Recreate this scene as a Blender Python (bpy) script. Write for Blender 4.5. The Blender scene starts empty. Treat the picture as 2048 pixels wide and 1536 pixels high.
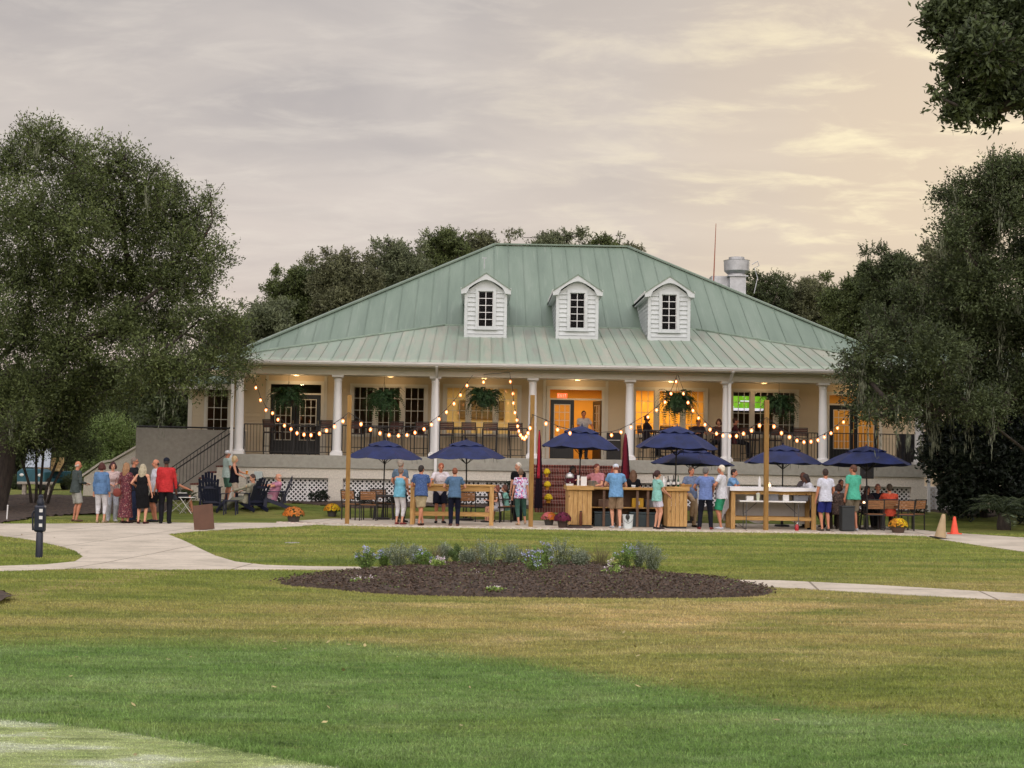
import bpy, bmesh, math, random
import numpy as np
from mathutils import Vector, Matrix, Euler, noise as mn
PI=math.pi; R=math.radians
rnd=random.Random(7); nr=np.random.default_rng(11)
sc=bpy.context.scene; C=sc.collection
# ---------------------------------------------------------------- camera
CZ=1.95; F=2958.0
PITCH=math.atan((915-768)/F); YAW=math.atan((1024-960)/F); ROLL=R(0.9)
CAMM=Matrix.Rotation(-YAW,4,'Z')@Matrix.Rotation(PI/2+PITCH,4,'X')@Matrix.Rotation(ROLL,4,'Z')
cd=bpy.data.cameras.new('camera'); cam=bpy.data.objects.new('camera',cd); C.objects.link(cam)
cd.sensor_width=36; cd.lens=36*F/2048; cd.clip_start=.1; cd.clip_end=2000
cam.matrix_world=Matrix.Translation((0,0,CZ))@CAMM
sc.camera=cam
sc.view_settings.view_transform='Standard'; sc.view_settings.look='None'; sc.view_settings.exposure=0; sc.view_settings.gamma=1
def ray(px,py): return CAMM.to_3x3()@Vector(((px-1024)/F,-(py-768)/F,-1))
def at(px,py,Y):
    d=ray(px,py); return Vector((0,0,CZ))+d*(Y/d.y)
def gz(x,y):
    "height of the lawn"
    t=min(1,max(0,(y-44.6)/4.2)); t=t*t*(3-2*t)
    h=.36*t
    h+=.05*math.sin(x*.35+y*.21)*math.sin(y*.3+1)*min(1,max(0,(34-y)/6))
    return h
def G(px,py,z=None):
    "pixel to the ground"
    d=ray(px,py); z0=0 if z is None else z
    for _ in range(12):
        t=(z0-CZ)/d.z; p=Vector((0,0,CZ))+d*t
        if z is not None: break
        z0=.5*z0+.5*gz(p.x,p.y)
    return p
# ---------------------------------------------------------------- world, sun
SUN_AZ=R(38); SUN_EL=R(14)      # veiled sun behind the trees at the edge of the picture
w=bpy.data.worlds.new('World'); sc.world=w; w.use_nodes=True
nt=w.node_tree; nt.nodes.clear()
def N(t,ty,**k):
    n=t.nodes.new(ty)
    for a,b in k.items():
        if a in('operation','blend_type','data_type','noise_dimensions','interpolation','sky_type','sun_disc','sun_elevation','sun_rotation','air_density','dust_density','ozone_density','vector_type','feature','distance','wave_type','bands_direction','offset','squash','attribute_name','offset_frequency','normalize','use_clamp','clamp_factor','invert'): setattr(n,a,b)
        else:
            n.inputs[a].default_value=b
    return n
def L(t,a,b): t.links.new(a,b)
def math_(t,op,a,b=None,c=None,clamp=False):
    n=t.nodes.new('ShaderNodeMath'); n.operation=op; n.use_clamp=clamp
    for i,v in enumerate((a,b,c)):
        if v is None: continue
        if isinstance(v,(int,float)): n.inputs[i].default_value=v
        else: t.links.new(v,n.inputs[i])
    return n.outputs[0]
def ramp(t,fac,stops,interp='LINEAR'):
    n=t.nodes.new('ShaderNodeValToRGB'); n.color_ramp.interpolation=interp
    e=n.color_ramp.elements
    while len(e)>1: e.remove(e[-1])
    for i,(p,c) in enumerate(stops):
        if i==0: el=e[0]; el.position=p
        else: el=e.new(p)
        el.color=(c[0],c[1],c[2],1) if not isinstance(c,(int,float)) else (c,c,c,1)
    t.links.new(fac,n.inputs[0]); return n.outputs[0]
def mix(t,fac,a,b,bt='MIX'):
    n=t.nodes.new('ShaderNodeMix'); n.data_type='RGBA'; n.blend_type=bt
    for k_,v in ((0,fac),(6,a),(7,b)):
        s=n.inputs[k_]
        if isinstance(v,(int,float)): s.default_value=v if k_==0 else (v,v,v,1)
        elif isinstance(v,tuple): s.default_value=(*v[:3],1)
        else: t.links.new(v,s)
    return n.outputs[2]
def srgb(r,g,b):
    f=lambda c:(c/255/12.92 if c/255<=.04045 else ((c/255+.055)/1.055)**2.4)
    return (f(r),f(g),f(b))
BACKSKY=3.0; UPSKY=.25
def sky():
    t=nt
    tc=N(t,'ShaderNodeTexCoord'); sx=N(t,'ShaderNodeSeparateXYZ'); L(t,tc.outputs['Generated'],sx.inputs[0])
    x,y,z=sx.outputs
    zc=math_(t,'ADD',math_(t,'MAXIMUM',z,0.0),.16)
    u=math_(t,'DIVIDE',x,zc); v=math_(t,'DIVIDE',y,zc)
    cv=N(t,'ShaderNodeCombineXYZ'); L(t,u,cv.inputs[0]); L(t,v,cv.inputs[1])
    mp=N(t,'ShaderNodeMapping'); mp.inputs['Rotation'].default_value=(0,0,R(30)); mp.inputs['Scale'].default_value=(1.25,2.0,1); L(t,cv.outputs[0],mp.inputs[0])
    n1=N(t,'ShaderNodeTexNoise',Scale=1.3,Detail=7.0,Roughness=.5,Distortion=.5); L(t,mp.outputs[0],n1.inputs['Vector'])
    n2=N(t,'ShaderNodeTexNoise',Scale=3.6,Detail=8.0,Roughness=.6,Distortion=.35); L(t,mp.outputs[0],n2.inputs['Vector'])
    big=ramp(t,n1.outputs[0],[(.32,0),(.68,1)]); fine=ramp(t,n2.outputs[0],[(.42,0),(.72,1)],'EASE')
    el=math_(t,'MAXIMUM',z,0)
    base=ramp(t,el,[(0,srgb(208,184,168)),(.05,srgb(220,198,186)),(.12,srgb(214,199,191)),(.2,srgb(200,190,184)),(.3,srgb(180,173,170)),(.6,srgb(190,190,200)),(1,srgb(180,185,200))])
    dark=mix(t,.26,base,srgb(150,142,143))
    lit=mix(t,.38,base,srgb(232,218,204))
    c=mix(t,big,dark,lit)
    c=mix(t,math_(t,'MULTIPLY',fine,.38),c,srgb(230,219,206))
    # left is pale, right is warm: angular distance from the veiled sun
    sv=Vector((math.sin(R(18.5)),math.cos(R(18.5)),.195)).normalized()
    vd=N(t,'ShaderNodeVectorMath',operation='DOT_PRODUCT'); L(t,tc.outputs['Generated'],vd.inputs[0]); vd.inputs[1].default_value=sv
    gl=ramp(t,vd.outputs['Value'],[(.93,0),(.972,.22),(.991,.62),(1,1)],'EASE')
    warm=mix(t,gl,c,srgb(217,196,170))
    hot=math_(t,'MULTIPLY',gl,ramp(t,n2.outputs[0],[(.46,0),(.74,.85)],'EASE'))
    warm=mix(t,math_(t,'MULTIPLY',hot,1.0),warm,(1.0,.87,.56))
    # band of thicker cloud low on the right
    bel=ramp(t,el,[(.055,0),(.1,1),(.125,1),(.15,0)],'EASE')
    warm=mix(t,math_(t,'MULTIPLY',math_(t,'MULTIPLY',bel,gl),.55),warm,srgb(200,180,160))
    # lightly veiled, brighter sky overhead and behind the viewer
    ns=N(t,'ShaderNodeTexSky',sky_type='NISHITA',sun_disc=False,sun_elevation=SUN_EL,sun_rotation=SUN_AZ)
    bk=math_(t,'MULTIPLY_ADD',y,-.5,.5); up=ramp(t,el,[(.22,0),(.6,1)],'EASE')
    amt=math_(t,'ADD',math_(t,'ADD',math_(t,'MULTIPLY',up,UPSKY),math_(t,'MULTIPLY',ramp(t,bk,[(.4,0),(.85,1)],'EASE'),BACKSKY)),1.0)
    b1=N(t,'ShaderNodeBackground'); L(t,warm,b1.inputs[0]); L(t,amt,b1.inputs[1])
    b2=N(t,'ShaderNodeBackground',Strength=.01); L(t,ns.outputs[0],b2.inputs[0])
    ad=N(t,'ShaderNodeAddShader'); L(t,b1.outputs[0],ad.inputs[0]); L(t,b2.outputs[0],ad.inputs[1])
    o=N(t,'ShaderNodeOutputWorld'); L(t,ad.outputs[0],o.inputs[0])
sky()
w.cycles.sampling_method='MANUAL'; w.cycles.sample_map_resolution=512
sl=bpy.data.lights.new('sun','SUN'); sl.energy=.5; sl.angle=R(14); sl.color=(1,.86,.68)
so=bpy.data.objects.new('sun',sl); C.objects.link(so)
sd=Vector((math.sin(SUN_AZ)*math.cos(SUN_EL),math.cos(SUN_AZ)*math.cos(SUN_EL),math.sin(SUN_EL)))
so.rotation_euler=sd.to_track_quat('Z','Y').to_euler(); so.location=(20,30,30)
cy=sc.cycles; cy.max_bounces=6; cy.diffuse_bounces=3; cy.glossy_bounces=3; cy.transparent_max_bounces=8; cy.transmission_bounces=3; cy.caustics_reflective=False; cy.caustics_refractive=False; cy.sample_clamp_indirect=4
# ---------------------------------------------------------------- helpers
def tagset(o,label=None,cat=None,group=None,kind=None):
    if label: o['label']=label
    if cat: o['category']=cat
    if group: o['group']=group
    if kind: o['kind']=kind
    return o
def thing(name,label,cat,loc=(0,0,0),rz=0,group=None):
    o=bpy.data.objects.new(name,None); C.objects.link(o); o.location=loc; o.rotation_euler=(0,0,rz); o.empty_display_size=.2
    return tagset(o,label,cat,group)
def copy_tree(o,parent=None):
    c=o.copy(); C.objects.link(c)
    if parent is not None: c.parent=parent
    for ch in list(o.children): copy_tree(ch,c)
    return c
def dup(o,loc,rz,label,scale=None):
    c=copy_tree(o); c.location=loc; c.rotation_euler=(0,0,rz); c['label']=label
    if scale: c.scale=(scale,)*3
    return c
class MB:
    def __init__(s): s.v=[]; s.f=[]; s.m=[]; s.mi=0; s.M=None
    def add(s,vs,fs):
        n=len(s.v)
        if s.M is not None: vs=[s.M@Vector(v) for v in vs]
        s.v+=[tuple(v) for v in vs]; s.f+=[tuple(i+n for i in f) for f in fs]; s.m+=[s.mi]*len(fs); return s
    def box(s,x0,y0,z0,x1,y1,z1):
        return s.add([(x0,y0,z0),(x1,y0,z0),(x1,y1,z0),(x0,y1,z0),(x0,y0,z1),(x1,y0,z1),(x1,y1,z1),(x0,y1,z1)],
            [(0,3,2,1),(4,5,6,7),(0,1,5,4),(1,2,6,5),(2,3,7,6),(3,0,4,7)])
    def cbox(s,c,d,rz=0,M=None):
        m=Matrix.Translation(c)@(M if M is not None else Matrix.Rotation(rz,4,'Z')); a,b,e=d[0]/2,d[1]/2,d[2]/2
        return s.add([m@Vector(q) for q in [(-a,-b,-e),(a,-b,-e),(a,b,-e),(-a,b,-e),(-a,-b,e),(a,-b,e),(a,b,e),(-a,b,e)]],
            [(0,3,2,1),(4,5,6,7),(0,1,5,4),(1,2,6,5),(2,3,7,6),(3,0,4,7)])
    def beam(s,p0,p1,w,h,up=(0,0,1)):
        p0=Vector(p0);p1=Vector(p1);d=(p1-p0).normalized(); u=Vector(up)
        sd_=d.cross(u)
        if sd_.length<1e-4: sd_=d.cross(Vector((0,1,0)))
        sd_.normalize(); u=sd_.cross(d); a=sd_*w/2; b=u*h/2
        return s.add([p0-a-b,p0+a-b,p0+a+b,p0-a+b,p1-a-b,p1+a-b,p1+a+b,p1-a+b],[(0,1,2,3),(7,6,5,4),(0,4,5,1),(1,5,6,2),(2,6,7,3),(3,7,4,0)])
    def tube(s,pts,rads,n=8,sy=1.0,up=None,cap=True):
        pts=[Vector(p) for p in pts]
        if isinstance(rads,(int,float)): rads=[rads]*len(pts)
        vs=[];fs=[];prev=None
        for i,p in enumerate(pts):
            d=(pts[min(i+1,len(pts)-1)]-pts[max(i-1,0)])
            if d.length<1e-9: d=Vector((0,0,1))
            d.normalize()
            if prev is None:
                a=Vector(up) if up else (Vector((0,1,0)) if abs(d.y)<.9 else Vector((1,0,0)))
            else: a=prev
            a=(a-d*a.dot(d))
            if a.length<1e-6: a=d.orthogonal()
            a.normalize(); prev=a; b=d.cross(a)
            r=rads[i]; ra,rb=(r if isinstance(r,tuple) else (r,r*sy))
            for k in range(n):
                t=2*PI*k/n; vs.append(p+a*math.cos(t)*rb+b*math.sin(t)*ra)
        for i in range(len(pts)-1):
            for k in range(n):
                k2=(k+1)%n; fs.append((i*n+k,i*n+k2,(i+1)*n+k2,(i+1)*n+k))
        if cap: fs.append(tuple(range(n))[::-1]); fs.append(tuple(range((len(pts)-1)*n,len(pts)*n)))
        return s.add(vs,fs)
    def lathe(s,c,prof,n=16,sx=1,sy=1):
        c=Vector(c);vs=[];fs=[]
        for r,z in prof:
            for k in range(n):
                t=2*PI*k/n; vs.append(c+Vector((math.cos(t)*r*sx,math.sin(t)*r*sy,z)))
        for i in range(len(prof)-1):
            for k in range(n):
                k2=(k+1)%n; fs.append((i*n+k,i*n+k2,(i+1)*n+k2,(i+1)*n+k))
        fs.append(tuple(range(n))[::-1]); fs.append(tuple(range((len(prof)-1)*n,len(prof)*n)))
        return s.add(vs,fs)
    def ell(s,c,r,n=12,m=8,M=None):
        c=Vector(c); vs=[];fs=[]
        for i in range(1,m):
            a=PI*i/m
            for k in range(n):
                t=2*PI*k/n; q=Vector((r[0]*math.sin(a)*math.cos(t),r[1]*math.sin(a)*math.sin(t),r[2]*math.cos(a)))
                vs.append(c+(M@q if M is not None else q))
        q=Vector((0,0,r[2])); q2=-q
        if M is not None: q=M@q;q2=M@q2
        vs.append(c+q); vs.append(c+q2); T=len(vs)-2
        for k in range(n):
            fs.append((T,k,(k+1)%n)); b=(m-2)*n; fs.append((T+1,b+(k+1)%n,b+k))
        for i in range(m-2):
            for k in range(n): fs.append((i*n+k,(i+1)*n+k,(i+1)*n+(k+1)%n,i*n+(k+1)%n))
        return s.add(vs,fs)
    def prism(s,poly,z0,z1,axis='z'):
        n=len(poly); f=(lambda p,z:(p[0],p[1],z)) if axis=='z' else ((lambda p,z:(p[0],z,p[1])) if axis=='y' else (lambda p,z:(z,p[0],p[1])))
        ar=sum(poly[i][0]*poly[(i+1)%n][1]-poly[(i+1)%n][0]*poly[i][1] for i in range(n))
        pl=list(poly) if (ar>0)!=(axis=='y') else list(poly)[::-1]
        return s.add([f(p,z0) for p in pl]+[f(p,z1) for p in pl],[tuple(range(n))[::-1],tuple(range(n,2*n))]+[(i,(i+1)%n,n+(i+1)%n,n+i) for i in range(n)])
    def mesh(s,name,mats):
        me=bpy.data.meshes.new(name); me.from_pydata(s.v,[],s.f)
        for m in (mats if isinstance(mats,(list,tuple)) else [mats]): me.materials.append(m)
        if any(s.m): me.polygons.foreach_set('material_index',s.m)
        me.update(); return me
    def build(s,name,mats,parent=None,smooth=False,bevel=0,label=None,loc=None):
        me=s.mesh(name,mats)
        if smooth: me.polygons.foreach_set('use_smooth',[True]*len(me.polygons)); 
        o=bpy.data.objects.new(name,me); C.objects.link(o)
        if parent is not None: o.parent=parent
        if loc: o.location=loc
        if smooth=='auto' :
            me.shade_smooth() if hasattr(me,'shade_smooth') else None
            try: me.set_sharp_from_angle(angle=R(40))
            except Exception: pass
        if bevel:
            b=o.modifiers.new('bevel','BEVEL'); b.width=bevel; b.segments=2; b.limit_method='ANGLE'
        if label: o['label']=label
        return o
# materials
MATS={}
def pm(name,col,rough=.7,metal=0,var=.12,scale=6.0,bump=0,bscale=60.0,emit=None,es=0,spec=.5,coords='Object',stretch=None,col2=None,island=0,detail=4.0,alpha=None,trans=0):
    if name in MATS: return MATS[name]
    m=bpy.data.materials.new(name); m.use_nodes=True; t=m.node_tree; b=t.nodes['Principled BSDF']
    b.inputs['Roughness'].default_value=rough; b.inputs['Metallic'].default_value=metal; b.inputs['Specular IOR Level'].default_value=spec
    tc=N(t,'ShaderNodeTexCoord'); co=tc.outputs[coords]
    if stretch:
        mp=N(t,'ShaderNodeMapping'); mp.inputs['Scale'].default_value=stretch; L(t,co,mp.inputs[0]); co=mp.outputs[0]
    n=N(t,'ShaderNodeTexNoise',Scale=scale,Detail=detail,Roughness=.6); L(t,co,n.inputs['Vector'])
    c2=col2 if col2 else tuple(c*(1-var*1.6) for c in col); c1=tuple(min(1,c*(1+var)) for c in col)
    out=ramp(t,n.outputs[0],[(.3,c2),(.7,c1)])
    if island:
        g=N(t,'ShaderNodeNewGeometry'); out=mix(t,math_(t,'MULTIPLY',g.outputs['Random Per Island'],island),out,tuple(c*.35 for c in col))
    L(t,out,b.inputs['Base Color'])
    if bump:
        n2=N(t,'ShaderNodeTexNoise',Scale=bscale,Detail=3.0); L(t,co,n2.inputs['Vector'])
        bp=N(t,'ShaderNodeBump',Strength=bump,Distance=.01); L(t,n2.outputs[0],bp.inputs['Height']); L(t,bp.outputs[0],b.inputs['Normal'])
    if emit: b.inputs['Emission Color'].default_value=(*emit,1); b.inputs['Emission Strength'].default_value=es
    if trans:
        tr=N(t,'ShaderNodeBsdfTranslucent'); L(t,out,tr.inputs[0]); mx=N(t,'ShaderNodeMixShader'); mx.inputs[0].default_value=trans
        L(t,b.outputs[0],mx.inputs[1]); L(t,tr.outputs[0],mx.inputs[2]); L(t,mx.outputs[0],t.nodes['Material Output'].inputs[0])
    MATS[name]=m; return m
def knots(m,sz=3.2):
    t=m.node_tree; b=t.nodes['Principled BSDF']; l=b.inputs['Base Color'].links[0].from_socket; tc=N(t,'ShaderNodeTexCoord'); mp=N(t,'ShaderNodeMapping'); mp.inputs['Scale'].default_value=(sz,sz,sz*.55); L(t,tc.outputs['Object'],mp.inputs[0])
    v=N(t,'ShaderNodeTexVoronoi',Scale=1.0); L(t,mp.outputs[0],v.inputs['Vector'])
    L(t,mix(t,ramp(t,v.outputs['Distance'],[(.06,.85),(.13,0)]),l,srgb(92,52,26)),b.inputs['Base Color'])
def fab(col,rough=.85):
    g_=sum(col)/3; col=tuple((c*.88+g_*.12)*.82 for c in col)
    k='fabric_%02x%02x%02x'%tuple(int(max(0,min(1,c))**.45*255) for c in col)
    return pm(k,col,rough=rough,var=.12,scale=14,bump=.6,bscale=34,spec=.2)
def npmesh(name,V,Fq,mats,parent=None,smooth=False,mi=None):
    "quads (n,4) or tris (n,3)"
    k=Fq.shape[1]; me=bpy.data.meshes.new(name)
    me.vertices.add(len(V)); me.vertices.foreach_set('co',np.ascontiguousarray(V,dtype=np.float32).ravel())
    me.loops.add(Fq.size); me.loops.foreach_set('vertex_index',np.ascontiguousarray(Fq,dtype=np.int32).ravel())
    me.polygons.add(len(Fq)); me.polygons.foreach_set('loop_start',np.arange(0,Fq.size,k,dtype=np.int32))
    if mi is not None: me.polygons.foreach_set('material_index',mi.astype(np.int32))
    for m in (mats if isinstance(mats,(list,tuple)) else [mats]): me.materials.append(m)
    me.update(calc_edges=True)
    if smooth: me.polygons.foreach_set('use_smooth',[True]*len(me.polygons))
    o=bpy.data.objects.new(name,me); C.objects.link(o)
    if parent is not None: o.parent=parent
    return o
def unit(n):
    v=nr.normal(size=(n,3)); return v/np.linalg.norm(v,axis=1,keepdims=True)
def leafgeo(Cn,ax,size,asp=.45,nrm=None):
    "diamond leaves: centres, long axis, length"
    n=len(Cn); ax=ax/np.linalg.norm(ax,axis=1,keepdims=True)
    r=unit(n) if nrm is None else nrm
    sd_=np.cross(ax,r); sd_/=np.linalg.norm(sd_,axis=1,keepdims=True)+1e-9
    s=np.asarray(size).reshape(-1,1)*np.ones((n,1)); w=s*asp*.5
    V=np.empty((n,4,3)); V[:,0]=Cn-ax*s*.5; V[:,1]=Cn+sd_*w-ax*s*.05; V[:,2]=Cn+ax*s*.5; V[:,3]=Cn-sd_*w-ax*s*.05
    return V.reshape(-1,3),np.arange(n*4).reshape(n,4)
def merge(parts):
    V=[];Fs=[];o=0
    for v,f in parts: V.append(v);Fs.append(f+o);o+=len(v)
    return np.concatenate(V),np.concatenate(Fs)
# ---------------------------------------------------------------- materials of the place
def noise_(t,co,scale,detail=4.0,rough=.55,dist=0.0):
    n=N(t,'ShaderNodeTexNoise',Scale=scale,Detail=detail,Roughness=rough,Distortion=dist); L(t,co,n.inputs['Vector']); return n.outputs[0]
def grassmat(gain=(1,1,1),name='turf'):
    m=bpy.data.materials.new(name); m.use_nodes=True; t=m.node_tree; b=t.nodes['Principled BSDF']; b.inputs['Roughness'].default_value=.9; b.inputs['Specular IOR Level'].default_value=.15
    g=N(t,'ShaderNodeNewGeometry'); co=g.outputs['Position']
    mp=N(t,'ShaderNodeMapping'); mp.inputs['Scale'].default_value=(.45,1.3,1); L(t,co,mp.inputs[0]); cs=mp.outputs[0]
    a=N(t,'ShaderNodeAttribute',attribute_name='turf'); sp=N(t,'ShaderNodeSeparateColor'); L(t,a.outputs['Color'],sp.inputs[0])
    fr,col,tan=sp.outputs
    rough=ramp(t,noise_(t,cs,.55,6,.6,.4),[(.34,srgb(92,106,48)),(.5,srgb(116,124,60)),(.64,srgb(134,130,74))])
    rough=mix(t,math_(t,'MULTIPLY',tan,ramp(t,noise_(t,cs,.9,6,.62,.5),[(.3,.0),(.6,.95)])),rough,srgb(162,142,96))
    rough=mix(t,math_(t,'MULTIPLY',tan,ramp(t,noise_(t,cs,.6,7,.65,.8),[(.5,0),(.66,.75)])),rough,srgb(194,170,126))
    rough=mix(t,ramp(t,noise_(t,cs,1.6,6,.65,.5),[(.56,0),(.7,.5)]),rough,srgb(80,98,42))
    fair=ramp(t,noise_(t,cs,.8,6,.6,.6),[(.3,srgb(80,102,50)),(.45,srgb(96,122,64)),(.58,srgb(108,130,74)),(.75,srgb(126,142,90))])
    fair=mix(t,ramp(t,noise_(t,cs,2.2,5,.6),[(.56,0),(.72,.5)]),fair,srgb(132,150,104))
    fair=mix(t,ramp(t,noise_(t,cs,.33,4,.6),[(.5,0),(.68,.45)]),fair,srgb(120,128,66))
    c=mix(t,fr,rough,fair)
    gr=ramp(t,noise_(t,cs,1.2,6,.65),[(.35,srgb(128,146,86)),(.5,srgb(160,170,118)),(.58,srgb(184,190,162))])
    c=mix(t,col,c,gr)
    fine=ramp(t,noise_(t,co,38,3,.7),[(.28,.62),(.5,1.0),(.75,1.32)]); c=mix(t,.8,c,fine,'MULTIPLY')
    ms=N(t,'ShaderNodeMapping'); ms.inputs['Scale'].default_value=(.9,4.5,1); L(t,co,ms.inputs[0])
    c=mix(t,ramp(t,noise_(t,ms.outputs[0],1.5,6,.65,.3),[(.55,0),(.68,.55)]),c,mix(t,.62,c,(.02,.035,.008)))
    c=mix(t,ramp(t,noise_(t,ms.outputs[0],2.3,6,.65,.3),[(.56,0),(.7,.4)]),c,mix(t,.5,c,srgb(176,170,110)))
    f2=ramp(t,noise_(t,cs,4.5,8,.75),[(.28,.68),(.5,1.0),(.72,1.28)]); c=mix(t,1.0,c,f2,'MULTIPLY')
    c=mix(t,1.0,c,gain,'MULTIPLY')
    L(t,c,b.inputs['Base Color'])
    bp=N(t,'ShaderNodeBump',Strength=.9,Distance=.03); L(t,noise_(t,co,30,4,.75),bp.inputs['Height']); 
    b2=N(t,'ShaderNodeBump',Strength=.5,Distance=.15); L(t,noise_(t,co,2.5,3,.6),b2.inputs['Height']); L(t,bp.outputs[0],b2.inputs['Normal']); L(t,b2.outputs[0],b.inputs['Normal'])
    return m
M_TURF=grassmat(); M_BLADE=grassmat((1.7,1.7,1.7),'grass_blade')
M_CONC=pm('concrete',srgb(190,180,166),rough=.9,var=.14,scale=2.2,bump=.3,bscale=40,detail=8.0)
def pavemat():
    m=bpy.data.materials.new('path_concrete'); m.use_nodes=True; t=m.node_tree; b=t.nodes['Principled BSDF']; b.inputs['Roughness'].default_value=.92; g=N(t,'ShaderNodeNewGeometry'); co=g.outputs['Position']
    c=ramp(t,noise_(t,co,.8,8,.65),[(.3,srgb(170,160,143)),(.5,srgb(200,188,170)),(.7,srgb(214,202,184))])
    c=mix(t,.8,c,ramp(t,noise_(t,co,14,5,.7),[(.3,.82),(.7,1.1)]),'MULTIPLY')
    mp=N(t,'ShaderNodeMapping'); mp.inputs['Rotation'].default_value=(0,0,R(7)); L(t,co,mp.inputs[0])
    br=N(t,'ShaderNodeTexBrick',offset=0.0); br.inputs['Scale'].default_value=1; br.inputs['Brick Width'].default_value=2.4; br.inputs['Row Height'].default_value=2.1; br.inputs['Mortar Size'].default_value=.02; br.inputs['Color1'].default_value=(1,1,1,1); br.inputs['Color2'].default_value=(.93,.93,.93,1); br.inputs['Mortar'].default_value=(.4,.38,.35,1); L(t,mp.outputs[0],br.inputs['Vector'])
    c=mix(t,1.0,c,br.outputs[0],'MULTIPLY')
    c=mix(t,ramp(t,noise_(t,co,1.7,7,.7,1.2),[(.60,0),(.64,.3)]),c,srgb(132,122,108))
    L(t,c,b.inputs['Base Color']); bp=N(t,'ShaderNodeBump',Strength=.3,Distance=.01); L(t,noise_(t,co,40,3),bp.inputs['Height']); L(t,bp.outputs[0],b.inputs['Normal']); return m
M_PATH=pavemat()
M_WALL=pm('beige_siding_paint',srgb(208,190,160),rough=.65,var=.04,scale=1.5)
M_STUC=pm('tabby_stucco',srgb(212,204,190),rough=.95,var=.12,scale=22,bump=.9,bscale=45,detail=8.0)
M_DECK=pm('deck_fascia_stucco',srgb(158,155,144),rough=.95,var=.08,scale=8,bump=.6,bscale=45)
M_STUC2=pm('grey_stucco',srgb(164,158,148),rough=.95,var=.08,scale=8,bump=.6,bscale=45)
M_DORM=pm('dormer_white_toned_down',srgb(196,200,200),rough=.6,var=.05,scale=2)  # white paint darkened and cooled to offset the extra light on the dormers
M_FLASH=pm('pale_flashing',srgb(146,164,148),rough=.5,var=.12,scale=3)
M_WHITE=pm('white_trim_paint',srgb(226,224,222),rough=.5,var=.03,scale=2)
M_TRIMB=pm('beige_trim_paint',srgb(214,208,194),rough=.6,var=.03,scale=2)
M_IRON=pm('black_iron',(.018,.016,.016),rough=.5,var=.2)
M_DARK=pm('dark_bronze_frame',(.010,.011,.014),rough=.35,var=.1)
M_PINE=pm('treated_pine',srgb(190,152,94),rough=.75,var=.14,scale=3,stretch=(1,1,9),col2=srgb(160,118,62),detail=6.0,bump=.2)
M_PINEV=pm('treated_pine_upright',srgb(192,154,100),rough=.75,var=.14,scale=5,stretch=(6,6,.8),col2=srgb(164,122,66),detail=6.0,bump=.2)
M_POST=pm('weathered_post',srgb(152,116,60),rough=.8,var=.15,scale=5,stretch=(8,8,.7),col2=srgb(128,94,48),detail=6.0,bump=.3)
knots(M_PINE); knots(M_PINEV,4.2); knots(M_POST,2.6)
M_MULCH=pm('mulch',srgb(80,66,54),rough=1,var=.3,scale=11,bump=1,bscale=30,col2=srgb(38,28,26),detail=8.0)
M_NAVY=pm('navy_canvas',srgb(24,36,82),rough=.7,var=.28,scale=3,bump=.25,bscale=12)
def roofmat():
    m=bpy.data.materials.new('weathered_green_metal'); m.use_nodes=True; t=m.node_tree; b=t.nodes['Principled BSDF']
    b.inputs['Roughness'].default_value=.48; b.inputs['Metallic'].default_value=.0; b.inputs['Specular IOR Level'].default_value=.5
    g=N(t,'ShaderNodeNewGeometry'); co=g.outputs['Position']
    mp=N(t,'ShaderNodeMapping'); mp.inputs['Scale'].default_value=(2.4,.35,.35); L(t,co,mp.inputs[0])
    sx=N(t,'ShaderNodeSeparateXYZ'); L(t,co,sx.inputs[0])
    a=N(t,'ShaderNodeAttribute',attribute_name='weather')
    green=ramp(t,noise_(t,mp.outputs[0],.6,5,.6),[(.3,srgb(102,118,104)),(.55,srgb(114,130,115)),(.75,srgb(124,138,124))])
    # pans of the low roof are chalked, each its own way
    pan=N(t,'ShaderNodeTexWhiteNoise',noise_dimensions='1D'); L(t,math_(t,'FLOOR',math_(t,'DIVIDE',sx.outputs[0],.405)),pan.inputs['W'])
    chalk=ramp(t,pan.outputs['Value'],[(0,srgb(136,138,124)),(.35,srgb(154,154,137)),(.7,srgb(162,163,146)),(1,srgb(138,150,136))])
    blot=ramp(t,noise_(t,mp.outputs[0],1.3,8,.65,.3),[(.4,0),(.56,1)],'EASE')
    chalk=mix(t,math_(t,'MULTIPLY',blot,.55),chalk,srgb(134,158,138))
    edge=ramp(t,math_(t,'ADD',math_(t,'SUBTRACT',sx.outputs[1],48.4),math_(t,'MULTIPLY',noise_(t,co,1.7,4),.8)),[(.62,1),(.9,0)])
    chalk=mix(t,math_(t,'MULTIPLY',edge,.7),chalk,srgb(168,182,160))
    fac=math_(t,'MULTIPLY',a.outputs['Fac'],ramp(t,noise_(t,mp.outputs[0],.5,3,.5),[(.25,.8),(.6,1)]))
    c=mix(t,fac,green,chalk)
    c=mix(t,ramp(t,noise_(t,co,9,6,.7),[(.55,0),(.8,.3)]),c,srgb(100,120,108))
    m3=N(t,'ShaderNodeMapping'); m3.inputs['Scale'].default_value=(5,.22,.22); L(t,co,m3.inputs[0])
    c=mix(t,ramp(t,noise_(t,m3.outputs[0],1.1,5,.65,.2),[(.55,0),(.72,.4)]),c,srgb(104,116,106))
    c=mix(t,ramp(t,noise_(t,m3.outputs[0],1.7,5,.6,.2),[(.58,0),(.74,.3)]),c,srgb(160,170,156))
    L(t,c,b.inputs['Base Color'])
    bp=N(t,'ShaderNodeBump',Strength=.15,Distance=.05); L(t,noise_(t,mp.outputs[0],2,3,.5),bp.inputs['Height']); L(t,bp.outputs[0],b.inputs['Normal'])
    return m
M_ROOF=roofmat()
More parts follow.
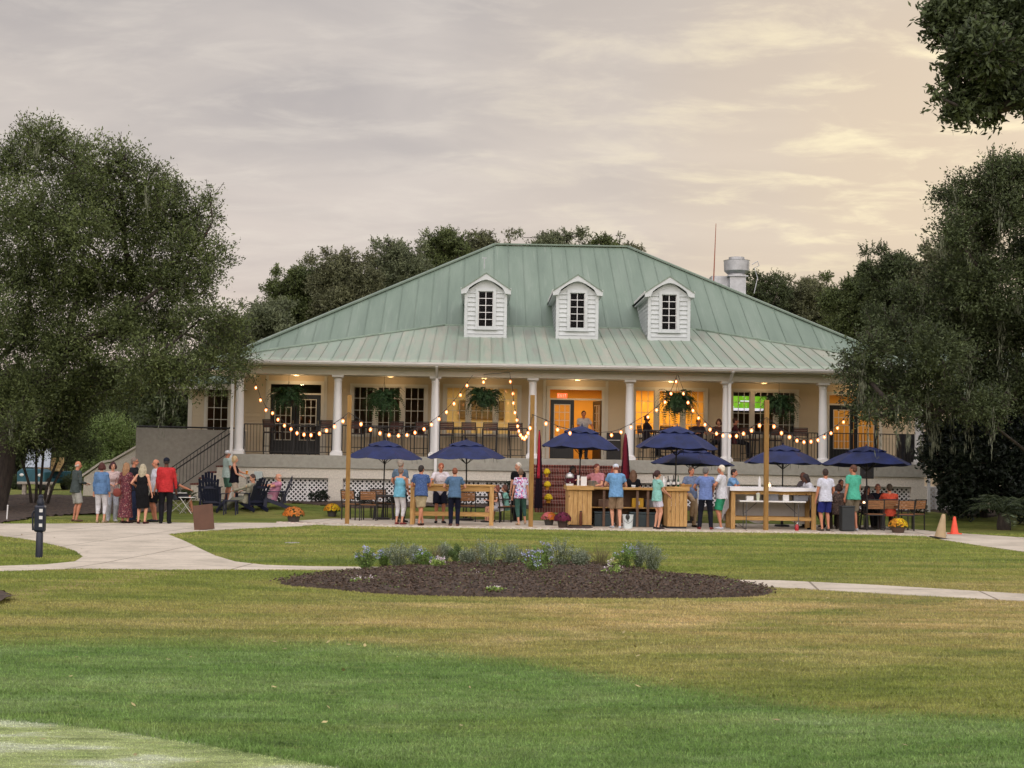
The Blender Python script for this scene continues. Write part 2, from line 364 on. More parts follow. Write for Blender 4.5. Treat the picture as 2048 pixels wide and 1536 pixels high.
def brickmat(name,bw,rh,off,c1,c2,mortar,axes='xz',ms=.012):
    m=bpy.data.materials.new(name); m.use_nodes=True; t=m.node_tree; b=t.nodes['Principled BSDF']; b.inputs['Roughness'].default_value=.9
    g=N(t,'ShaderNodeNewGeometry'); sx=N(t,'ShaderNodeSeparateXYZ'); L(t,g.outputs['Position'],sx.inputs[0])
    cb=N(t,'ShaderNodeCombineXYZ'); L(t,sx.outputs[0],cb.inputs[0]); L(t,sx.outputs[2] if axes=='xz' else sx.outputs[1],cb.inputs[1])
    br=N(t,'ShaderNodeTexBrick',offset=off); br.inputs['Scale'].default_value=1; br.inputs['Brick Width'].default_value=bw; br.inputs['Row Height'].default_value=rh; br.inputs['Mortar Size'].default_value=ms; br.inputs['Bias'].default_value=-.1
    br.inputs['Color1'].default_value=(*c1,1); br.inputs['Color2'].default_value=(*c2,1); br.inputs['Mortar'].default_value=(*mortar,1)
    L(t,cb.outputs[0],br.inputs['Vector'])
    L(t,mix(t,.6,br.outputs[0],ramp(t,noise_(t,g.outputs['Position'],14,5),[(.3,.6),(.7,1.3)]),'MULTIPLY'),b.inputs['Base Color'])
    return m
M_BRICK=brickmat('brick_rowlock',.085,.2,0,srgb(116,58,48),srgb(84,42,38),srgb(140,116,104),ms=.008)
M_PAVE=brickmat('brick_border',.24,2.0,0,srgb(140,84,72),srgb(150,98,84),srgb(206,196,184),axes='xz',ms=.05)
def glassmat(name,refl,tint=(1,1,1),fk=.8):
    m=bpy.data.materials.new(name); m.use_nodes=True; t=m.node_tree; t.nodes.remove(t.nodes['Principled BSDF'])
    gl=N(t,'ShaderNodeBsdfGlossy',Roughness=.02); gl.inputs[0].default_value=(.9,.95,1,1); tr=N(t,'ShaderNodeBsdfTransparent'); tr.inputs[0].default_value=(*tint,1)
    g=N(t,'ShaderNodeNewGeometry'); bp=N(t,'ShaderNodeBump',Strength=.05,Distance=.02); L(t,noise_(t,g.outputs['Position'],1.5,2),bp.inputs['Height']); L(t,bp.outputs[0],gl.inputs['Normal'])
    fr=N(t,'ShaderNodeLayerWeight',Blend=.15); f=math_(t,'ADD',math_(t,'MULTIPLY',fr.outputs['Fresnel'],fk),refl,clamp=True)
    mx=N(t,'ShaderNodeMixShader'); L(t,f,mx.inputs[0]); L(t,tr.outputs[0],mx.inputs[1]); L(t,gl.outputs[0],mx.inputs[2]); L(t,mx.outputs[0],t.nodes['Material Output'].inputs[0])
    return m
M_GLASS=glassmat('window_glass',.04)
M_GLASSD=glassmat('tinted_glass',.16,(.35,.35,.33))
M_CLEAR=glassmat('clear_plastic',.15,(.9,.92,.92))
INTL=1.0; PORCHW=[17,7,7,14,16,7,9]
# ================================================================ SETTING
def build_ground():
    xs=np.concatenate([np.linspace(-400,-40,10),np.linspace(-34,-16,10),np.arange(-15,17,.16),np.linspace(18,40,12),np.linspace(60,400,10)])
    ys=np.concatenate([np.linspace(-80,2,8),np.arange(6,28,.14),np.arange(28,56,.3),np.linspace(58,110,14),np.linspace(130,900,10)])
    X,Y=np.meshgrid(xs,ys); Z=np.vectorize(gz)(X,Y)
    V=np.stack([X,Y,Z],-1).reshape(-1,3); nx,ny=len(xs),len(ys)
    I=np.arange(nx*ny).reshape(ny,nx); Fq=np.stack([I[:-1,:-1],I[:-1,1:],I[1:,1:],I[1:,:-1]],-1).reshape(-1,4)
    o=npmesh('lawn',V,Fq,M_TURF,smooth=True); tagset(o,kind='structure'); 
    # turf kinds: fairway green, pale putting green, dry tan
    def curve(pts):
        P=[G(a,b,0) for a,b in pts]; return np.array([p.x for p in P]),np.array([p.y for p in P])
    fx,fy=curve([(-500,1265),(0,1277),(400,1272),(700,1285),(1024,1318),(1300,1365),(1500,1395),(1700,1425),(2048,1448),(2600,1490)])
    gx,gy=curve([(-600,1395),(0,1428),(200,1446),(400,1478),(600,1512),(780,1545),(1100,1620)])
    o1=np.argsort(fx);o2=np.argsort(gx)
    x,y=V[:,0],V[:,1]
    wob=np.array([mn.noise(Vector((a*.35,b*.7,0)))*.8+mn.noise(Vector((a*2.2,b*2.2,3)))*.18 for a,b in zip(x,y)])
    fr=1/(1+np.exp(-(np.interp(x,fx[o1],fy[o1])+wob-y)/.13))
    col=1/(1+np.exp(-(np.interp(x,gx[o2],gy[o2])+wob*.15-y)/.03))
    tan=np.exp(-((y-18.0-.25*x)/4.2)**2)*(.55+.45*np.tanh((x+1.5)/3))+.8*np.exp(-((x+5.6+(22-y)*.25)/.35)**2)*(np.abs(y-20.5)<4.2)
    # trodden strip at the patio edge and at the path edges
    tan=tan+.9*np.exp(-((y-40.2)/.35)**2)*(x>-5)*(x<13)
    tan=np.clip(tan,0,1)
    ca=o.data.color_attributes.new('turf','FLOAT_COLOR','POINT')
    ca.data.foreach_set('color',np.stack([fr,col,tan,np.ones_like(fr)],-1).astype(np.float32).ravel())
    return (fx[o1],fy[o1],gx[o2],gy[o2])
CUR=build_ground()
POLYS=[]
def slab(name,pts,mat,z1,dz=.1,kind='structure',raw=False,res=0):
    P=[(p.x,p.y) for p in [G(a,b) for a,b in pts]] if not raw else pts
    POLYS.append(P)
    m=MB(); n=len(P)
    if sum(P[i][0]*P[(i+1)%n][1]-P[(i+1)%n][0]*P[i][1] for i in range(n))<0: P=P[::-1]
    zt=[gz(*p)+z1 for p in P]
    m.add([(p[0],p[1],z) for p,z in zip(P,zt)]+[(p[0],p[1],z-dz-z1) for p,z in zip(P,zt)],[tuple(range(n))]+[(i,n+i,n+(i+1)%n,(i+1)%n) for i in range(n)])
    o=m.build(name,mat); me=o.data; bm=bmesh.new(); bm.from_mesh(me); bmesh.ops.triangulate(bm,faces=bm.faces[:]); bm.to_mesh(me); bm.free()
    tagset(o,kind=kind); return o
def smoothpoly(pts,k=4):
    out=[];n=len(pts)
    for i in range(n):
        p0,p1,p2,p3=[Vector(pts[(i+j-1)%n]) for j in range(4)]
        for s in range(k):
            t=s/k; out.append(tuple(.5*((2*p1)+(-p0+p2)*t+(2*p0-5*p1+4*p2-p3)*t*t+(-p0+3*p1-3*p2+p3)*t**3)))
    return out
slab('path',[(-1400,1036),(0,1048),(120,1048),(330,1045),(400,1047),(470,1046),(620,1047),(640,1049),(600,1053),(480,1058),(395,1063),(336,1069),(370,1083),(400,1098),(430,1112),(470,1124),(530,1131),(620,1133.5),(760,1135),(760,1142),(600,1140),(460,1139.5),(340,1140),(160,1138),(0,1143),(-1400,1127),(-1400,1111),(0,1133),(90,1130),(150,1124),(166,1114),(150,1102),(120,1093),(60,1080),(0,1072),(-1400,1058)],M_PATH,.012)
slab('path',[(1400,1160),(1560,1162),(1750,1171),(2048,1189),(2500,1215),(2500,1235),(2048,1203),(1800,1190),(1600,1178),(1400,1168)],M_PATH,.012)
slab('path',[(1850,1062),(1900,1066),(2048,1076),(2400,1096),(2400,1135),(2048,1104),(1960,1092),(1885,1080),(1850,1073)],M_PATH,.014)
# patio
PAT=[(-5.6,41.9),(-4.2,41.15),(-2.0,40.75),(2,40.55),(6,40.45),(9,40.6),(11.3,40.2),(12.6,39.6),(12.6,41.2),(13.0,42.5),(12.2,45.6),(-3.6,45.6),(-4.6,44.4)]
m=MB(); m.prism(PAT,-.12,.035); o=m.build('patio',M_PATH); tagset(o,kind='structure')
m=MB()
for (a,b) in zip(PAT[:7],PAT[1:8]):
    a=Vector((a[0],a[1],0)); b=Vector((b[0],b[1],0)); d=(b-a).normalized(); nn=Vector((-d.y,d.x,0))
    q=[a-nn*.10,b-nn*.10,b+nn*.0,a+nn*.0]; m.add([(p.x,p.y,.05) for p in q]+[(p.x,p.y,-.05) for p in q],[(0,1,2,3),(0,4,5,1),(2,6,7,3)])
m.build('patio_border',M_PAVE); tagset(bpy.data.objects['patio_border'],kind='structure')
# mulch
def mound(name,pts,h,seed=0,label=None):
    P=[G(a,b) for a,b in pts]; poly=smoothpoly([(p.x,p.y) for p in P],5)
    cx=sum(p[0] for p in poly)/len(poly); cy_=sum(p[1] for p in poly)/len(poly)
    PP=np.array(poly); pa=np.arctan2(PP[:,1]-cy_,PP[:,0]-cx); pr=np.hypot(PP[:,0]-cx,PP[:,1]-cy_); oo=np.argsort(pa)
    st=.09 if len(poly)>50 and h>.08 else .16
    gx_=np.arange(PP[:,0].min(),PP[:,0].max()+st,st); gy_=np.arange(PP[:,1].min(),PP[:,1].max()+st,st)
    X,Y=np.meshgrid(gx_,gy_); T=np.hypot(X-cx,Y-cy_)/np.interp(np.arctan2(Y-cy_,X-cx),pa[oo],pr[oo],period=2*PI)
    T=T*(1+.02*np.array([[mn.noise(Vector((a*4,b*4,seed))) for a,b in zip(r1,r2)] for r1,r2 in zip(X,Y)]))
    Z=np.array([[gz(a,b)+h*(1-min(1,t)**2.2)+.03+.03*mn.noise(Vector((a*1.5,b*1.5,seed)))+.035*mn.noise(Vector((a*6,b*6,seed)))-.1*max(0,t-.985)/.02 for a,b,t in zip(r1,r2,r3)] for r1,r2,r3 in zip(X,Y,T)])
    I=np.arange(X.size).reshape(X.shape); q=np.stack([I[:-1,:-1],I[:-1,1:],I[1:,1:],I[1:,:-1]],-1).reshape(-1,4); q=q[(T.ravel()[q]<1.03).all(1)]
    o=npmesh(name,np.stack([X,Y,Z],-1).reshape(-1,3),q,M_MULCH,smooth=True); tagset(o,kind='structure')
    # chips
    return poly,(cx,cy_,h)
BED,bc=mound('mulch_bed',[(553,1167),(620,1152),(720,1143),(860,1132),(1000,1126),(1200,1129),(1330,1150),(1450,1161),(1552,1184),(1480,1195),(1300,1197),(1100,1196),(800,1190),(650,1178)],.10,1)
mound('mulch_bed',[(-120,1190),(0,1186),(30,1193),(38,1203),(20,1212),(-10,1218),(-120,1222)],.04,2)
mound('mulch_bed',[(-420,1010),(-100,995),(100,990),(300,1003),(345,1013),(330,1022),(240,1028),(100,1033),(20,1046),(-100,1052),(-420,1060)],.04,3)
mound('mulch_bed',[(1835,1006),(1950,1010),(2200,1008),(2400,1020),(2300,1045),(2050,1040),(1960,1034),(1850,1022)],.04,4)
mound('mulch_bed',[(480,1005),(900,1001),(1060,1010),(1050,1018),(900,1015),(700,1014),(600,1015),(490,1015)],.03,5)
mound('mulch_bed',[(1270,1008),(1500,1010),(1830,1016),(1830,1024),(1500,1022),(1270,1018)],.03,6)
def chips(poly,cc,n,name,mat,sz=(.02,.06),zoff=.05,lab=None):
    P=[]
    xs=[p[0] for p in poly];ys=[p[1] for p in poly]
    while len(P)<n:
        t=math.sqrt(rnd.random())*(1.0 if rnd.random()<.93 else rnd.uniform(1,1.06)); i=rnd.randrange(len(poly)); u_=rnd.random(); a,b=[p*(1-u_)+q*u_ for p,q in zip(poly[i],poly[(i+1)%len(poly)])]
        x=cc[0]+(a-cc[0])*t; y=cc[1]+(b-cc[1])*t; P.append((x,y,gz(x,y)+cc[2]*(1-t**2.2)+zoff+rnd.uniform(-.015,.02)))
    P=np.array(P); ax=unit(n)*np.array([1,1,.35]); V,Fq=leafgeo(P,ax,nr.uniform(*sz,n),.5)
    o=npmesh(name,V,Fq,mat); tagset(o,lab[0],lab[1],kind='stuff'); return o
M_CHIP=pm('bark_chip',srgb(104,84,68),var=.3,island=.9,scale=20)
chips(BED,bc,22000,'bark_chips',M_CHIP,lab=('dark brown bark chips strewn over the oval planting bed','bark chips'))
chips(BED,bc,900,'ground_weeds',pm('weed_leaf',srgb(120,140,72),var=.2,island=.5),sz=(.02,.045),zoff=.06,lab=('small pale green weeds sprouting in the bark of the oval bed','weeds'))
# grass blades near the viewer
def blades():
    n=470000; nf=140000
    u=nr.random(n); y=9.0+ (u**1.25)*18; y[:nf]=26+nr.random(nf)*16; x=(nr.random(n)*2-1)*(y*.38+.4)+y*.02
    # clump
    x+=nr.normal(size=n)*.02; y+=nr.normal(size=n)*.02
    z=np.array([gz(a,b) for a,b in zip(x,y)])
    keep=np.ones(n,bool)
    for poly in (BED,):
        P=np.array(poly); c=P.mean(0)
        ang=np.arctan2(y-c[1],x-c[0]); pa=np.arctan2(P[:,1]-c[1],P[:,0]-c[0]); pr=np.hypot(P[:,0]-c[0],P[:,1]-c[1]); o=np.argsort(pa)
        keep&=np.hypot(x-c[0],y-c[1])>np.interp(ang,pa[o],pr[o],period=2*PI)*1.0
    def inside(P):
        c=np.zeros(n,bool); P=list(P)
        for i in range(len(P)):
            (x1,y1),(x2,y2)=P[i],P[i-1]
            with np.errstate(divide='ignore',invalid='ignore'): c^=((y1>y)!=(y2>y))&(x<(x2-x1)*(y-y1)/(y2-y1+1e-12)+x1)
        return c
    for P in POLYS+[PAT]: keep&=~inside(P)
    fx,fy,gx,gy=CUR
    edge=np.interp(x,gx,gy); green=y<edge
    h=nr.uniform(.012,.030,n)*np.where(y>26,1.25,1.0)*np.where(green,.35,1.0)*np.where((y-edge>0)&(y-edge<.25),1.7,1)
    x,y,z,h=x[keep],y[keep],z[keep],h[keep]; n=len(x)
    a=nr.random(n)*2*PI; w=.0032+.0016*nr.random(n)+.00025*(y-9); lean=nr.normal(size=(n,2))*.5
    V=np.empty((n,3,3)); V[:,0]=np.stack([x-np.cos(a)*w,y-np.sin(a)*w,z-.002],-1); V[:,1]=np.stack([x+np.cos(a)*w,y+np.sin(a)*w,z-.002],-1)
    V[:,2]=np.stack([x+lean[:,0]*h,y+lean[:,1]*h,z+h],-1)
    o=npmesh('grass',V.reshape(-1,3),np.arange(n*3).reshape(n,3),M_BLADE)
    fxm=1/(1+np.exp(-(np.interp(x,fx,fy)-y+nr.normal(size=n)*.18)/.13)); col=(y<np.interp(x,gx,gy)).astype(float)
    tan=np.clip(np.exp(-((y-18.0-.25*x)/4.2)**2)*(.55+.45*np.tanh((x+1.5)/3)),0,1)
    ca=o.data.color_attributes.new('turf','FLOAT_COLOR','POINT'); q=np.stack([fxm,col,tan,np.ones(n)],-1)
    ca.data.foreach_set('color',np.repeat(q,3,axis=0).astype(np.float32).ravel())
    tagset(o,'short mown golf grass blades growing over the lawn','grass',kind='stuff')
blades()
# fallen leaves
n=170; y=9.5+nr.random(n)**1.3*28; x=(nr.random(n)*2-1)*y*.35
P=np.stack([x,y,[gz(a,b)+.03 for a,b in zip(x,y)]],-1); V,Fq=leafgeo(P,unit(n)*np.array([1,1,.3]),nr.uniform(.03,.065,n),.6,nrm=np.array([[0,0,1.]]*n)+unit(n)*.3)
o=npmesh('fallen_leaves',V,Fq,pm('dry_leaf',srgb(190,175,120),var=.2,island=.7)); tagset(o,'pale dry leaves scattered over the mown lawn','leaves',kind='stuff')

# ================================================================ CLUBHOUSE
HOUSE=thing('clubhouse','long white clubhouse with green metal hip roof, three dormers and a columned porch','building',(3.4,52,.36))
def H_(m,name,mat,par=None,**k):
    "part of the clubhouse, built in world coordinates"
    p=HOUSE if par is None else par
    o=m.build(name,mat,**k); o.parent=p
    org=Vector(HOUSE.location)
    if par is None or par is HOUSE: o.location=-org
    return o   # sub-parts share their part's coordinates
YC,YW=49.3,52.0; ZD=1.93; ZB=4.6; GB=.33
XL,XR=-10.2,17.0; PX0,PX1=-8.12,14.92
COLX=[-7.97+3.245*i for i in range(8)]
# deck and fascia
m=MB(); m.box(PX0,YC-.22,1.5,PX1,YW-.02,ZD); H_(m,'porch_floor',M_DECK,bevel=.01)
m=MB()
m.box(PX0+.04,YC-.16,1.17,PX1-.04,YC+.2,1.497)
for i,x in enumerate(COLX):
    wd=.24 if 0<i<7 else .3
    if i in(3,4): wd=.26
    m.box(x-wd,YC-.157,GB-.1,x+wd,YC+.2,1.168)
m.box(PX0+.04,YC+.2,GB-.1,PX0+.3,YW,1.497); m.box(PX1-.3,YC+.2,GB-.1,PX1-.04,YW,1.497)
H_(m,'foundation',M_STUC)
m=MB(); m.box(PX0+.35,YC+.75,GB-.1,PX1-.35,YC+.8,1.45); H_(m,'under_porch_shade_sheet',pm('dark_void',(.02,.018,.016),var=.1))  # near-black sheet painted as the shade behind the lattice
def lattice(x0,x1,z0,z1,y,mat=M_WHITE,sp=.15,w=.042):
    m=MB()
    def clip(k,sg):
        # line x*sg+z=k ; collect pts
        pts=[]
        for x in (x0,x1):
            z=k-sg*x
            if z0-1e-6<=z<=z1+1e-6: pts.append((x,z))
        for z in (z0,z1):
            x=(k-z)/sg
            if x0<x<x1: pts.append((x,z))
        if len(pts)>=2:
            a=min(pts);b=max(pts)
            if b[0]-a[0]>.02: return a,b
    for sg in (1,-1):
        lo=min(sg*x0,sg*x1)+z0; hi=max(sg*x0,sg*x1)+z1; k=lo+sp*.5
        yy=y+(.004 if sg>0 else -.004)
        while k<hi:
            c=clip(k,sg)
            if c: m.beam((c[0][0],yy,c[0][1]),(c[1][0],yy,c[1][1]),.006,w,up=(0,0,1))
            k+=sp*1.0
    m.box(x0,y-.02,z1-.04,x1,y-.009,z1); m.box(x0,y-.02,z0,x1,y-.009,z0+.04)
    nx=max(2,round((x1-x0)/.62))
    for i in range(nx+1):
        xx=x0+(x1-x0)*i/nx; m.box(max(x0,xx-.02),y-.022,z0+.04,min(x1,xx+.02),y-.0095,z1-.04)
    return m
for i in range(7):
    if i==3: continue
    H_(lattice(COLX[i]+.25,COLX[i+1]-.25,GB+.02,1.16,YC+.02),'lattice_panel',M_WHITE)
# brick steps
nst=8; rs=(ZD-GB)/nst
sm=MB()
for k in range(nst-1):
    zt=ZD-(k+1)*rs; y0=YC-.22-.29*(k+1)
    sm.box(COLX[3]+.05,y0,GB-.45 if k>4 else GB-.1,COLX[4]-.05,y0+.29,zt-.052); sm.box(COLX[3]+.03,y0-.035,zt-.05,COLX[4]-.03,y0+.253,zt)
H_(sm,'brick_steps',M_BRICK,bevel=.008)
m=MB(); m.box(COLX[3]+.05,YC-.225,1.17,COLX[4]-.05,YC-.222,1.5); H_(m,'step_riser',M_BRICK)
# columns
def column(x):
    c=H_(MB().lathe((x,YC,ZD+.16),[(.150,0),(.150,.02),(.149,.7),(.140,1.5),(.124,2.3)],20),'column',M_WHITE,smooth='auto')
    b=MB(); b.cbox((x,YC,ZD+.05),(.40,.40,.1)); b.lathe((x,YC,ZD+.1),[(.185,0),(.19,.03),(.165,.06)],20); H_(b,'column_base',M_WHITE,c)
    k=MB(); k.lathe((x,YC,ZD+2.46),[(.124,0),(.14,.01),(.14,.035),(.125,.045),(.125,.07),(.17,.11)],20); k.cbox((x,YC,ZB-.038),(.38,.38,.07)); H_(k,'column_capital',M_WHITE,c)
for x in COLX: column(x)
m=MB(); m.box(PX0,YC-.16,ZB,PX1,YC+.16,4.8); m.box(PX0+.0,YC-.19,4.8,PX1,YC+.19,4.86)
m.box(PX0,YC+.16,ZB,PX0+.3,YW,4.8); m.box(PX1-.3,YC+.16,ZB,PX1,YW,4.8)
H_(m,'porch_beam',M_TRIMB,bevel=.006)
m=MB(); m.box(PX0+.3,YC+.16,4.70,PX1-.3,YW,4.73); H_(m,'porch_ceiling',M_TRIMB)
# roof --------------------------------------------------------
EY=48.38; EX0,EX1=-8.72,15.52; EZ=5.03; S2=.25; S1=.58
RX0,RX1,RYr,RZr=.53,6.27,63.0,11.02
HX0,HX1=-10.85,17.65; HE=RYr-(RX0-HX0)  # main eave y
def p1z(y): return RZr-S1*(RYr-y)
def p2z(y): return EZ+S2*(y-EY)
YB=(RZr-S1*RYr-EZ+S2*EY)/(S2-S1); ZBk=p2z(YB)
Bx0,Bx1=-1.38,8.2
def shell(m,poly,th=.07):
    P=[Vector(p) for p in poly]; n=(P[1]-P[0]).cross(P[2]-P[0]).normalized()
    if n.z<0: P=P[::-1]; n=-n
    k=len(P); m.add(P+[p-Vector((0,0,th)) for p in P],[tuple(range(k)),tuple(range(k,2*k))[::-1]]+[(i,i+k,(i+1)%k+k,(i+1)%k) for i in range(k)])
def seams(m,y0,y1,xr,zf,sp,x_off=0,w=.03,h=.04):
    "ribs running down slope; xr(x)->(ya,yb) or None"
    x=-30+x_off
    while x<30:
        r=xr(x)
        if r and r[1]-r[0]>.15:
            ya,yb=r; m.beam((x,ya,zf(ya)+h*.4),(x,yb,zf(yb)+h*.4),w,h)
        x+=sp
roofm=MB()
ez=p1z(HE)
c00=(HX0,HE,ez);c10=(HX1,HE,ez);c11=(HX1,2*RYr-HE,ez);c01=(HX0,2*RYr-HE,ez);r0=(RX0,RYr,RZr);r1=(RX1,RYr,RZr)
PY2=RYr-(RZr-4.8)/S1
shell(roofm,[c00,(EX0+.1,HE,ez),(EX0+.1,PY2,4.8),(EX1-.1,PY2,4.8),(EX1-.1,HE,ez),c10,r1,r0]); shell(roofm,[c10,c11,r1]); shell(roofm,[c11,c01,r0,r1]); shell(roofm,[c01,c00,r0])
n1=len(roofm.f)
pm2=MB()
shell(pm2,[(EX0,EY,EZ),(EX1,EY,EZ),(Bx1,YB,ZBk),(Bx0,YB,ZBk)])
shell(pm2,[(EX0,EY,EZ),(Bx0,YB,ZBk),(EX0,YB,EZ)]); shell(pm2,[(EX1,EY,EZ),(EX1,YB,EZ),(Bx1,YB,ZBk)])
ROOF=H_(roofm,'roof',M_ROOF)
bm=bmesh.new(); bm.from_mesh(ROOF.data); bmesh.ops.triangulate(bm,faces=bm.faces[:]); bm.to_mesh(ROOF.data); bm.free()
ROOF2=H_(pm2,'porch_roof',M_ROOF)
a=ROOF2.data.attributes.new('weather','FLOAT','POINT'); a.data.foreach_set('value',[1.0]*len(ROOF2.data.vertices))
s1=MB()
def xr1(x):
    if x<HX0+.2 or x>HX1-.2: return None
    top=RYr if RX0<=x<=RX1 else (HE+(x-HX0) if x<RX0 else HE+(HX1-x))
    top=min(top,RYr)
    lo=HE
    if Bx0<=x<=Bx1: lo=YB
    elif EX0<x<Bx0:
        zs=ZBk-(Bx0-x)*((ZBk-EZ)/(Bx0-EX0)); lo=max(lo,RYr-(RZr-zs)/S1)
    elif Bx1<x<EX1:
        zs=ZBk-(x-Bx1)*((ZBk-EZ)/(EX1-Bx1)); lo=max(lo,RYr-(RZr-zs)/S1)
    # dormers cut the ribs
    for dx in (.16,3.48,6.82):
        if abs(x-dx)<.86: lo=max(lo,58.4-abs(x-dx)*.9)
    return (lo,top)
seams(s1,0,0,xr1,p1z,.61,w=.016,h=.03)
sm_=H_(s1,'roof_seam',M_ROOF,ROOF)
s2=MB()
def xr2(x):
    if x<EX0+.3 or x>EX1-.3: return None
    top=YB if Bx0<=x<=Bx1 else (EY+(x-EX0)*(YB-EY)/(Bx0-EX0) if x<Bx0 else EY+(EX1-x)*(YB-EY)/(EX1-Bx1))
    for dx in (.16,3.48,6.82):
        if abs(x-dx)<.72: top=min(top,53.38)
    return (EY,top)
seams(s2,0,0,xr2,p2z,.405,w=.016,h=.03)
sm2=H_(s2,'roof_seam',M_ROOF,ROOF2); a=sm2.data.attributes.new('weather','FLOAT','POINT'); a.data.foreach_set('value',[.6]*len(sm2.data.vertices))
# hip and ridge caps
m=MB()
for a_,b_ in ((c00,r0),(c10,r1),(r0,r1),(c01,r0),(c11,r1)):
    a_=Vector(a_)+Vector((0,0,.05));b_=Vector(b_)+Vector((0,0,.05)); m.beam(a_,b_,.22,.06)
H_(m,'ridge_cap',M_ROOF,ROOF)
m=MB()
for a_,b_ in (((EX0,EY,EZ),(Bx0,YB,ZBk)),((EX1,EY,EZ),(Bx1,YB,ZBk)),((Bx0,YB,ZBk-.02),(Bx1,YB,ZBk-.02))):
    a_=Vector(a_)+Vector((0,0,.03));b_=Vector(b_)+Vector((0,0,.03)); m.beam(a_,b_,.14,.05)
H_(m,'hip_cap',M_FLASH,ROOF2)
# soffits, gutters
m=MB(); m.box(EX0+.02,EY+.05,4.87,EX1-.02,YC+.2,4.9); m.box(EX0+.02,EY+.05,4.9,EX0+.06,YW,EZ-.08); m.box(EX1-.06,EY+.05,4.9,EX1-.02,YW,EZ-.08); m.box(EX0+.02,EY+.03,4.87,EX1-.02,EY+.05,EZ-.07)
m.box(EX0+.02,YC+.2,4.87,EX0+.75,YW,4.9); m.box(EX1-.75,YC+.2,4.87,EX1-.02,YW,4.9)
H_(m,'porch_soffit',M_TRIMB)
m=MB()
prof=[(EY+.03,4.9),(EY-.05,4.9),(EY-.10,4.96),(EY-.10,5.0),(EY-.115,5.0),(EY-.115,5.012),(EY-.09,5.012),(EY-.06,4.93),(EY+.02,4.93)]
m.prism([(p[0],p[1]) for p in prof],EX0,EX1,axis='x'); H_(m,'gutter',M_WHITE)
m=MB()
for x in (COLX[0]-.2,COLX[2]+.05,COLX[5]+.06):
    m=MB(); m.beam((x,EY-.02,4.9),(x,YC-.26,4.55),.09,.07); m.beam((x,YC-.26,4.57),(x,YC-.26,GB+.05),.09,.07,up=(0,1,0)); H_(m,'downspout',M_WHITE)
x=COLX[7]+.25; m=MB(); m.beam((x,YC-.26,2.2),(x,YC-.26,GB),.09,.07,up=(0,1,0))
H_(m,'downspout',M_WHITE)
m=MB(); m.box(HX0+.03,HE+.03,ez-.24,EX0+.1,HE+.06,ez-.04); m.box(EX1-.1,HE+.03,ez-.24,HX1-.03,HE+.06,ez-.04); m.box(HX0+.03,HE+.03,ez-.26,PX0-.02,YW,ez-.24); m.box(PX1+.02,HE+.03,ez-.26,HX1-.03,YW,ez-.24)
m.box(HX0+.03,HE+.06,ez-.24,HX0+.06,2*RYr-HE,ez-.04); m.box(HX0+.03,YW,ez-.26,XL,2*RYr-HE,ez-.24); m.box(HX1-.06,HE+.06,ez-.24,HX1-.03,2*RYr-HE,ez-.04); m.box(XR,YW,ez-.26,HX1-.03,2*RYr-HE,ez-.24)
H_(m,'eave_fascia',M_TRIMB)
# walls of clapboard with openings ---------------------------------------
def px2x(px): return at(px,850,YW).x
OPEN=[('win',413,456,768,862),('door',540,641,768,906),('win3',704,850,772,868),('win3',890,1037,773,868),('entry',1099,1203,779,915),('win3',1268,1410,779,870),('win3',1463,1592,782,870),('door2',1658,1757,790,918)]
ZF=lambda py,px:at(px,py,YW).z
ops=[]
for k,a,b,t_,bo in OPEN:
    x0,x1=at(a,850,YW).x,at(b,850,YW).x; zt=ZF(t_,a); zb=ZF(bo,a)
    if k in('door','entry','door2'): zb=ZD+.01
    ops.append((k,x0,x1,zb,zt))
def siding_wall(m,x0,x1,z0,z1,y,ops,lap=.14,dp=.018):
    zs=set([z0,z1]); k_=1
    while z0+k_*lap<z1: zs.add(z0+k_*lap); k_+=1
    for o_ in ops:
        for q in o_[3:5]:
            if z0<q<z1: zs.add(q)
    zs=sorted(zs)
    for z,zz in zip(zs,zs[1:]):
        if zz-z<1e-4: continue
        row=math.floor((z-z0)/lap+1e-6); f0=(z-z0)/lap-row; f1=(zz-z0)/lap-row
        ya=y-.004-dp+dp*f0; yb=y-.004-dp+dp*f1
        segs=[(x0,x1)]
        for k,a,b,c,d in ops:
            if c<zz-1e-5 and d>z+1e-5:
                ns=[]
                for s,e in segs:
                    if b<=s or a>=e: ns.append((s,e)); continue
                    if a>s: ns.append((s,a))
                    if b<e: ns.append((b,e))
                segs=ns
        for s,e in segs:
            if e-s>.01: m.add([(s,ya,z),(e,ya,z),(e,yb,zz),(s,yb,zz),(s,y+.05,z),(e,y+.05,z),(e,y+.05,zz),(s,y+.05,zz)],[(0,1,2,3),(7,6,5,4),(0,4,5,1),(3,2,6,7),(0,3,7,4),(1,5,6,2)])
m=MB(); siding_wall(m,XL,XR,.3,4.86,YW,ops); H_(m,'front_wall',M_WALL)
m=MB(); m.box(XL,YW+.06,.3,XL+.15,74,4.6); m.box(XR-.15,YW+.06,.3,XR,74,4.6); m.box(XL+.15,73.85,.3,XR-.15,74,4.6); H_(m,'side_wall',M_WALL)
